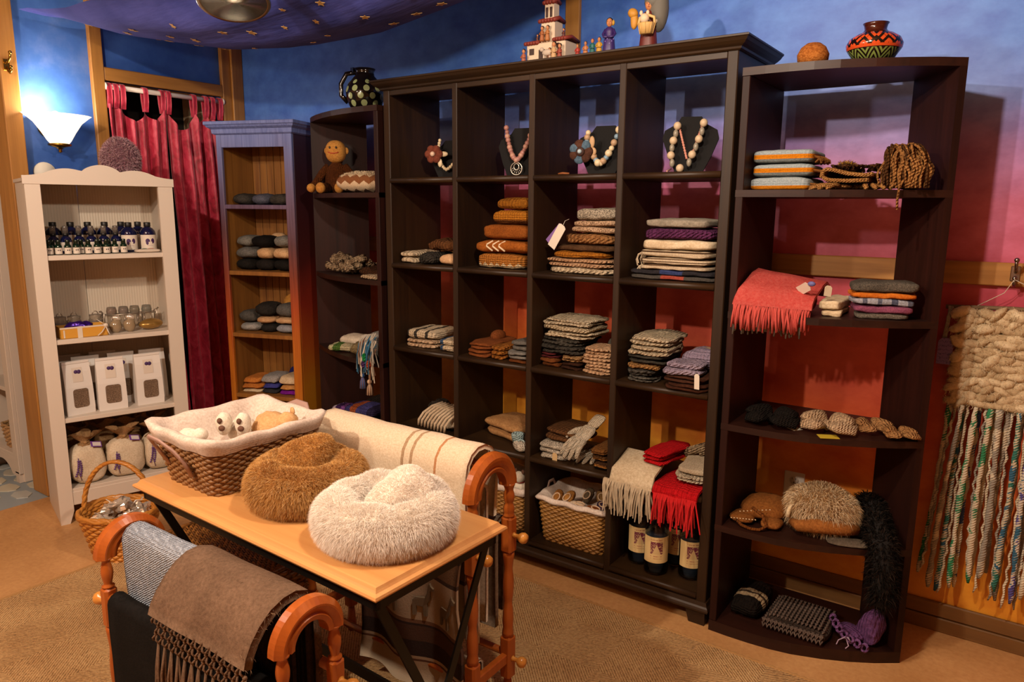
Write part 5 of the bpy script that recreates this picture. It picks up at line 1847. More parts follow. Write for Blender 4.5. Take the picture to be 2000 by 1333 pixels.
def mat_label():
    """cream label, plum square with pale tree-like scrolls and faint lines of type"""
    t = NT('cream_bottle_label')
    t.tc = t.n('ShaderNodeTexCoord')
    sp = t.n('ShaderNodeSeparateXYZ')
    t.l(t.tc.outputs['Object'], sp.inputs[0])
    x, z = sp.outputs['X'], sp.outputs['Z']
    inx = t.math('LESS_THAN', t.math('ABSOLUTE', x), 0.0225)
    inz = t.math('LESS_THAN', t.math('ABSOLUTE', t.math('SUBTRACT', z, 0.112)), 0.024)
    sq = t.math('MULTIPLY', inx, inz)
    n = t.noise(t.coord('Object', (1, 0.01, 1)), 75, 1, 0.5, 3.0)
    scroll = t.math('GREATER_THAN', n, 0.57)
    ax = t.math('ABSOLUTE', x)
    tri = t.math('LESS_THAN', ax, t.math('MULTIPLY', t.math('SUBTRACT', 0.128, z), 0.40))
    tri = t.math('MULTIPLY', tri, t.math('LESS_THAN', z, 0.128))
    pale = t.math('MAXIMUM', scroll, tri)
    ink = t.math('MULTIPLY', sq, t.math('SUBTRACT', 1.0, t.math('MULTIPLY', pale, 0.85)))
    ty = t.math('LESS_THAN', t.math('ABSOLUTE', t.math('SUBTRACT', z, 0.144)), 0.0022)
    ty2 = t.math('LESS_THAN', t.math('ABSOLUTE', t.math('SUBTRACT', z, 0.079)), 0.0018)
    ty3 = t.math('LESS_THAN', t.math('ABSOLUTE', t.math('SUBTRACT', z, 0.070)), 0.0012)
    txt = t.math('MAXIMUM', ty, t.math('MAXIMUM', ty2, ty3))
    txt = t.math('MULTIPLY', txt, t.math('GREATER_THAN', t.noise(t.coord('Object', (1, .01, .05)), 260, 1), 0.48))
    txt = t.math('MULTIPLY', txt, t.math('LESS_THAN', ax, 0.022))
    c = t.mix(ink, 'd0b47c', '6a2038')
    c = t.mix(t.math('MULTIPLY', txt, 0.7), c, '9a4a3a')
    t.col(c)
    t.set(Roughness=0.7)
    return t.m


LAB = mat_label()


def big_bottle(loc, rz, label):
    r = empty('water_bottle', loc, label, 'bottle', 'clear bottles with cream labels in the bottom row', rz=rz)
    MB().lathe([(0.0, 0.0), (0.036, 0.001), (0.043, 0.006), (0.045, 0.014), (0.045, 0.165), (0.042, 0.182), (0.034, 0.198), (0.022, 0.210), (0.0155, 0.218), (0.0145, 0.235), (0.017, 0.237), (0.017, 0.243), (0.0125, 0.244), (0.0125, 0.215), (0.03, 0.197), (0.0415, 0.165), (0.0415, 0.014), (0.03, 0.006), (0.0, 0.006)], 28).build('glass', GLASS, r)
    MB().lathe([(0.0, 0.0065), (0.030, 0.0066), (0.0410, 0.0145), (0.0410, 0.148), (0.0, 0.148)], 28).build('liquid', LIQ, r)
    m = MB()
    seg = 22
    vs, fs = [], []
    for i in range(seg + 1):
        a = -pi / 2 - 1.25 + 2.5 * i / seg
        for rr, z in ((0.0456, 0.052), (0.0456, 0.155)):
            vs.append((rr * cos(a), rr * sin(a), z))
    for i in range(seg):
        fs.append((2 * i, 2 * i + 2, 2 * i + 3, 2 * i + 1))
    MB().add(vs, fs, 0, True).build('paper_label', LAB, r)
    MB().lathe([(0.0135, 0.238), (0.0145, 0.244), (0.0145, 0.262), (0.013, 0.264), (0.0, 0.264)], 18).build('cork', plain('6a3c28', 0.7), r)
    return r


rzc = radians(25)
big_bottle((1.198, 0.112, zb), rzc, 'clear labelled bottle at the left rear of the bottle cubby')
big_bottle((1.285, 0.070, zb), rzc, 'clear labelled bottle at the front centre of the bottle cubby')
big_bottle((1.322, 0.180, zb), rzc, 'clear labelled bottle half hidden behind the front ones')
big_bottle((1.408, 0.110, zb), rzc + .1, 'clear labelled bottle at the right end of the bottle cubby')

# ---------------------------------------------------------------- top row: necklaces on busts
VEL = plain('0c0a0a', 0.95, name='black_velvet')
TZ = SZ[0]


def bust(x, y, rz, label, w=0.15, h=0.155):
    r = empty('display_bust', (x, y, TZ), label, 'display bust', 'black velvet necklace busts', rz=rz)
    r.scale = (1.25, 1.25, 1.25) if x < 1.2 else (1.12, 1.12, 1.12)
    hw_ = w / 2
    pts = [(-hw_ * .45, 0), (-hw_ * .75, h * .3), (-hw_, h * .62), (-hw_ * .93, h * .76), (-hw_ * .5, h * .88), (-hw_ * .36, h), (hw_ * .36, h), (hw_ * .5, h * .88), (hw_ * .93, h * .76), (hw_, h * .62), (hw_ * .75, h * .3), (hw_ * .45, 0)]
    T = Matrix.Rotation(radians(-14), 4, 'X') @ Matrix(((1, 0, 0, 0), (0, 0, -1, 0.006), (0, 1, 0, 0), (0, 0, 0, 1)))
    MB().prism(pts, -0.006, 0.006, T=T).build('neck_form', VEL, r)
    MB().prism([(-0.02, 0.02), (0.02, 0.02), (0.012, 0.075), (-0.012, 0.075)], 0, 0.004, T=Matrix(((1, 0, 0, 0), (0, 1, 0, 0), (0, 0, 1, 0), (0, 0, 0, 1)))).box((-0.012, 0.012, 0.0), (0.012, 0.07, 0.003)).build('easel_foot', VEL, r)
    return r


def beads(name, x, y, rz, label, pts, radii, mats, extra=None):
    r = empty(name, (x, y, TZ), label, 'necklace', rz=rz)
    r.scale = (1.25, 1.25, 1.25) if x < 1.2 else (1.12, 1.12, 1.12)
    for i, p in enumerate(pts):
        rr = radii[i % len(radii)]
        px, pz_ = p
        yy = -0.012 + 0.25 * pz_ - (rr if not isinstance(rr, tuple) else rr[0])
        MB().ell((px, yy, pz_), rr, 10, 7).build('bead', mats[i % len(mats)], r)
    if extra:
        extra(r)
    return r


def vpath(w, top, bot, n, t0=0.0, t1=1.0, round_=1.4):
    out = []
    for i in range(n):
        t = t0 + (t1 - t0) * i / (n - 1)
        u = 2 * t - 1
        out.append((w * u * (1 - 0.18 * abs(u)), bot + (top - bot) * abs(u) ** round_))
    return out


PB, IV = plain('a8766c', 0.45), plain('d8c4a0', 0.4)
FLW = K('6e3a2c', 'felt')
BR = radians(12)


def ex1(r):
    for k in range(6):
        a = 2 * pi * k / 6
        MB().ell((-0.045 + 0.020 * cos(a), -0.022, 0.085 + 0.018 * sin(a)), (0.017, 0.007, 0.015), 10, 7).build('petal', FLW, r)
    MB().ell((-0.045, -0.030, 0.085), 0.009, 10, 8).build('flower_centre', plain('d8b8a0', 0.5), r)
    MB().ell((-0.008, -0.016, 0.085), (0.018, 0.004, 0.009), 10, 7).build('leaf', IV, r)
    MB().ell((-0.022, -0.018, 0.055), (0.009, 0.004, 0.015), 10, 7).build('leaf', IV, r)


bust(0.172, 0.19, BR, 'black velvet bust in the first top cubby with the flower necklace', 0.17, 0.14)
beads('necklace', 0.172, 0.185, BR, 'ivory bead necklace with a rust felt flower on the leftmost bust', [(-0.04, 0.135), (-0.041, 0.125), (-0.042, 0.115)] + vpath(0.062, 0.10, 0.032, 15, 0.12, 1.0), [0.0062], [IV], ex1)


def ex2(r):
    m = MB()
    m.tube([(0.020 * cos(a), -0.006, 0.027 + 0.020 * sin(a)) for a in [2 * pi * k / 24 for k in range(24)]], 0.0022, 6, closed=True)
    m.tube([(0.009 * cos(a), -0.006, 0.033 + 0.010 * sin(a)) for a in [2 * pi * k / 18 for k in range(18)]], 0.0018, 6, closed=True)
    for k in range(7):
        a = pi * (1.05 + 0.9 * k / 6)
        m.tube([(0.010 * cos(a), -0.006, 0.031 + 0.010 * sin(a)), (0.020 * cos(a), -0.006, 0.027 + 0.020 * sin(a))], 0.0012, 5)
    m.build('silver_pendant', plain('b8b0a4', 0.3, 0.9), r)


bust(0.566, 0.16, BR, 'black velvet bust in the second top cubby with the pink bead necklace', 0.16, 0.165)
beads('necklace', 0.566, 0.155, BR, 'rose pink bead necklace with round silver pendant', vpath(0.058, 0.160, 0.054, 23, 0, 1, 1.5), [0.0088, 0.0074, 0.0092], [PB, plain('9a6860', 0.45), plain('b88a78', 0.45)], ex2)
BLU = plain('7a95a8', 0.35)


def ex3(r):
    for k in range(7):
        a = 2 * pi * k / 7
        MB().ell((-0.058 + 0.021 * cos(a), -0.020, 0.070 + 0.021 * sin(a)), (0.018, 0.007, 0.016), 10, 7).build('petal', K('4c6274', 'felt') if k % 2 else K('4a3026', 'felt'), r)
    MB().ell((-0.058, -0.028, 0.070), (0.014, 0.006, 0.014), 12, 8).build('flower_disc', plain('3a2018', 0.7), r)
    MB().ell((-0.058, -0.034, 0.070), 0.007, 10, 7).build('flower_centre', plain('a8bcc8', 0.5), r)
    MB().ell((-0.025, -0.016, 0.098), (0.009, 0.004, 0.018), 10, 7).build('leaf', plain('b8946c', 0.6), r)
    MB().ell((-0.022, -0.016, 0.070), (0.012, 0.004, 0.013), 10, 7).build('leaf', plain('b8946c', 0.6), r)


bust(0.953, 0.16, BR, 'black velvet bust in the third top cubby with the blue flower necklace', 0.17, 0.155)
beads('necklace', 0.953, 0.155, BR, 'wooden and blue bead necklace with a blue felt flower', [(-0.046, 0.128), (-0.047, 0.114), (-0.048, 0.100)] + vpath(0.068, 0.155, 0.034, 14, 0.22, 1.0, 1.5), [0.0085, 0.0105, 0.0085, 0.0115], [IV, plain('b09070', 0.5), BLU, IV], ex3)


def ex4(r):
    m = MB()
    for s in (-1, 1):
        for ph in (0, 1):
            m.tube([(s * (0.036 - 0.030 * t) + 0.0022 * sin(40 * t + ph * pi), -0.016 + 0.25 * (0.15 - 0.10 * t), 0.150 - 0.105 * t) for t in [k / 24 for k in range(25)]], 0.0024, 5)
    m.build('braided_cord', plain('b87a68', 0.6), r)
    MB().tube([(-0.052, -0.02, 0.014), (-0.058, -0.085, 0.005), (-0.059, -0.108, 0.004), (-0.058, -0.116, -0.006), (-0.056, -0.117, -0.02)], 0.0022, 5).build('cord_end', plain('c89888', 0.6), r)


bust(1.302, 0.16, radians(20), 'black velvet bust in the fourth top cubby with the long bead necklace', 0.175, 0.185)
long_pts = [(-0.040, 0.148), (-0.044, 0.124), (-0.050, 0.102), (-0.053, 0.079), (-0.055, 0.056), (-0.050, 0.032), (-0.025, 0.016), (0.002, 0.034), (0.010, 0.058), (0.020, 0.082), (0.028, 0.106), (0.036, 0.130), (0.040, 0.156)]
beads('necklace', 1.302, 0.155, radians(20), 'long necklace of chunky stone beads with pink braided cord', long_pts, [(0.0125, 0.011, 0.013), (0.0085, 0.0085, 0.0135)], [plain('c2ab8c', 0.5), plain('8a8272', 0.35)], ex4)
tag(MB().tube([(0, 0, 0.004), (0.02, -0.004, 0.006), (0.045, 0.003, 0.004)], 0.004, 6).build('cinnamon_stick', plain('8a4e22', 0.7), loc=(0.83, 0.05, TZ)), 'short orange brown stick lying on the shelf beside the blue flower bust', 'stick')

# ================================================================== RIGHT END UNIT
U1, U2, U3, U4, U5 = UZ
g = 'knits on the right end unit'
for k, lb in enumerate(('bottom blue grey and orange striped scarf of the three on the top shelf', 'middle blue grey and orange striped scarf of the three on the top shelf', 'top blue grey and orange striped scarf of the three on the top shelf')):
    o = cloth('striped_scarf', lb, 'scarf', 1.558, 1.742, 0.045, 0.20, U1 + 0.042 * k, U1 + 0.042 * (k + 1), striped([(0, '707878'), (0.30, 'bf7414'), (0.62, '98a4a8')] if k else [(0, 'bf7414'), (0.34, '98a4a8')], 'Z', 'felt', 0.042, 0, 0, 'blue_orange_stripe%d' % min(k, 1)), 1, 0, g, p=9, pz=3.2, nz=0.002)
    fringe([(0.088, -0.08, 0.02), (0.088, 0.06, 0.02)], 0.02, 0.0035, K('6a4420', 'felt'), o, 14, k, 0.008, (1, 0, 0), curve=0.022)
TANY, DKY = yarn('96683a', None, 'loop', 1.3), yarn('4c3018', None, 'loop', 1.3)
o = tag(MB().ell((0, 0, 0.045), (0.045, 0.05, 0.045), 16, 10, nz=0.25, nsc=50).build('fluffy_scarf', yarn('a87818', '6a4416', 'loop'), loc=(1.800, 0.272, U1)), 'mustard and brown fluffy scarf behind the folded tan scarf', 'scarf')
fur(MB().ell((0, 0, 0.045), (0.045, 0.05, 0.045), 16, 10), 1500, 0.022, [plain('a87c20', 1), plain('5c3c16', 1)], 'fluff', o, 0.0012, 0.2, 0.6, 4)
glv = yarn('a87844', None, 'knit', 1.6)
glove((1.818, 0.110, U1 + 0.012), (0, 0, radians(-38)), 'tan knit glove lying flat at the front left of the top shelf', glv, glv, 0.8, 0.0)
glove((1.893, 0.150, U1 + 0.012), (0, 0, radians(28)), 'tan knit glove lying flat in the middle of the top shelf', glv, glv, 0.8, 0.0, -1)
sc_ = empty('folded_scarf', (1.842, 0.140, U1 + 0.024), 'tan knitted scarf folded into a loop with brown fluffy lining on the top shelf', 'scarf')
prof = [(0.062, 0.006), (0.0, 0.003), (-0.055, 0.008), (-0.072, 0.018), (-0.070, 0.034), (-0.058, 0.040), (-0.04, 0.036), (0.0, 0.026), (0.05, 0.018), (0.072, 0.022)]
T = Matrix(((0, 1, 0, 0), (1, 0, 0, 0), (0, 0, 1, 0), (0, 0, 0, 1)))
MB().sheet(prof, -0.075, 0.085, 10, 0.011, 0.003, 30, 2, T=T).build('knit', glv, sc_)
m = MB()
rg = random.Random(8)
for k in range(36):
    x, y = rg.uniform(-.05, .08), rg.uniform(-.04, .08)
    m.tube([(x, y, 0.036), (x + rg.uniform(-.02, .02), y + rg.uniform(-.02, .02), 0.052), (x + rg.uniform(-.03, .03), y + rg.uniform(-.03, .03), 0.05)], 0.0045, 5)
m.build('fluffy_lining', DKY, sc_)['kind'] = 'stuff'
# big fringed bundle
fbun = empty('fringed_scarf', (1.992, 0.162, U1), 'thick brown scarf bundle with long ropy fringe at the right of the top shelf', 'scarf')
MB().slab((0, 0.02, 0.002), (0.125, 0.10, 0.105), 2.6, 10, 0.008, 26, 4, pz=2.2).build('body', yarn('4c3016', '7a5228', 'loop'), fbun)
rg = random.Random(12)
m, m2 = MB(), MB()
for k in range(90):
    x0 = rg.uniform(-.06, .055)
    z0 = rg.uniform(0.06, 0.115)
    w = rg.uniform(-.045, .045)
    yo, ph = rg.uniform(0.052, 0.082), rg.uniform(0, 6)
    x0 = rg.uniform(-.05, .01)
    w = rg.uniform(-.03, .075)
    zt = rg.uniform(0.075, 0.125)
    fine = []
    for q in range(15):
        f = q / 14
        fine.append((x0 + w * sin(pi * min(1, f * 1.15) * .62) + 0.004 * sin(f * 9 + ph), 0.03 - yo * 1.35 * min(1, f * 2.6) ** .6 + 0.004 * sin(f * 7 + ph), 0.005 + zt * (1 - f ** 1.8) + 0.012 * sin(pi * min(1, f * 2.2))))
    (m if k % 3 else m2).tube(fine, 0.0037, 5)
m.tube([(0.01, -0.06, 0.05), (0.0, -0.085, 0.02), (-0.004, -0.1, 0.004), (-0.005, -0.104, -0.03), (-0.003, -0.104, -0.058)], 0.0036, 5)
m.build('fringe', TANY, fbun)['kind'] = 'stuff'
m2.build('dark_fringe', DKY, fbun)['kind'] = 'stuff'

# second shelf
CORAL = yarn('ac3c38', 'bc5a52', 'felt')
cor = empty('coral_shawl', (1.680, 0.02, U2), 'coral red shawl with fringe hanging over the second shelf edge', 'shawl')
prof = [(-0.050, 0.028), (-0.046, 0.050), (-0.026, 0.074), (0.02, 0.092), (0.08, 0.118), (0.13, 0.128), (0.18, 0.110), (0.19, 0.06)]


def corfn(q, u, i):
    return (q.x - 0.012 * (1 - i) * (1 - u) + 0.02 * i * (1 - u), q.y + 0.05 * u, q.z * (1 - 0.26 * u))


MB().sheet(prof, -0.118, 0.105, 20, 0.012, 0.005, 12, 3, fn=corfn).slab((0.0, 0.10, 0.0), (0.18, 0.15, 0.085), 4, 7, 0.004, 14, 3).build('cloth', CORAL, cor)
fringe([(-0.128, -0.052, 0.03), (-0.03, -0.046, 0.026), (0.10, -0.002, 0.022)], 0.075, 0.0033, plain('b84a42', 1.0), cor, 44, 2, 0.006, (0, -1, 0), curve=0.010, seg=5)
fringe([(-0.122, -0.046, 0.026), (-0.03, -0.040, 0.022), (0.10, 0.004, 0.018)], 0.072, 0.0033, plain('a83c36', 1.0), cor, 36, 4, 0.006, (0, -1, 0), curve=0.008, seg=5)
gf = empty('grey_scarf', (1.665, 0.02, U2), 'grey fringed scarf peeking out beneath the coral shawl', 'scarf')
fringe([(-0.112, -0.042, 0.012), (0.09, 0.002, 0.010)], 0.078, 0.0034, K('6a645c', 'felt'), gf, 30, 9, 0.006, (0, -1, 0), curve=0.006, seg=5)
tg2 = empty('price_tags', (1.790, 0.03, U2 + 0.099), 'white card tags tucked into the coral shawl', 'tag')
swing_tag(tg2, (-0.02, -0.01, 0.0), (0.030, 0.062), WT, (0.9, 0.9, 0.2), 'white_tag')
swing_tag(tg2, (0.03, 0.03, 0.0), (0.022, 0.035), plain('b8a890', 0.7), (0.2, 0.1, 0), 'card_tag')
MB().ell((-0.012, -0.012, 0.006), (0.012, 0.006, 0.008), 10, 7).build('ribbon_knot', plain('5a5a90', 0.6), tg2)
cloth('folded_throw', 'lower cream throw between coral shawl and grey stack', 'throw', 1.792, 1.856, 0.075, 0.20, U2, U2 + 0.020, K('cbb796', 'felt'), 1, 0.0, g, p=8, pz=3)
cloth('folded_throw', 'upper cream throw between coral shawl and grey stack', 'throw', 1.790, 1.854, 0.080, 0.20, U2 + 0.020, U2 + 0.052, K('cfbc9c', 'felt'), 1, 0.0, g, p=8, pz=3)
plaid = striped([(0, '989aa4'), (0.15, '5c6070'), (0.22, '989aa4'), (0.38, '5c6070'), (0.45, '989aa4'), (0.6, '50566a'), (0.7, '989aa4'), (0.85, '5c6070')], 'X', 'felt', 0.18, 0.09, 0, 'grey_plaid')
for i, (lb, h, mt, a, b) in enumerate((('mottled grey shawl at the bottom of the five piece stack', 0.018, K('6e665c', 'tweed', 1, '4a443c'), 1.905, 2.055), ('plum pink shawl second from bottom of the stack', 0.024, K('8a4a62', 'tweed', 1, '6a3850'), 1.895, 2.068),
                                        ('pale blue grey plaid shawl in the middle of the stack', 0.022, plaid, 1.888, 2.072), ('orange shawl second from top of the stack', 0.018, K('b86420', 'felt'), 1.885, 2.076), ('charcoal grey mohair shawl on top of the stack', 0.034, K('5c554c', 'tweed', 1, '3c3832'), 1.885, 2.078))):
    z0 = U2 + sum((0.018, 0.024, 0.022, 0.018, 0.034)[:i])
    cloth('folded_shawl', lb, 'shawl', a - 0.022, b - 0.026, 0.108, 0.125, z0, z0 + h, mt, 1, 0.32 - 0.02 * i, g, p=7, pz=2.6)

# third shelf: bow scarves
def bow(name, loc, rz, label, mat, s=1.0, petals=4):
    r = empty(name, loc, label, 'scarf', 'bow shaped neck scarves on the third shelf', rz=rz)
    for k, (a, L, up_) in enumerate(((2.70, 0.100, 0.022), (0.45, 0.100, 0.022), (-2.62, 0.095, 0.0), (-0.50, 0.112, 0.0))[:petals]):
        m = MB()
        T = Matrix.Translation((0, 0, 0.014)) @ Matrix.Rotation(a, 4, 'Z') @ Matrix.Rotation(-up_ * 12 / 1.0 * 0.9, 4, 'Y')
        vs, fs = [], []
        n, q = 9, 10
        for i in range(n + 1):
            f = i / n
            w = 0.010 + 0.036 * sin(pi * min(f * 0.72 + 0.02, 1)) ** 1.2
            if f > 0.7:
                w *= 1 - ((f - 0.7) / 0.3) ** 1.3 * 0.92
            th = 0.004 + 0.007 * sin(pi * f)
            for j in range(q):
                b = 2 * pi * j / q
                vs.append(((f * L + 0.004) * s, w * cos(b) * s * 1.5, max(-0.012, (th * 1.8 * sin(b) + 0.016 * sin(pi * f)) * s)))
        for i in range(n):
            for j in range(q):
                j2 = (j + 1) % q
                fs.append((i * q + j, i * q + j2, (i + 1) * q + j2, (i + 1) * q + j))
        fs.append(tuple(range(q))[::-1]); fs.append(tuple(range(n * q, n * q + q)))
        m.add(vs, fs, 0, True, T)
        m.build('lobe', mat, r)
    MB().ell((0, 0, 0.018), (0.018 * s, 0.026 * s, 0.020 * s), 14, 9, nz=0.1, nsc=60).build('knot', mat, r)
    return r


bow('bow_scarf', (1.668, 0.085, U3), 0.05, 'black knitted bow scarf at the left of the third shelf', K('1a1613', 'knit', 1.5), 0.88)
bow('bow_scarf', (1.840, 0.115, U3), 0.10, 'cream knitted bow scarf in the middle of the third shelf', K('c4a684', 'knit', 1.5), 0.88)
bow('bow_scarf', (1.968, 0.180, U3), 0.55, 'tan knitted bow scarf beside the cream bow', K('a87c50', 'knit', 1.5), 0.62)
bow('bow_scarf', (2.050, 0.150, U3), 0.45, 'camel knitted bow scarf at the right end of the third shelf', K('a5784a', 'knit', 1.5), 0.52)
tag(MB().box((-0.03, -0.02, 0), (0.03, 0.02, 0.0012)).build('card_label', plain('b8a02c', 0.6), loc=(1.86, 0.045, U3), rz=0.5), 'yellow green card lying under the cream bow scarf', 'card')
tag(MB().box((-0.025, -0.018, 0), (0.025, 0.018, 0.0012)).build('card_label', plain('c8c8b8', 0.6), loc=(1.745, 0.075, U3), rz=-0.6), 'pale card lying between the black and cream bow scarves', 'card')

# fourth shelf
bh = empty('earflap_hat', (1.645, 0.115, U4), 'brown felt earflap hat with cream stitching and ties on the fourth shelf', 'hat')
FEL = yarn('7a4a20', None, 'felt')
MB().slab((0.0, 0.03, 0), (0.17, 0.16, 0.075), 2.4, 9, 0.006, 18, 5, pz=1.9, skew=(0.02, 0.03)).build('crown', FEL, bh)
MB().slab((-0.045, -0.035, 0.004), (0.085, 0.11, 0.028), 3, 8, 0.004, 20, 6, pz=2.0).build('earflap', FEL, bh)
MB().slab((0.055, -0.035, 0.002), (0.07, 0.09, 0.03), 3, 8, 0.004, 20, 7, pz=2.0).build('earflap', FEL, bh)
m = MB()
for k in range(9):
    m.ell((-0.07 + 0.010 * k, -0.088 + 0.001 * k, 0.022 + 0.0012 * k), (0.003, 0.002, 0.002), 6, 5)
    m.ell((-0.05 + 0.012 * k, -0.058 + 0.002 * k, 0.040 + 0.003 * k), (0.003, 0.002, 0.002), 6, 5)
m.build('stitching', plain('d0b890', 0.8), bh)['kind'] = 'stuff'
MB().tube([(-0.055, -0.085, 0.02), (-0.03, -0.10, 0.010), (0.0, -0.105, 0.006), (0.03, -0.10, 0.008), (0.05, -0.085, 0.02), (0.03, -0.07, 0.05), (-0.01, -0.06, 0.066)], 0.0055, 7).build('braided_tie', K('6a3c18', 'rib', 3.0), bh)

fh = empty('fluffy_hat', (1.845, 0.145, U4), 'shaggy cream fur hat with brown felt brim on the fourth shelf', 'hat')
m = MB().ell((-0.01, 0.03, 0.075), (0.105, 0.085, 0.075), 22, 12, nz=0.08, nsc=18)
m.build('crown', K('8a6840', 'felt'), fh)
fur(m, 9000, 0.036, [plain(c, 1.0) for c in ('d0b48c', 'bc9c70', 'e0ccaa', 'a48058')], 'shaggy_fur', fh, 0.0008, 0.5, 0.6, 5, sel=lambda p: p.z > 0.03, curl=0.5)
m = MB()
m.tube([(-0.085, -0.045, 0.030), (-0.055, -0.075, 0.034), (-0.01, -0.075, 0.046), (0.035, -0.055, 0.046), (0.075, -0.03, 0.040), (0.105, 0.0, 0.036), (0.095, 0.005, 0.036), (0.06, -0.02, 0.036)], [0.014, 0.02, 0.024, 0.024, 0.022, 0.02, 0.018, 0.012], 10)
m.build('rolled_brim', yarn('8a5628', None, 'felt'), fh)
MB().tube([(-0.10, -0.05, 0.045 + 0.0), (-0.098, -0.045, 0.07), (-0.09, -0.03, 0.10)], 0.008, 7).build('blanket_stitch', K('d6c4a0', 'felt'), fh)
cloth('felt_mittens', 'grey felt mittens under the shaggy hat brim', 'mittens', 1.872, 1.995, 0.062, 0.07, U4, U4 + 0.013, K('5a5044', 'felt'), 1, 0.3, g, pz=2.0)
bf = empty('fur_scarf', (1.985, 0.20, U4), 'black shaggy fur scarf draping down the right of the end unit', 'scarf')
m = MB()
m.tube([(-0.055, 0.125, 0.036), (-0.03, 0.11, 0.075), (0.0, 0.065, 0.075), (0.018, 0.01, 0.050), (0.035, -0.05, 0.042), (0.055, -0.105, 0.024), (0.068, -0.128, -0.04), (0.072, -0.130, -0.10), (0.072, -0.130, -0.165)], [0.028, 0.036, 0.036, 0.034, 0.034, 0.034, 0.034, 0.034, 0.024], 10)
m.build('core', plain('120e0c', 1.0), bf)
fur(m, 4200, 0.035, [plain(c, 0.9, 0, 0, 0.1) for c in ('0b0908', '120e0b', '0a0807', '2c211a')], 'shaggy_fur', bf, 0.0012, 0.4, 0.6, 6, curl=0.3)

# bottom shelf
cloth('striped_hat', 'black knit with cream stripes at the left of the bottom shelf', 'hat', 1.572, 1.680, 0.06, 0.22, U5, U5 + 0.065, striped([(0, '1a1512'), (0.30, 'a89272'), (0.40, '3a2c22'), (0.46, 'a89272'), (0.54, '1a1512'), (0.72, '2a201a')], 'Y', 'knit', 0.24, 0.12, 0.012, 'black_cream_stripe'), 1, -0.04, g, pz=2.0, nz=0.007)
gk = cloth('chunky_cowl', 'grey brown chunky knit cowl in the middle of the bottom shelf', 'cowl', 1.700, 1.910, 0.045, 0.20, U5, U5 + 0.050, K('3c322c', 'loop'), 1, 0.02, None, pz=2.2, p=7)
m = MB()
for j in range(11):
    for k in range(15):
        x = -0.098 + 0.0135 * k
        y = -0.092 + 0.018 * j
        e = max(abs(x) / 0.105, abs(y) / 0.1)
        z = 0.047 * (1 - max(0, e - 0.72) * 1.6) + 0.002
        m.tube([(x - 0.005, y + 0.010, z), (x - 0.001, y - 0.002, z + 0.004), (x, y - 0.010, z + 0.002), (x + 0.001, y - 0.002, z + 0.004), (x + 0.005, y + 0.010, z)], 0.0036, 5)
for k in range(15):
    x = -0.098 + 0.0135 * k
    for z in (0.012, 0.028):
        m.tube([(x - 0.005, -0.099, z + 0.012), (x, -0.105, z), (x + 0.005, -0.099, z + 0.012)], 0.004, 5)
m.build('stitches', K('5c4e46', 'felt'), gk)['kind'] = 'stuff'
bn = empty('baby_bonnet', (1.992, 0.172, U5), 'purple ribbed baby bonnet with scalloped edge and ties on the bottom shelf', 'bonnet', rz=-0.5)
PUR = yarn('5e3c66', None, 'rib', 2.0)
MB().slab((0.015, 0.005, 0), (0.085, 0.055, 0.120), 3.4, 12, 0.008, 22, 6, pz=3.0, skew=(0.02, 0.02), sag=0.05).build('crown', PUR, bn)
m = MB()
for k in range(7):
    t_ = k / 6
    m.tube([(-0.075 + 0.13 * t_ + 0.011 * cos(a), -0.045 - 0.02 * sin(pi * t_) + 0.004 * sin(a), 0.050 - 0.038 * t_ + 0.011 * sin(a)) for a in [2 * pi * q / 10 for q in range(10)]], 0.005, 6, closed=True)
m.build('scalloped_edge', K('7a5284', 'loop'), bn)
MB().slab((-0.02, -0.015, 0.004), (0.10, 0.06, 0.038), 3, 8, 0.004, 22, 9, pz=2).build('front_band', PUR, bn)
MB().tube([(0.0, -0.06, 0.03), (0.02, -0.07, 0.02), (0.012, -0.075, 0.034), (0.0, -0.07, 0.028), (0.02, -0.078, 0.008), (0.018, -0.09, 0.001)], 0.002, 5).tube([(0.0, -0.07, 0.028), (-0.015, -0.085, 0.012), (-0.01, -0.1, 0.003)], 0.002, 5).build('ties', plain('a890a8', 0.8), bn)

# ================================================================== WALL HANGING
wh = empty('wall_hanging', (2.30, WY - 0.022, 1.165), 'woven wall hanging of chunky cream wool with long multicoloured yarn strands', 'wall hanging')
MB().tube([(-0.185, -0.035, 0.004), (0.0, -0.037, 0.012), (0.25, -0.035, 0.005)], 0.007, 8).build('driftwood_rod', wood('driftwood', '5a4630', '8a7050', 'X', 1, 0.8), wh)
WOOL = [yarn(c, None, 'felt', 1, 120) for c in ('bca684', 'b09a78', 'c8b492')]
rg = random.Random(21)
lump = MB()
allw = MB()
for j in range(13):
    for k in range(12):
        x = -0.150 + 0.033 * k + (0.016 if j % 2 else 0) + rg.uniform(-.004, .004)
        z = -0.010 - 0.0245 * j - 0.0035 * k * 0.0 + rg.uniform(-.003, .003)
        w = rg.uniform(0.024, 0.038)
        T = Matrix.Translation((x + 0.012, -0.042 - rg.uniform(0, .012), z)) @ Matrix.Rotation(rg.uniform(-.9, .6), 4, 'Y')
        lump = MB().ell((0, 0, 0), (w, rg.uniform(.014, .022), rg.uniform(.013, .019)), 12, 8, nz=0.22, nsc=60, seed=j * 12 + k, T=T)
        lump.build('wool_loop', WOOL[rg.randrange(3)], wh)
        k0 = len(allw.v)
        allw.v += lump.v
        allw.f += [[i_ + k0 for i_ in f_] for f_ in lump.f]
fur(allw, 9000, 0.014, [plain(c, 1.0) for c in ('c8b492', 'b8a482', 'd4c4a4')], 'wool_fuzz', wh, 0.0006, 0.3, 0.9, 44, sel=lambda p: p.y < -0.045, curl=0.8)
MB().box((-0.145, -0.034, -0.32), (0.25, -0.028, -0.004)).build('warp_backing', WOOL[1], wh)
YM = []
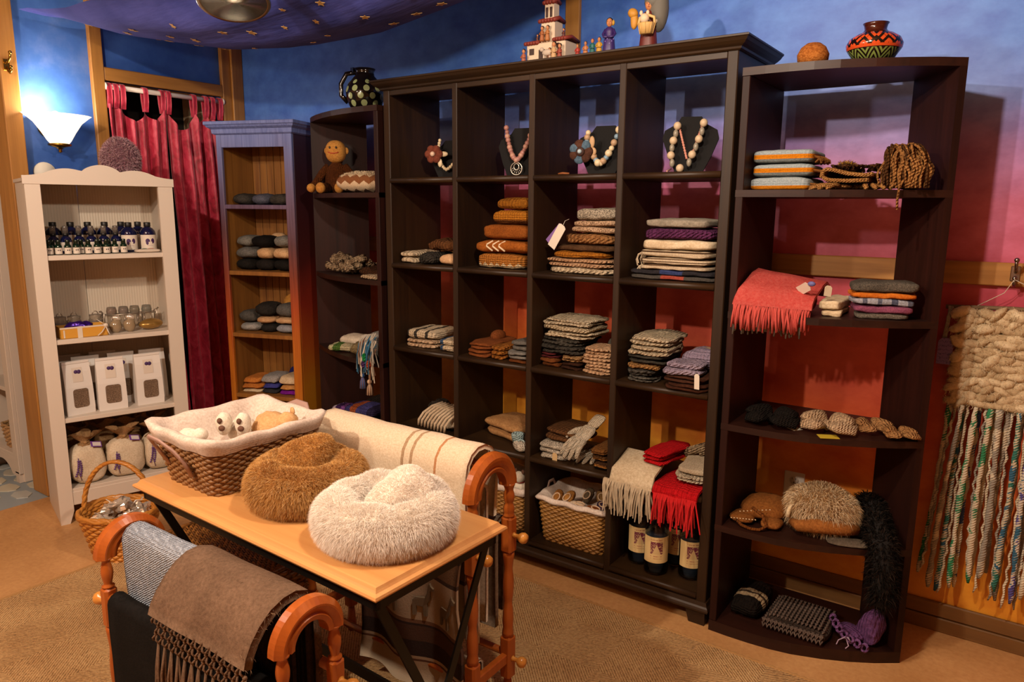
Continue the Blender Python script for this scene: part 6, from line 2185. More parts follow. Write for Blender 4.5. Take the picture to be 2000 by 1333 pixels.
for nm, cols in (('cream', ('bcae94', 'd0c4aa')), ('cream_blue', ('c0b49c', '34487c')), ('cream_teal', ('b8ac92', '2a6a5e')), ('grey_cream', ('8a8276', 'c4b8a0')), ('blue_purple', ('c0b6a6', '4a4484')), ('cream_green', ('c4b8a0', '2a7a50'))):
    t = NT('handspun_' + nm)
    v = t.coord('Object', (1, 1, 0.55))
    a = t.noise(v, 17, 2, 0.5, 1.5)
    b = t.wave(t.coord('Object', (1, 1, 1), (0, 0.6, 0)), 42, 2.0, 'Z')
    t.col(t.ramp(t.math('ADD', t.math('MULTIPLY', a, 0.92), t.math('MULTIPLY', b, 0.08)), [(0.42, '2c5a74' if nm in ('cream_teal', 'blue_purple') else cols[0]), (0.46, cols[0]), (0.54, cols[0]), (0.57, cols[1])]))
    t.bump(b, 0.6, 0.003)
    t.set(Roughness=0.95)
    YM.append(t.m)
rg = random.Random(33)
ns = 30
for k in range(ns):
    x = -0.138 + 0.385 * k / (ns - 1) + rg.uniform(-.005, .005)
    L = rg.uniform(0.56, 0.68) - (0.02 if k < 2 else 0)
    y = -0.028 - 0.016 * (k % 3)
    thin = k % 3 == 1
    n = 26
    P, R = [], []
    ph = rg.uniform(0, 6)
    dr = -0.06 * max(0, 1 - k / 7) * rg.uniform(.5, 1)
    for i in range(n):
        f = i / (n - 1)
        tw = 0.0035 if thin else 0.0015
        P.append((x + dr * f + 0.004 * sin(f * 5 + ph) + tw * sin(f * 70 + ph), y - 0.004 * sin(f * 4 + ph) + tw * cos(f * 70), -0.315 - L * f + (0.012 * sin(ph) * f)))
        base = 0.0042 if thin else 0.0088
        R.append(base * (1 + (0.55 * noise.noise(Vector((f * 9, k * 3.3, 0))) if not thin else 0.2 * sin(f * 60))))
    R[-1] *= 0.5
    MB().tube(P, R, 7).build('yarn_strand', YM[rg.randrange(6)] if not thin else YM[(0, 3)[k % 2]], wh)
MB().tube([(-0.10, -0.036, 0.012), (-0.03, -0.034, 0.06), (-0.008, -0.05, 0.105), (0.02, -0.04, 0.09), (0.10, -0.036, 0.012)], 0.0012, 5).build('hanging_string', plain('c8bca8', 0.8), wh)
m = MB()
for k in range(7):
    m.tube([(-0.17 + rg.uniform(-.006, .006), -0.045, 0.008), (-0.172 + rg.uniform(-.008, .008), -0.052, -0.03), (-0.178 + rg.uniform(-.006, .006), -0.05, -0.10)], 0.0028, 5)
m.build('tag_yarn', K('8a8278', 'felt'), wh)
t = NT('handwritten_purple_tag')
v = t.coord('Object', (1, 0.01, 1))
ln = t.math('GREATER_THAN', t.wave(v, 24, 6.0, 'Z', 6.0), 0.93)
t.col(t.mix(t.math('MULTIPLY', ln, 0.75), '74609c', '3a2c60'))
t.set(Roughness=0.7)
MB().prism([(-0.022, -0.088), (0.022, -0.088), (0.022, -0.012), (0.012, 0), (-0.012, 0), (-0.022, -0.012)], -0.0007, 0.0007, T=Matrix.Translation((-0.172, -0.055, -0.098)) @ Matrix.Rotation(pi / 2, 4, 'X')).build('paper_tag', t.m, wh)

# ================================================================== ON TOP OF THE CASES
CT_ = 2.010
# black jug with pale dots
jg = empty('polka_jug', (-0.262, 0.115, UTOP), 'glossy black clay jug with pale green dots on the left end unit', 'jug', rz=radians(32))
JB = plain('120c0a', 0.12)
jprof = [(0.0, 0.0), (0.055, 0.0), (0.072, 0.02), (0.086, 0.055), (0.088, 0.085), (0.078, 0.115), (0.058, 0.140), (0.044, 0.155), (0.042, 0.172), (0.050, 0.186), (0.046, 0.187), (0.037, 0.172), (0.038, 0.155), (0.0, 0.14)]
jbody = MB().lathe(jprof, 32).build('body', JB, jg)
MB().prism([(-0.05, -0.014), (-0.066, 0), (-0.05, 0.014), (-0.042, 0)], 0.165, 0.192).build('spout', JB, jg)
MB().tube([(-0.04, 0.0, 0.172), (-0.085, 0.0, 0.165), (-0.112, 0.0, 0.12), (-0.112, 0.0, 0.07), (-0.082, 0.0, 0.04)], 0.011, 10).build('handle', JB, jg)
DOT = plain('8a9468', 0.25)


def jr(z):
    for (r0, z0), (r1, z1) in zip(jprof[1:], jprof[2:]):
        if z0 <= z <= z1:
            return r0 + (r1 - r0) * (z - z0) / (z1 - z0)
    return 0.08


for q, (z, n, o) in enumerate(((0.028, 9, 0), (0.060, 10, .5), (0.092, 10, 0), (0.122, 8, .5))):
    for k in range(n):
        a = 2 * pi * (k + o) / n
        if cos(a) < -0.93:
            continue
        vs = [(jr(z) + 0.0015, 0, z)]
        cr = 0.014 if q < 3 else 0.010
        vs = []
        for j in range(14):
            b = 2 * pi * j / 14
            zz = z + cr * sin(b)
            da = cr * cos(b) / jr(z)
            rr = jr(zz) + 0.0012
            vs.append((rr * cos(a + da), rr * sin(a + da), zz))
        c0 = (jr(z) + 0.0022)
        vs.append((c0 * cos(a), c0 * sin(a), z))
        MB().add(vs, [(j, (j + 1) % 14, 14) for j in range(14)], 0, True).build('dot', DOT, jbody)

# clay church with figures
ch = empty('clay_church', (0.765, 0.075, CT_), 'white clay church with red tiled roofs and little figures on the bookcase', 'figurine')
CW_, RF, TAN_, DKC = plain('cdb9a0', 0.7), plain('7a2a1c', 0.6), plain('a8683c', 0.6), plain('3a241c', 0.6)
MB().box((-0.085, -0.03, 0.0), (0.085, 0.06, 0.075), 0, 0.004).build('nave', CW_, ch)
MB().box((-0.028, -0.02, 0.075), (0.032, 0.04, 0.150), 0, 0.003).build('tower', CW_, ch)
MB().box((-0.018, -0.012, 0.150), (0.022, 0.03, 0.215), 0, 0.003).build('belfry', CW_, ch)
MB().lathe([(0.022, 0.215), (0.016, 0.235), (0.0, 0.25)], 14, (0.002, 0.009, 0)).build('dome', RF, ch)
for (x0, x1, y0, y1, z) in ((-0.092, -0.03, -0.038, 0.066, 0.075), (0.034, 0.092, -0.038, 0.066, 0.078), (-0.036, 0.040, -0.028, 0.048, 0.150), (-0.024, 0.028, -0.018, 0.036, 0.215)):
    m = MB()
    nt = max(3, int((x1 - x0) / 0.011))
    for k in range(nt):
        x = x0 + (x1 - x0) * (k + .5) / nt
        m.tube([(x, y0, z), (x, (y0 + y1) / 2, z + 0.014), (x, y1, z + 0.004)], (x1 - x0) / nt * .58, 7)
    m.build('tile_roof', RF, ch)
for x, z, w, h in ((-0.015, 0.0, 0.026, 0.05), (-0.06, 0.035, 0.02, 0.022), (0.062, 0.02, 0.014, 0.03), (0.055, 0.05, 0.012, 0.016)):
    MB().box((x - w / 2, -0.0325, z), (x + w / 2, -0.029, z + h)).build('window_opening', DKC, ch)
for x in (-0.006, 0.012):
    MB().box((x - 0.005, -0.0145, 0.165), (x + 0.005, -0.011, 0.200)).build('window_opening', DKC, ch)


def figlet(par, x, y, z, h, robe, nm='figure'):
    m = MB()
    m.lathe([(h * .16, 0), (h * .17, h * .1), (h * .12, h * .45), (h * .13, h * .62), (h * .05, h * .70), (h * .05, h * .72)], 10, (x, y, z), 0)
    m.ell((x, y, z + h * .83), (h * .11, h * .11, h * .135), 10, 7, 1)
    m.ell((x, y + h * .03, z + h * .88), (h * .125, h * .11, h * .12), 10, 7, 2)
    m.tube([(x - h * .12, y, z + h * .6), (x - h * .17, y - h * .08, z + h * .45), (x - h * .06, y - h * .17, z + h * .42)], h * .04, 6, mat=0)
    m.tube([(x + h * .12, y, z + h * .6), (x + h * .17, y - h * .08, z + h * .45), (x + h * .06, y - h * .17, z + h * .42)], h * .04, 6, mat=0)
    return m.build(nm, [robe, plain('b87a50', 0.6), plain('1c1410', 0.5)], par)


for x, y, z, h, c in ((-0.085, -0.048, 0.0, 0.058, 'a05a40'), (0.05, -0.05, 0.0, 0.07, 'b89468'), (0.03, -0.048, 0.0, 0.05, '7a4a30'), (0.075, -0.05, 0.0, 0.06, '8a3a28'), (-0.012, -0.035, 0.078, 0.055, '9a5a30'), (0.012, -0.035, 0.078, 0.055, 'a86a38'), (-0.055, 0.0, 0.085, 0.03, '6a3a28'), (0.06, 0.0, 0.088, 0.035, '5a2a20')):
    figlet(ch, x, y, z, h, plain(c, 0.6))
m = MB()
m.ell((0.022, -0.052, 0.032), (0.022, 0.01, 0.012), 10, 7).ell((0.0, -0.054, 0.044), (0.009, 0.007, 0.008), 8, 6)
for dx in (0.008, 0.034):
    m.tube([(dx, -0.052, 0.03), (dx, -0.052, 0.0)], 0.004, 6)
m.build('donkey', plain('b8a898', 0.7), ch)
MB().box((-0.1, -0.065, -0.0), (0.1, -0.03, 0.004), 0, 0.001).build('base', TAN_, ch)

# little row of figures led by a woman
def clay_person(name, x, y, h, rz, label, robe, mats=None, shawl=None, hair='15100e', extra=None, skin='b8784c', group=None):
    r = empty(name, (x, y, CT_), label, 'figurine', group, rz=rz)
    MB().lathe([(0, 0), (h * .17, 0), (h * .185, h * .06), (h * .15, h * .40), (h * .11, h * .50), (h * .125, h * .62), (h * .10, h * .72), (h * .04, h * .755)], 18, sy=.85).build('dress', robe, r)
    m = MB().ell((0, -h * .01, h * .86), (h * .085, h * .09, h * .115), 16, 12)
    m.ell((0, -h * .105, h * .85), (h * .018, h * .022, h * .028), 8, 6)
    m.tube([(0, 0, h * .74), (0, 0, h * .80)], h * .04, 8)
    hd = m.build('head', plain(skin, 0.55), r)
    MB().ell((0, h * .025, h * .885), (h * .10, h * .095, h * .115), 14, 10).build('hair', plain(hair, 0.4), hd)
    m = MB()
    for s in (-1, 1):
        m.ell((s * h * .035, -h * .092, h * .875), (h * .012, h * .006, h * .009), 8, 6)
    m.build('eyes', plain('100c0a', 0.4), hd)
    MB().ell((0, -h * .094, h * .805), (h * .022, h * .006, h * .006), 8, 6).build('mouth', plain('8a2a22', 0.5), hd)
    m = MB()
    for s in (-1, 1):
        m.tube([(s * h * .10, 0, h * .68), (s * h * .165, -h * .03, h * .56), (s * h * .12, -h * .13, h * .47), (s * h * .04, -h * .17, h * .46)], [h * .045, h * .042, h * .036, h * .03], 8)
        m.ell((s * h * .03, -h * .175, h * .46), h * .03, 8, 6)
    m.build('arms', shawl or robe, r)
    if extra:
        extra(r, h)
    return r


def exw(r, h):
    MB().ell((h * .09, h * .02, h * .86), (h * .05, h * .05, h * .075), 12, 9).build('flower', plain('b8902c', 0.6), r)
    for k in range(6):
        a = -pi / 2 + (k - 2.5) * .45
        MB().ell((h * .14 * cos(a), h * .125 * sin(a), h * (.3 + .06 * (k % 3))), (h * .018, h * .018, h * .018), 8, 6).build('robe_dot', plain('8a7ac0', 0.5), r)


clay_person('clay_figure', 1.028, 0.050, 0.128, 0.3, 'clay woman in purple robe with yellow flower in her hair', plain('33205c', 0.45), extra=exw)
for x, h, c, lb in ((0.905, 0.052, '9a2c20', 'smallest clay figure in red at the left of the row'), (0.938, 0.058, 'a86a40', 'small clay figure in tan, second from left of the row'), (0.966, 0.064, '1e5a58', 'small clay figure in teal in the middle of the row'), (0.993, 0.066, 'b0842c', 'small clay figure in ochre next to the purple robed woman')):
    clay_person('clay_figure', x, 0.042, h, 0.2, lb, plain(c, 0.5), hair='15100e' if c != '1e5a58' else '7a2a1c', group='row of small clay figures')


def ext(r, h):
    m = MB().lathe([(0.020, 0), (0.027, 0.026), (0.028, 0.033), (0.024, 0.033), (0.019, 0.006)], 16, (0, -h * .23, h * .27))
    for k in range(8):
        a = 2 * pi * k / 8
        m.tube([(0.021 * cos(a), -h * .23 + 0.021 * sin(a), h * .27), (0.029 * cos(a), -h * .23 + 0.029 * sin(a), h * .27 + 0.033)], 0.002, 5)
    m.build('woven_basket', plain('c09a5c', 0.6), r)
    MB().tube([(-0.027, -h * .23, h * .27 + .031), (-0.024, -h * .22, h * .27 + .052), (0.0, -h * .21, h * .27 + .062), (0.024, -h * .22, h * .27 + .052), (0.027, -h * .23, h * .27 + .031)], 0.005, 7).build('basket_handle', plain('c8a468', 0.6), r)
    MB().ell((-0.008, -h * .23, h * .27 + 0.05), (0.016, 0.014, 0.016), 12, 8).ell((-0.020, -h * .23, h * .27 + .068), (0.006, 0.004, 0.008), 8, 6).ell((0.002, -h * .23, h * .27 + .068), (0.006, 0.004, 0.008), 8, 6).build('cat', plain('cdb496', 0.6), r)
    MB().ell((-0.045, -h * .15, h * .56), (0.014, 0.012, 0.03), 12, 8, nz=.2, nsc=60).ell((-0.05, -h * .16, h * .69), (0.018, 0.014, 0.016), 12, 8, nz=.2, nsc=60).build('bird', plain('b07c28', 0.6), r)
    MB().ell((0.03, h * .06, h * .78), (0.034, 0.03, 0.075), 14, 10).ell((0.012, h * .05, h * .93), (0.032, 0.03, 0.03), 12, 9).build('grey_shawl', plain('5c5850', 0.7), r)


clay_person('clay_figure', 1.178, 0.050, 0.172, 0.25, 'tall clay woman in red skirt and grey shawl holding a basket with a cat', plain('581a14', 0.5), shawl=plain('b8a890', 0.6), extra=ext)

# gourd and patterned vase on the right unit
tag(MB().lathe([(0, 0), (0.03, 0.001), (0.044, 0.014), (0.046, 0.032), (0.036, 0.052), (0.02, 0.064), (0.006, 0.067), (0, 0.067)], 24).build('carved_gourd', yarn('a0622c', '7c4418', 'tweed', 1, 130), loc=(1.716, 0.07, UTOP)), 'round brown carved gourd on top of the right end unit', 'gourd')


def mat_vase():
    t = NT('banded_fretwork_glaze')
    t.tc = t.n('ShaderNodeTexCoord')
    sp = t.n('ShaderNodeSeparateXYZ')
    t.l(t.tc.outputs['Object'], sp.inputs[0])
    an = t.math('ARCTAN2', sp.outputs['Y'], sp.outputs['X'])
    z = sp.outputs['Z']
    # triangular wave round the pot compared with height: zigzag stripes
    u = t.math('MULTIPLY', an, 14 / (2 * pi))
    tri = t.math('PINGPONG', u, 1.0)
    zz = t.math('MULTIPLY', t.math('SUBTRACT', z, 0.045), 1 / 0.034)
    d = t.math('ABSOLUTE', t.math('SUBTRACT', tri, zz))
    fret = t.math('LESS_THAN', t.math('FRACT', t.math('MULTIPLY', t.math('ADD', tri, zz), 1.5)), 0.55)
    fret2 = t.math('LESS_THAN', t.math('FRACT', t.math('MULTIPLY', t.math('SUBTRACT', tri, zz), 1.5)), 0.55)
    f = t.math('MULTIPLY', fret, t.math('MAXIMUM', fret2, t.math('LESS_THAN', d, 0.25)))
    band_o = t.math('MULTIPLY', t.math('GREATER_THAN', z, 0.036), t.math('LESS_THAN', z, 0.080))
    line = t.math('MULTIPLY', t.math('GREATER_THAN', z, 0.036), t.math('LESS_THAN', z, 0.043))
    f = t.math('MAXIMUM', f, line)
    col = t.mix(t.math('MULTIPLY', f, band_o), '140a08', 'b8441c')
    zz2 = t.math('MULTIPLY', z, 1 / 0.034)
    g2 = t.math('LESS_THAN', t.math('FRACT', t.math('MULTIPLY', t.math('ADD', t.math('PINGPONG', t.math('MULTIPLY', an, 18 / (2 * pi)), 1.0), zz2), 2.0)), 0.5)
    band_g = t.math('LESS_THAN', z, 0.034)
    col = t.mix(t.math('MULTIPLY', g2, band_g), col, '6c7a3c')
    neck = t.math('GREATER_THAN', z, 0.082)
    col = t.mix(neck, col, '3a140c')
    t.col(col)
    t.set(Roughness=0.14)
    return t.m


vz = empty('painted_vase', (1.875, 0.125, UTOP), 'squat glazed vase with orange and green fretwork bands on the right end unit', 'vase')
MB().lathe([(0, 0), (0.046, 0.0), (0.060, 0.016), (0.076, 0.040), (0.078, 0.052), (0.070, 0.068), (0.052, 0.080), (0.036, 0.086), (0.030, 0.094), (0.032, 0.106), (0.036, 0.112), (0.032, 0.112), (0.027, 0.098), (0.0, 0.09)], 40).build('body', mat_vase(), vz)

# ================================================================== LEFT END UNIT
def LU(d):
    return -0.052 - d


# knitted monkey
mk = empty('knitted_monkey', (-0.555, 0.190, U1), 'brown knitted monkey doll sitting on the left end unit', 'doll', rz=radians(32))
MBR, MTN = yarn('5a3014', None, 'knit', 1.8), yarn('b07c3c', None, 'felt')
m = MB()
m.lathe([(0, 0), (0.05, 0.005), (0.062, 0.035), (0.058, 0.08), (0.048, 0.125), (0.025, 0.15), (0.02, 0.155)], 18, sy=.8)
for s in (-1, 1):
    m.tube([(s * 0.04, 0, 0.135), (s * 0.07, -0.01, 0.10), (s * 0.095, -0.03, 0.055), (s * 0.11, -0.06, 0.03)], [0.020, 0.020, 0.019, 0.017], 10)
    m.tube([(s * 0.03, -0.02, 0.025), (s * 0.05, -0.07, 0.028), (s * 0.045, -0.11, 0.026)], [0.026, 0.024, 0.022], 10)
m.build('body', MBR, mk)
m = MB().ell((0, -0.008, 0.205), (0.050, 0.047, 0.055), 20, 14, p=2.3)
mhd = m.build('head', MTN, mk)
for s in (-1, 1):
    MB().ell((s * 0.050, 0.004, 0.21), (0.012, 0.009, 0.017), 10, 8).build('ear', MTN, mhd)
    MB().ell((s * 0.112, -0.066, 0.026), (0.022, 0.024, 0.022), 12, 9).build('hand', MTN, mk)
    MB().ell((s * 0.046, -0.128, 0.026), (0.024, 0.022, 0.026), 12, 9).build('foot', MTN, mk)
    MB().ell((s * 0.016, -0.0575, 0.222), (0.0045, 0.003, 0.006), 8, 6).build('eye', plain('1a100a', 0.4), mhd)
MB().tube([(0.026 * t_, -0.0575 + 0.006 * t_ * t_, 0.194 + 0.006 * t_ * t_) for t_ in [-1, -.6, -.2, .2, .6, 1]], 0.0022, 6).build('mouth', plain('b03a20', 0.6), mhd)

cs = empty('knit_cushion', (-0.262, 0.115, U1), 'brown and white zigzag crochet hat lying beside the monkey', 'hat', rz=radians(22))


def mat_zig():
    t = NT('zigzag_crochet')
    t.tc = t.n('ShaderNodeTexCoord')
    sp = t.n('ShaderNodeSeparateXYZ')
    t.l(t.tc.outputs['Object'], sp.inputs[0])
    u = t.math('PINGPONG', sp.outputs['X'], 0.024)
    z = t.math('ADD', sp.outputs['Z'], t.math('MULTIPLY', u, -0.7))
    f = t.math('MULTIPLY_ADD', z, 1 / 0.12, 0.1)
    t.col(t.ramp(f, [(0, '4c2c16'), (0.12, 'c8b090'), (0.42, '7a4820'), (0.68, 'bfa886')], 'CONSTANT'))
    v = t.coord('Object')
    t.bump(t.math('ADD', t.noise(v, 180, 3), t.wave(v, 60, 3, 'X')), 0.6, 0.004)
    t.set(Roughness=0.95)
    return t.m


m = MB().slab((0, 0, 0), (0.275, 0.19, 0.098), 3.5, 12, 0.006, 14, 3, pz=2.2)
m.build('crochet', mat_zig(), cs)
fur(m, 1500, 0.014, [plain('c8b494', 1.0)], 'fuzz', cs, 0.0006, 0.2, 0.9, 3, sel=lambda p: p.z > 0.075)


def chunky_scarf(name, loc, label, n, size, mats, seed, r=0.013):
    root = empty(name, loc, label, 'scarf')
    rg = random.Random(seed)
    for k in range(n):
        a = rg.uniform(0, 6.28)
        w, d, h = size
        P = []
        ph = rg.uniform(0, 6)
        for i in range(22):
            t_ = i / 21
            P.append(((t_ - .5) * w * rg.uniform(.98, 1.0) + 0.01 * sin(t_ * 20 + ph), (k / max(n - 1, 1) - .5) * d + 0.014 * sin(t_ * 9 + ph), r + h * (sin(pi * (k + .5) / n)) * (0.5 + 0.5 * sin(t_ * 6.5 + ph * .4)) + 0.006 * sin(t_ * 42 + ph) + 0.011))
        MB().tube(P, [r * (1 + .25 * sin(i * 2.2 + ph)) for i in range(22)], 8).build('strand', mats[k % len(mats)], root)
    return root


SPK = yarn('b8a080', '5a4430', 'loop', 1.0, 60)
ccs = chunky_scarf('chunky_scarf', (-0.44, 0.165, U2), 'mottled cream and brown chunky scarf on the left end unit', 9, (0.19, 0.13, 0.06), [SPK], 3, 0.016)
cloth('knit_scarf', 'dark brown knit scarf folded beside the mottled chunky scarf', 'scarf', -0.31, -0.10, 0.062, 0.18, U2, U2 + 0.045, K('4a2e1c', 'knit'), 1, 0.1, None, pz=1.9, nz=0.008)
cloth('knit_scarf', 'cream knit scarf end under the dark brown scarf', 'scarf', -0.20, -0.085, -0.012, 0.06, U2, U2 + 0.022, K('b8a080', 'knit'), 1, 0.05, None, pz=2.0)

# third shelf of the left unit
cloth('knit_hat', 'white knit hat at the back left of the left end unit', 'hat', -0.565, -0.40, 0.165, 0.13, U3, U3 + 0.058, K('c4b8a4', 'felt'), 1, 0.15, None, pz=2.0)
cloth('knit_hat', 'green and cream knit hat on the left end unit', 'hat', -0.50, -0.36, 0.035, 0.10, U3, U3 + 0.040, striped([(0, 'b8b48c'), (0.3, '4a6a30'), (0.62, 'b4aa88')], 'X', 'knit', 0.14, 0.07, 0.02, 'green_cream'), 1, 0.35, None, pz=2.0)
cloth('knit_hat', 'olive brown mottled knit hat beside the green hat', 'hat', -0.335, -0.215, 0.01, 0.17, U3, U3 + 0.066, K('8a7a58', 'tweed', 1, '3a3020'), 1, 0.05, None, pz=1.9, nz=0.009)
ts = empty('tassel_scarf', (-0.135, -0.03, U3 + 0.13), 'blue, grey and multicoloured tasselled scarf hanging off the left end unit', 'scarf')
MB().slab((-0.005, 0.10, -0.13), (0.125, 0.18, 0.135), 2.6, 9, 0.010, 24, 8, pz=2.0).build('folded_part', K('4a5a64', 'tweed', 1, 'a89c8c'), ts)
for k, (c, n_) in enumerate((('9a9488', 22), ('2c5c7a', 14), ('c0b4a0', 18), ('24485e', 12), ('6a4a38', 8))):
    fringe([(-0.062, 0.02, -0.015 - .012 * k), (0.0, -0.012, 0.0), (0.062, -0.006, 0.012 - .02 * k)], 0.15 + 0.015 * (k % 3), 0.0032, plain(c, 1.0), ts, n_, 40 + k, 0.016, (-0.3, -1, 0), 'fringe', 0.020)
for k, (x, z, c, c2) in enumerate(((-0.012, -0.19, '2c5a9a', '6a4430'), (0.032, -0.215, 'b89c80', '5a3c2a'))):
    tsl = MB().ell((x, -0.03, z), 0.011, 10, 8, mat=0)
    tsl.tube([(x, -0.03, z + 0.01), (x, -0.028, z + 0.08)], 0.003, 5)
    for q in range(16):
        a = 2 * pi * q / 16
        tsl.tube([(x, -0.03, z - 0.004), (x + 0.010 * cos(a), -0.03 + 0.010 * sin(a), z - 0.03), (x + 0.013 * cos(a), -0.03 + 0.013 * sin(a), z - 0.062)], 0.0028, 5, mat=q % 2)
    tsl.build('tassel', [plain(c, 1.0), plain(c2, 1.0)], ts)
for x, z, c in ((0.02, -0.10, '1e8a4a'), (0.045, -0.13, 'a8482a'), (0.01, -0.13, '4a3060')):
    MB().ell((x, -0.045, z), (0.013, 0.012, 0.020), 12, 8, nz=.2, nsc=70).build('pompom', K(c, 'loop'), ts)

# lowest visible shelf of the left unit
cloth('knit_hat', 'dark knit hat behind the purple ones on the low left shelf', 'hat', -0.46, -0.20, 0.238, 0.11, U4, U4 + 0.105, K('2c2622', 'knit'), 1, 0.1, None, pz=2.0)
cloth('knit_hat', 'violet, black and white patterned hat at the left of the low shelf', 'hat', -0.570, -0.445, 0.105, 0.11, U4, U4 + 0.06, striped([(0, '1c1820'), (0.25, 'b8a8b8'), (0.38, '3c2050'), (0.6, '7a4a90'), (0.75, '1c1820')], 'X', 'knit', 0.14, 0.07, 0.03, 'violet_pattern'), 1, 0.15, None, pz=2.0, nz=0.008)
cloth('knit_hat', 'blue violet hat with orange patch on the low left shelf', 'hat', -0.40, -0.20, 0.03, 0.16, U4 + 0.050, U4 + 0.108, striped([(0, '3c3a70'), (0.30, '9a5030'), (0.5, '44427a'), (0.85, '2a2440')], 'X', 'knit', 0.2, 0.1, 0.02, 'blue_violet_pattern'), 1, 0.12, None, pz=2.0)
cloth('knit_hat', 'black hat with yellow chain border at the front of the low left shelf', 'hat', -0.415, -0.11, 0.005, 0.19, U4, U4 + 0.045, striped([(0, '1a1610'), (0.35, 'a89a50'), (0.6, '241e14')], 'Z', 'knit', 0.045, 0, 0.012, 'yellow_chain'), 2, 0.0, None, pz=2.2)

# ================================================================== PINE BOOKCASE CONTENTS
PF = ((pine.location.x, pine.location.y), PA)
g = 'rolled socks in the painted pine bookcase'


def sock(x0, x1, dep, z0, z1, c, label, roll=True, dd=0.15):
    w = x1 - x0
    r = cloth('rolled_socks', label, 'socks', x0, x1, dep, dd, z0, z1, K(c, 'felt'), 1, 0, g, p=3.2, pz=1.9, nz=0.004, parent_frame=PF)
    if roll:
        rr = (z1 - z0) * .36
        MB().tube([(w / 2 - 0.0045 + 0.0001 * k, rr * .9 * (1 - k / 26) * cos(k * .62), (z1 - z0) / 2 + rr * (1 - k / 26) * sin(k * .62)) for k in range(22)], 0.0032, 5).build('rolled_end', K(c, 'felt'), r)
    return r


z = PZ[0]
for i, (a, b, c, lb) in enumerate(((-0.195, -0.085, '35322e', 'left charcoal'), (-0.080, 0.025, '4a4c58', 'middle slate blue'), (0.030, 0.165, '38342f', 'right charcoal'))):
    sock(a, b, 0.05, z, z + 0.058, c, lb + ' rolled socks on the highest shelf of the pine bookcase')
z = PZ[1]
for i, (a, b, c, lb) in enumerate(((-0.195, -0.085, '1a1816', 'left black'), (-0.080, 0.030, '1d1a18', 'middle black'), (0.034, 0.168, '191715', 'right black'))):
    sock(a, b, 0.05, z, z + 0.062, c, lb + ' rolled socks in the bottom layer of the second pine shelf')
for i, (a, b, c, lb) in enumerate(((-0.195, -0.070, '5c5a56', 'left grey'), (-0.065, 0.030, 'b8946c', 'middle peach'), (0.034, 0.168, 'be9a72', 'right peach'))):
    sock(a, b, 0.05, z + 0.063, z + 0.125, c, lb + ' rolled socks in the middle layer of the second pine shelf')
for i, (a, b, c, lb) in enumerate(((-0.190, -0.085, '66645e', 'left grey'), (-0.080, 0.035, '12100f', 'middle black'), (0.040, 0.165, '6c6a64', 'right grey'))):
    sock(a, b, 0.05 if i != 1 else 0.03, z + 0.126, z + 0.188, c, lb + ' rolled socks in the top layer of the second pine shelf')
sock(-0.10, 0.04, 0.208, z, z + 0.198, 'c09c74', 'peach rolled socks at the back of the second pine shelf', False, 0.055)
z = PZ[2]
for i, (a, b, c, lb) in enumerate(((-0.195, -0.075, '8c8a86', 'left light grey'), (-0.070, 0.025, '242220', 'middle black'), (0.030, 0.168, '83868c', 'right light grey'))):
    sock(a, b, 0.05, z, z + 0.048, c, lb + ' rolled socks in the bottom layer of the third pine shelf')
for i, (a, b, c, lb) in enumerate(((-0.198, -0.095, '4a4844', 'left dark grey'), (-0.090, 0.020, 'b48c64', 'middle peach striped'), (0.025, 0.168, 'bc9870', 'right peach'))):
    sock(a, b, 0.05, z + 0.049, z + (0.115 if i == 0 else 0.088), c, lb + ' rolled socks in the middle layer of the third pine shelf')
sock(-0.090, 0.028, 0.035, z + 0.089, z + 0.165, '262320', 'large black rolled socks on top of the third pine shelf')
sock(0.032, 0.165, 0.045, z + 0.089, z + 0.162, '55534f', 'large grey rolled socks on top of the third pine shelf')
sock(-0.02, 0.15, 0.208, z, z + 0.205, 'b4803c', 'mustard and black socks at the back of the third pine shelf', False, 0.055)
z = PZ[3]
fd = [(-0.195, -0.075, 0.0, 0.016, 'c4b090', 'cream flat socks at the bottom left'), (-0.070, 0.030, 0.0, 0.026, '2a2a2c', 'black flat socks at the bottom centre'), (0.035, 0.168, 0.0, 0.026, '6a1a80', 'bright purple flat socks at the bottom right'),
      (-0.200, -0.070, 0.017, 0.048, 'a5642c', 'caramel flat socks at the left of the middle layer'), (-0.065, 0.030, 0.027, 0.058, '35387a', 'royal blue flat socks in the middle layer'), (0.035, 0.168, 0.027, 0.056, 'b07e48', 'tan and cream flat socks in the right middle layer'),
      (-0.190, -0.085, 0.049, 0.082, 'b06c30', 'orange brown flat socks on top at the left'), (-0.080, 0.030, 0.059, 0.100, '8a8886', 'grey and cream flat socks on top in the centre'), (0.036, 0.168, 0.057, 0.105, 'c4ae8e', 'cream patterned flat socks on top at the right')]
for a, b, h0, h1, c, lb in fd:
    cloth('folded_socks', lb + ' of the lowest pine shelf', 'socks', a, b, 0.04, 0.14, z + h0, z + h1, K(c, 'felt'), 1, 0, 'flat socks on the lowest visible pine shelf', p=5, pz=2.4, parent_frame=PF, skew=(0.01, 0.02))
cloth('folded_socks', 'navy rolled socks behind the flat ones on the lowest visible pine shelf', 'socks', 0.0, 0.09, 0.212, 0.05, z, z + 0.12, K('2c2c66', 'felt'), 1, 0, 'flat socks on the lowest visible pine shelf', p=3, pz=2.2, parent_frame=PF)

# ================================================================== WHITE BOOKCASE CONTENTS
WF_ = (Wc.x, Wc.y)


def wpos(s, dep, z):
    return (WF_[0] + s * cos(Wrz) - dep * sin(Wrz), WF_[1] + s * sin(Wrz) + dep * cos(Wrz), z)


COB = plain('0d1238', 0.08, 0, 0, 0.6)
CAPB = plain('14110f', 0.45)
LWH = plain('cfc4b6', 0.6)


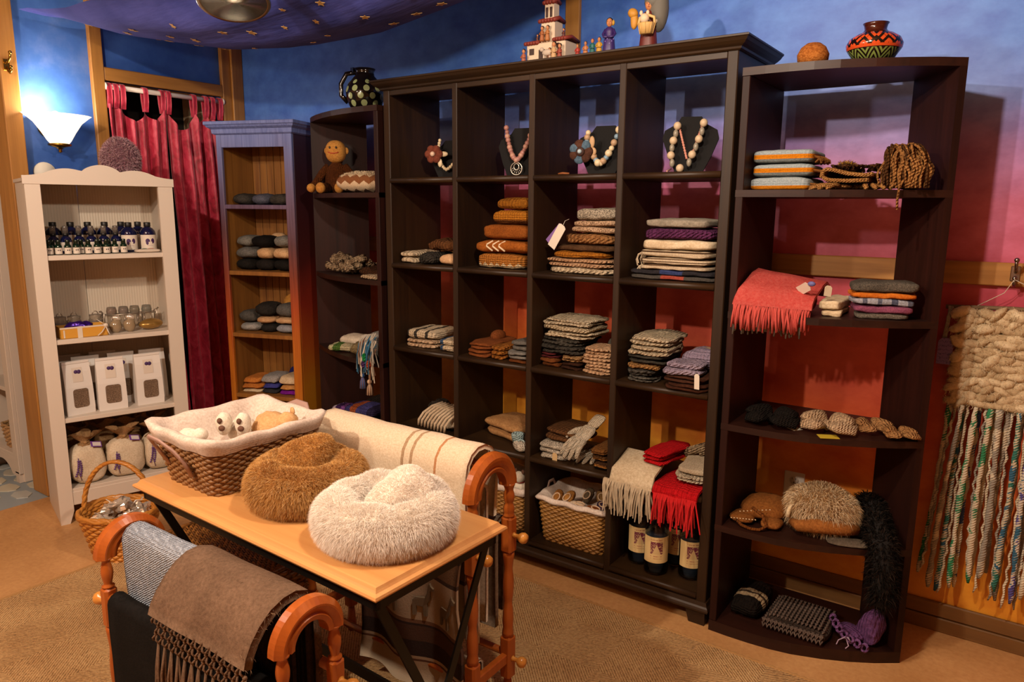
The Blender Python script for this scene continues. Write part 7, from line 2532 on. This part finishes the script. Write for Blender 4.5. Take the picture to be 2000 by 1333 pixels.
def mat_twohead():
    """white label with two facing purple silhouettes inside a faint ring"""
    t = NT('label_two_purple_heads')
    t.tc = t.n('ShaderNodeTexCoord')
    sp = t.n('ShaderNodeSeparateXYZ')
    t.l(t.tc.outputs['Object'], sp.inputs[0])
    x, zc = sp.outputs['X'], t.math('SUBTRACT', sp.outputs['Z'], 0.050)

    def blob(cx, rx, rz_, dz=0.0):
        a = t.math('MULTIPLY', t.math('SUBTRACT', x, cx), 1 / rx)
        b = t.math('MULTIPLY', t.math('SUBTRACT', zc, dz), 1 / rz_)
        return t.math('LESS_THAN', t.math('ADD', t.math('MULTIPLY', a, a), t.math('MULTIPLY', b, b)), 1.0)
    h = t.math('MAXIMUM', blob(-0.0095, 0.0095, 0.0115, 0.003), blob(0.0125, 0.0075, 0.0125, 0.003))
    h = t.math('MAXIMUM', h, blob(-0.012, 0.006, 0.012, -0.004))
    face = t.math('MAXIMUM', blob(-0.0042, 0.0026, 0.0045, -0.005), blob(0.0075, 0.0022, 0.004, -0.004))
    f = t.math('MULTIPLY', h, t.math('SUBTRACT', 1.0, face))
    tl = t.math('MULTIPLY', t.math('LESS_THAN', t.math('ABSOLUTE', t.math('ADD', zc, 0.019)), 0.0014), t.math('LESS_THAN', t.math('ABSOLUTE', x), 0.013))
    c = t.mix(f, 'd2c8ba', '3c1a52')
    c = t.mix(t.math('MULTIPLY', tl, 0.5), c, '8a7a90')
    t.col(c)
    t.set(Roughness=0.6)
    return t.m


LHEAD = mat_twohead()


def wrap_label(r0, z0, z1, parent, mat, half=1.3, zoff=0.0):
    vs, fs = [], []
    seg = 16
    for i in range(seg + 1):
        a = -pi / 2 - half + 2 * half * i / seg
        for z in (z0, z1):
            vs.append((r0 * cos(a), r0 * sin(a), z))
    for i in range(seg):
        fs.append((2 * i, 2 * i + 2, 2 * i + 3, 2 * i + 1))
    return MB().add(vs, fs, 0, True).build('paper_label', mat, parent)


FACE = Wrz  # bottles face out of the shelf


def cobalt(s, dep, label, lab=True):
    r = empty('cobalt_bottle', wpos(s, dep, WZ[0]), label, 'bottle', 'large cobalt bottles on the white bookcase', rz=FACE)
    MB().lathe([(0, 0), (0.033, 0.0), (0.0355, 0.004), (0.0355, 0.088), (0.033, 0.100), (0.024, 0.112), (0.013, 0.119), (0.0125, 0.122)], 24).build('glass', COB, r)
    MB().lathe([(0.0145, 0.120), (0.0155, 0.122), (0.0155, 0.140), (0.014, 0.142), (0, 0.142)], 18).build('cap', CAPB, r)
    wrap_label(0.0359, 0.012, 0.082, r, LHEAD if lab else LWH, 1.35)
    return r


cobalt(0.118, 0.13, 'cobalt bottle with purple heads label, left of the two labelled ones')
cobalt(0.200, 0.12, 'cobalt bottle with purple heads label at the right end of the shelf')
for s, d_, lb in ((-0.178, 0.25, 'leftmost large cobalt bottle in the back row'), (-0.106, 0.25, 'second large cobalt bottle from the left in the back row'), (-0.034, 0.25, 'third large cobalt bottle from the left in the back row'), (0.038, 0.25, 'fourth large cobalt bottle from the left in the back row'), (0.112, 0.26, 'large cobalt bottle behind the left labelled one'), (0.186, 0.25, 'large cobalt bottle behind the right labelled one')):
    cobalt(s, d_, lb, False)
CLR = plain('8a8078', 0.12, 0, 0, 0.6, 0.6)


def spray(s, dep, label):
    r = empty('spray_bottle', wpos(s, dep, WZ[0]), label, 'bottle', 'cobalt spray bottles with clear caps', rz=FACE)
    MB().lathe([(0, 0), (0.0225, 0), (0.0235, 0.003), (0.0235, 0.060), (0.021, 0.070), (0.012, 0.078), (0.011, 0.082)], 20).build('glass', COB, r)
    MB().lathe([(0.0125, 0.080), (0.0125, 0.092), (0.006, 0.094), (0.006, 0.104), (0.0, 0.105)], 14).build('pump', CAPB, r)
    MB().lathe([(0.012, 0.088), (0.0120, 0.122), (0.0105, 0.126), (0, 0.127)], 14).build('clear_cap', CLR, r)
    wrap_label(0.0239, 0.012, 0.052, r, LWH, 1.3)
    return r


ordn = ('first', 'second', 'third', 'fourth', 'fifth', 'sixth', 'seventh', 'eighth', 'ninth')
for k, s in enumerate((-0.192, -0.142, -0.088, -0.038, 0.014, 0.066)):
    spray(s, 0.155 if k != 4 else 0.150, ordn[k] + ' spray bottle with clear cap from the left in the middle row')
GRN = plain('0c2416', 0.1, 0, 0, 0.6)


def mini(s, dep, label, grp='small green bottles with white labels'):
    r = empty('small_bottle', wpos(s, dep, WZ[0]), label, 'bottle', grp, rz=FACE)
    MB().lathe([(0, 0), (0.0135, 0), (0.0145, 0.002), (0.0145, 0.036), (0.013, 0.042), (0.009, 0.046), (0.0085, 0.048)], 16).build('glass', GRN, r)
    MB().lathe([(0.0095, 0.044), (0.0095, 0.064), (0.008, 0.067), (0, 0.067)], 12).build('cap', plain('1c2a1e', 0.2, 0, 0, 0.5, 0.4), r)
    lb_ = wrap_label(0.0149, 0.004, 0.032, r, LWH, 1.35)
    MB().ell((-0.0035, -0.0152, 0.021), (0.0022, 0.0008, 0.0030), 8, 6).ell((0.0035, -0.0152, 0.021), (0.0022, 0.0008, 0.0030), 8, 6).build('label_print', plain('241a2c', 0.6), lb_)
    return r


for k, s in enumerate((-0.224, -0.188, -0.152, -0.118, -0.070, -0.034, 0.004, 0.040, 0.076)):
    mini(s, 0.05 + 0.004 * (k % 2), ordn[k] + ' small green bottle from the left in the front row')
for k, s in enumerate((-0.206, -0.094, -0.016, 0.020)):
    mini(s, 0.085, ordn[k] + ' small green bottle from the left just behind the front row')
cd = empty('soap_bar', wpos(0.178, 0.052, WZ[0]), 'wrapped white soap with red and green print before the labelled bottles', 'soap', rz=FACE + 0.1)
MB().slab((0, 0, 0), (0.115, 0.055, 0.018), 5, 7, 0.002, 20, 2, pz=2.4).build('wrapper', plain('cdbfae', 0.6), cd)
MB().ell((-0.012, 0.0, 0.017), (0.014, 0.010, 0.003), 10, 7).build('green_print', plain('2e5a36', 0.6), cd)
MB().ell((0.016, 0.004, 0.017), (0.016, 0.006, 0.0028), 10, 7).build('red_print', plain('b86a58', 0.6), cd)

# second shelf
z = WZ[1]
yb = empty('yellow_gift_box', wpos(-0.125, 0.075, z), 'open yellow gift box with white ribbon and purple foil', 'gift box', rz=FACE + 0.06)
YEL = plain('c8902c', 0.6)
for lo, hi in (((-0.098, -0.048, 0), (0.098, -0.045, 0.052)), ((-0.098, 0.045, 0), (0.098, 0.048, 0.052)), ((-0.098, -0.048, 0), (-0.095, 0.048, 0.052)), ((0.095, -0.048, 0), (0.098, 0.048, 0.052)), ((-0.098, -0.048, 0), (0.098, 0.048, 0.003))):
    MB().box(lo, hi).build('box_side', YEL, yb)
WR = plain('d0c4b4', 0.5)
MB().box((-0.028, -0.0495, 0), (-0.008, -0.048, 0.053)).box((-0.098, -0.0492, 0.045), (0.098, -0.048, 0.052)).box((-0.085, -0.0492, 0.004), (-0.079, -0.048, 0.04)).build('white_ribbon', WR, yb)
MB().tube([(0.09, -0.05, 0.045), (0.07, -0.06, 0.02), (0.05, -0.064, 0.004)], 0.004, 5, flat=.4).tube([(0.09, -0.05, 0.045), (0.095, -0.062, 0.02), (0.10, -0.066, 0.006)], 0.004, 5, flat=.4).tube([(0.09, -0.05, 0.048), (0.07, -0.04, 0.066), (0.06, -0.03, 0.075)], 0.004, 5, flat=.4).ell((0.09, -0.05, 0.048), (0.012, 0.008, 0.010), 8, 6).build('bow', WR, yb)
tag(MB().slab((0, 0, 0), (0.12, 0.06, 0.068), 3, 10, 0.010, 60, 3, pz=2).build('foil_packet', plain('3a1a80', 0.22, 0.6), loc=wpos(-0.135, 0.075, z + 0.004), rz=FACE), 'shiny purple foil packet in the yellow gift box', 'packet')
JG = plain('c0b4a4', 0.08, 0, 0, 0.5, 0.75)
for s, lb in ((-0.195, 'jar with purple contents at the back left behind the gift box'), (-0.135, 'jar with purple contents in the middle behind the gift box'), (-0.045, 'jar with purple contents at the right behind the gift box')):
    r = empty('glass_jar', wpos(s, 0.20, z), lb, 'jar', 'jars with purple contents', rz=FACE)
    MB().lathe([(0, 0), (0.028, 0), (0.031, 0.006), (0.031, 0.055), (0.026, 0.066), (0.028, 0.070), (0.028, 0.080), (0.0, 0.084)], 20).build('glass', JG, r)
    MB().lathe([(0, 0.003), (0.028, 0.004), (0.0285, 0.045), (0, 0.05)], 18).build('purple_contents', plain('4a2a68', 0.8), r)
    MB().tube([(0.012 * cos(a), 0.0, 0.082 + 0.014 * sin(a)) for a in [pi * k / 10 for k in range(11)]], 0.0022, 5).build('wire_bail', plain('a89c8c', 0.3, 0.9), r)
wr_ = empty('wire_rack', wpos(0.108, 0.205, z), 'silver wire rack holding small glass pots', 'rack', rz=FACE)
SW = plain('a89c90', 0.3, 0.9)
m = MB()
for y in (-0.024, 0.024):
    m.tube([(-0.118, y, 0.072), (0.118, y, 0.072)], 0.0022, 6)
    m.tube([(-0.118, y, 0.012), (0.118, y, 0.012)], 0.0022, 6)
for k in range(9):
    x = -0.118 + 0.0295 * k
    m.tube([(x, -0.024, 0.072), (x, -0.024, 0.012), (x, 0.024, 0.012), (x, 0.024, 0.072)], 0.0016, 5)
for s in (-1, 1):
    m.tube([(s * 0.118, -0.024, 0.0), (s * 0.118, -0.024, 0.08), (s * 0.128, -0.01, 0.094), (s * 0.134, 0.0, 0.090), (s * 0.118, 0.024, 0.08), (s * 0.118, 0.024, 0.0)], 0.0024, 6)
m.build('wire_frame', SW, wr_)
for k, (s, c, lb) in enumerate(((0.027, 'a8705c', 'pink'), (0.080, '8a7a84', 'lilac'), (0.130, '8c8a68', 'sage green'), (0.185, '7a9a9c', 'pale blue'))):
    r = empty('glass_pot', wpos(s, 0.205, z + 0.0145), 'small glass pot with ' + lb + ' contents in the wire rack', 'pot', 'small glass pots in the wire rack', rz=FACE)
    MB().lathe([(0, 0), (0.016, 0), (0.021, 0.02), (0.022, 0.06), (0.024, 0.075), (0.020, 0.094), (0.018, 0.094), (0.019, 0.06), (0, 0.058)], 18).build('glass', JG, r)
    MB().lathe([(0, 0.060), (0.0188, 0.061), (0.0205, 0.076), (0.0175, 0.088), (0, 0.09)], 16).build('coloured_contents', plain(c, 0.7), r)
CEL = plain('b09878', 0.15, 0, 0, 0.6, 0.35)
for s, lb in ((0.020, 'left cellophane bag of dried flowers with silver tie'), (0.080, 'right cellophane bag of dried flowers with silver tie')):
    r = empty('cellophane_bag', wpos(s, 0.085, z), lb, 'bag', 'cellophane bags on the white bookcase', rz=FACE)
    MB().ell((0, 0, 0.032), (0.028, 0.024, 0.032), 14, 10, nz=.25, nsc=60).build('pouch', CEL, r)
    MB().ell((0, 0, 0.028), (0.021, 0.018, 0.022), 12, 8, nz=.3, nsc=90).build('dried_contents', plain('6a5a44', 0.9), r)
    MB().ell((0.008, 0.0, 0.070), (0.022, 0.010, 0.012), 12, 8, nz=.5, nsc=70).tube([(0, 0, 0.055), (0.004, 0, 0.066)], 0.006, 6).build('silver_tie', plain('d8ccbc', 0.2, 0.5), r)
tag(MB().slab((0, 0, 0), (0.125, 0.075, 0.055), 2.0, 10, 0.003, 20, 4, pz=1.6).build('gold_pouch', plain('b08c4c', 0.3, 0.7), loc=wpos(0.176, 0.095, z), rz=FACE + 0.35), 'shiny gold pillow pouch at the right of the second white shelf', 'pouch')

# third shelf: bags of dried lavender
z = WZ[2]
BAGW = plain('d8d2cc', 0.6, name='white_paper')
GRAIN = yarn('5c4a3c', '8a7460', 'tweed', 1, 200)


def mat_bagprint():
    t = NT('small_bag_label')
    t.col('cfc3b6')
    t.set(Roughness=0.6)
    return t.m


BPR = mat_bagprint()


def paper_bag(s, dep, rz, label, full=True, w=0.122, h=0.252, dk=False):
    r = empty('paper_bag', wpos(s, dep, z), label, 'bag', 'white paper bags of dried lavender', rz=FACE + rz)
    d = 0.055
    m = MB()
    mt = BAGW
    L = [(w, d, 0.0), (w * 1.02, d * 1.05, 0.03), (w * .99, d * .95, 0.13), (w * .97, d * .6, 0.20), (w * .96, 0.012, 0.243), (w * .96, 0.008, h)]
    vs, fs = [], []
    for (a, b, zz) in L:
        vs += [(-a / 2, -b / 2, zz), (a / 2, -b / 2, zz), (a / 2, b / 2, zz), (-a / 2, b / 2, zz)]
    for i in range(len(L) - 1):
        for k in range(4):
            j = (k + 1) % 4
            fs.append((4 * i + k, 4 * i + j, 4 * i + 4 + j, 4 * i + 4 + k))
    fs += [(3, 2, 1, 0), tuple(range(4 * len(L) - 4, 4 * len(L)))]
    m.add(vs, fs)
    m.build('paper_body', mt, r)
    MB().box((-w * .485, -0.0095, h - 0.012), (w * .485, -0.004, h), 0, 0.001).build('folded_top', mt, r)
    # rounded window showing the grains
    cx, cz, ww, wh_ = 0.004, 0.078, 0.066, 0.088
    poly = []
    for (sx, sz) in ((1, -1), (1, 1), (-1, 1), (-1, -1)):
        for q in range(5):
            a = {(1, -1): -pi / 2, (1, 1): 0, (-1, 1): pi / 2, (-1, -1): pi}[(sx, sz)] + pi / 2 * q / 4
            poly.append((cx + sx * (ww / 2 - 0.012) + 0.012 * cos(a), cz + sz * (wh_ / 2 - 0.012) + 0.012 * sin(a)))
    yy = lambda zz: -(d * 1.06 / 2 + 0.001) + max(0, zz - 0.03) * 0.028
    vs = [(a, yy(b) - 0.0012, b) for a, b in poly]
    MB().add(vs, [tuple(range(len(vs)))]).build('window', GRAIN, r)
    t0, t1 = 0.155, 0.222
    ya = lambda zz: -(d * .95 / 2) + (zz - 0.13) / 0.07 * d * .175 - 0.0018 if zz < 0.2 else -(d * .3) + (zz - 0.2) / 0.043 * (d * .3 - 0.006) - 0.0018
    MB().add([(-0.022, ya(t0), t0), (0.022, ya(t0), t0), (0.022, ya(0.2), 0.2), (-0.022, ya(0.2), 0.2), (0.022, ya(t1), t1), (-0.022, ya(t1), t1)], [(0, 1, 2, 3), (3, 2, 4, 5)]).build('paper_label', BPR, r)
    lab_ = [c for c in r.children if c.name.startswith('paper_label')][0]
    MB().ell((-0.006, ya(0.2) - 0.001, 0.203), (0.009, 0.003, 0.009), 10, 7).ell((0.007, ya(0.2) - 0.001, 0.202), (0.009, 0.003, 0.010), 10, 7).build('purple_print', plain('44285c', 0.6), lab_)
    return r


paper_bag(-0.168, 0.080, 0.22, 'white paper bag of lavender at the left front, turned sideways')
paper_bag(-0.026, 0.080, 0.0, 'white paper bag of lavender in the front centre')
paper_bag(0.140, 0.085, 0.05, 'white paper bag of lavender at the right front')
paper_bag(-0.110, 0.185, 0.0, 'paper bag of lavender behind the left front bag')
paper_bag(0.045, 0.190, 0.0, 'paper bag of lavender behind and between the centre and right bags')
paper_bag(0.186, 0.190, 0.0, 'paper bag of lavender behind the right front bag')
paper_bag(-0.175, 0.270, 0.0, 'paper bag of lavender in the far left back corner')
paper_bag(-0.02, 0.275, 0.0, 'paper bag of lavender against the back panel')

# bottom shelf: cloth sacks
z = WZ[3]
SACK = yarn('cdbda4', None, 'weave', 0.8, 300, 0.4)
SACKD = yarn('8a6a48', None, 'weave', 0.8, 300, 0.4)
LAVP = plain('5c3a78', 0.8)


def sack(s, dep, label, w=0.165, h=0.19, mat=None, full=True, rz=0.0):
    r = empty('cloth_sack', wpos(s, dep, z), label, 'sack', 'muslin sacks of lavender', rz=FACE + rz)
    mt = mat or SACK
    MB().slab((0, 0, 0), (w, 0.11, h), 3.4, 12, 0.007, 14, int(s * 100) + 50, pz=3.0).build('body', mt, r)
    m = MB()
    n = 26
    vs, fs = [], []
    L = [(0.045, h - 0.02), (0.022, h + 0.004), (0.014, h + 0.012), (0.028, h + 0.030), (0.050, h + 0.052)]
    for q, (rr, zz) in enumerate(L):
        for i in range(n):
            a = 2 * pi * i / n
            k = 1 + (0.35 * sin(a * 5 + s * 30) if q >= 3 else 0.12 * sin(a * 9))
            vs.append((rr * k * cos(a) * 1.2, rr * k * sin(a) * .8, zz + (0.01 * sin(a * 3 + s * 20) if q == 4 else 0)))
    for q in range(len(L) - 1):
        for i in range(n):
            j = (i + 1) % n
            fs.append((q * n + i, q * n + j, (q + 1) * n + j, (q + 1) * n + i))
    m.add(vs, fs, 0, True)
    m.build('gathered_neck', SACKD, r)
    MB().tube([(0.018 * cos(a), 0.014 * sin(a), h + 0.011) for a in [2 * pi * k / 14 for k in range(14)]], 0.0035, 6, closed=True).ell((0.0, -0.018, h + 0.01), (0.010, 0.007, 0.008), 8, 6).build('tie', plain('9a7448', 0.8), r)
    if full:
        tg_ = MB().prism([(-0.02, -0.014), (0.03, -0.014), (0.03, 0.014), (-0.02, 0.014)], 0, 0.0012, T=Matrix.Translation((0.035, -0.045, h + 0.002)) @ rotm(0.9, 0.25, 0.3).to_4x4()).build('purple_tag', plain('6c3a94', 0.6), r)
        MB().prism([(-0.012, -0.010), (0.026, -0.010), (0.026, 0.010), (-0.012, 0.010)], 0.0013, 0.002, T=Matrix.Translation((0.035, -0.045, h + 0.002)) @ rotm(0.9, 0.25, 0.3).to_4x4()).build('tag_paper', plain('d0c8c4', 0.6), tg_)
        m = MB()
        x0 = -w * .30
        for k in range(8):
            zz = 0.055 + 0.010 * k
            for sd in (-1, 1):
                m.ell((x0 + 0.010 * sin(k * .3) + sd * (0.009 - 0.0008 * k), -0.056 - 0.0015, zz), (0.006, 0.0022, 0.0042), 7, 5)
        m.tube([(x0 + 0.012, -0.057, 0.028), (x0, -0.058, 0.09), (x0 + 0.006, -0.057, 0.14)], 0.0016, 5)
        m.build('lavender_print', LAVP, r)['kind'] = 'stuff'
    return r


sack(-0.160, 0.070, 'muslin sack with lavender print at the left of the bottom white shelf', 0.155)
sack(0.006, 0.070, 'muslin sack with lavender print in the middle of the bottom white shelf', 0.168)
sack(0.158, 0.075, 'muslin sack with lavender print at the right of the bottom white shelf', 0.14)
for s, lb in ((-0.17, 'tied sack behind the left lavender sack'), (-0.056, 'tied sack behind and between the left and middle lavender sacks'), (0.060, 'tied sack behind the middle lavender sack'), (0.180, 'tied sack behind the right lavender sack')):
    sack(s, 0.225, lb, 0.108, 0.20, SACKD, False)

# on top of the white bookcase
th = empty('fuzzy_hat', wpos(0.125, 0.20, 1.588), 'mauve fuzzy hat with fur trim on top of the white bookcase', 'hat')
m = MB().ell((0, 0, 0.103), (0.09, 0.08, 0.10), 20, 14, nz=.05, nsc=20)
m.build('crown', yarn('8a626c', None, 'loop'), th)
fur(m, 7000, 0.018, [plain('b88f98', 1.0), plain('8a646e', 1.0), plain('c0a0a2', 1.0)], 'fuzz', th, 0.0009, 0.2, 0.8, 9, sel=lambda p: p.z > 0.0)
m = MB().tube([(0.095 * cos(a), 0.085 * sin(a), 0.018) for a in [2 * pi * k / 24 for k in range(24)]], 0.016, 8, closed=True)
m.build('band', K('8a7458', 'felt'), th)
fur(m, 2200, 0.022, [plain('a88c68', 1.0), plain('7a6248', 1.0)], 'fur_trim', th, 0.001, 0.3, 0.7, 10)
tag(MB().box((-0.05, -0.03, 0), (0.05, 0.03, 0.006), 0, 0.002).build('flat_tin', plain('4a3c34', 0.4), loc=wpos(-0.24, 0.10, 1.588), rz=FACE), 'small flat dark tin on the top left of the white bookcase', 'tin')

# ================================================================== SIDE ROOM SHELF CONTENTS
lb2 = empty('wicker_basket', (-2.118, -0.695, 0.155), 'pale wicker basket on the low shelf in the side room', 'basket')
wicker(lb2, 0.22, 0.20, 0.26, 0.23, 0.13, 12, 16, wood('pale_wicker', '8a6a3c', 'c0986a', 'X', 2, 0.5), 0.05)
cloth('striped_mitten', 'white mitten with blue stripes in the side room basket', 'mittens', -2.205, -2.035, -0.765, 0.14, 0.166, 0.335, striped([(0, 'b0a698'), (0.30, '2c5a80'), (0.42, 'b8ae9e'), (0.55, '2c5a80'), (0.66, 'b8ae9e')], 'Z', 'knit', 0.105, 0, 0.02, 'white_blue_stripe'), 1, 0.3, None, pz=1.9)
tag(MB().ell((0, 0, 0.11), (0.075, 0.06, 0.11), 16, 12, nz=.08, nsc=20).build('grey_bundle', K('5c5048', 'felt'), loc=(-2.05, -0.74, 0.52)), 'grey brown rounded bundle on the upper shelf in the side room', 'bundle')
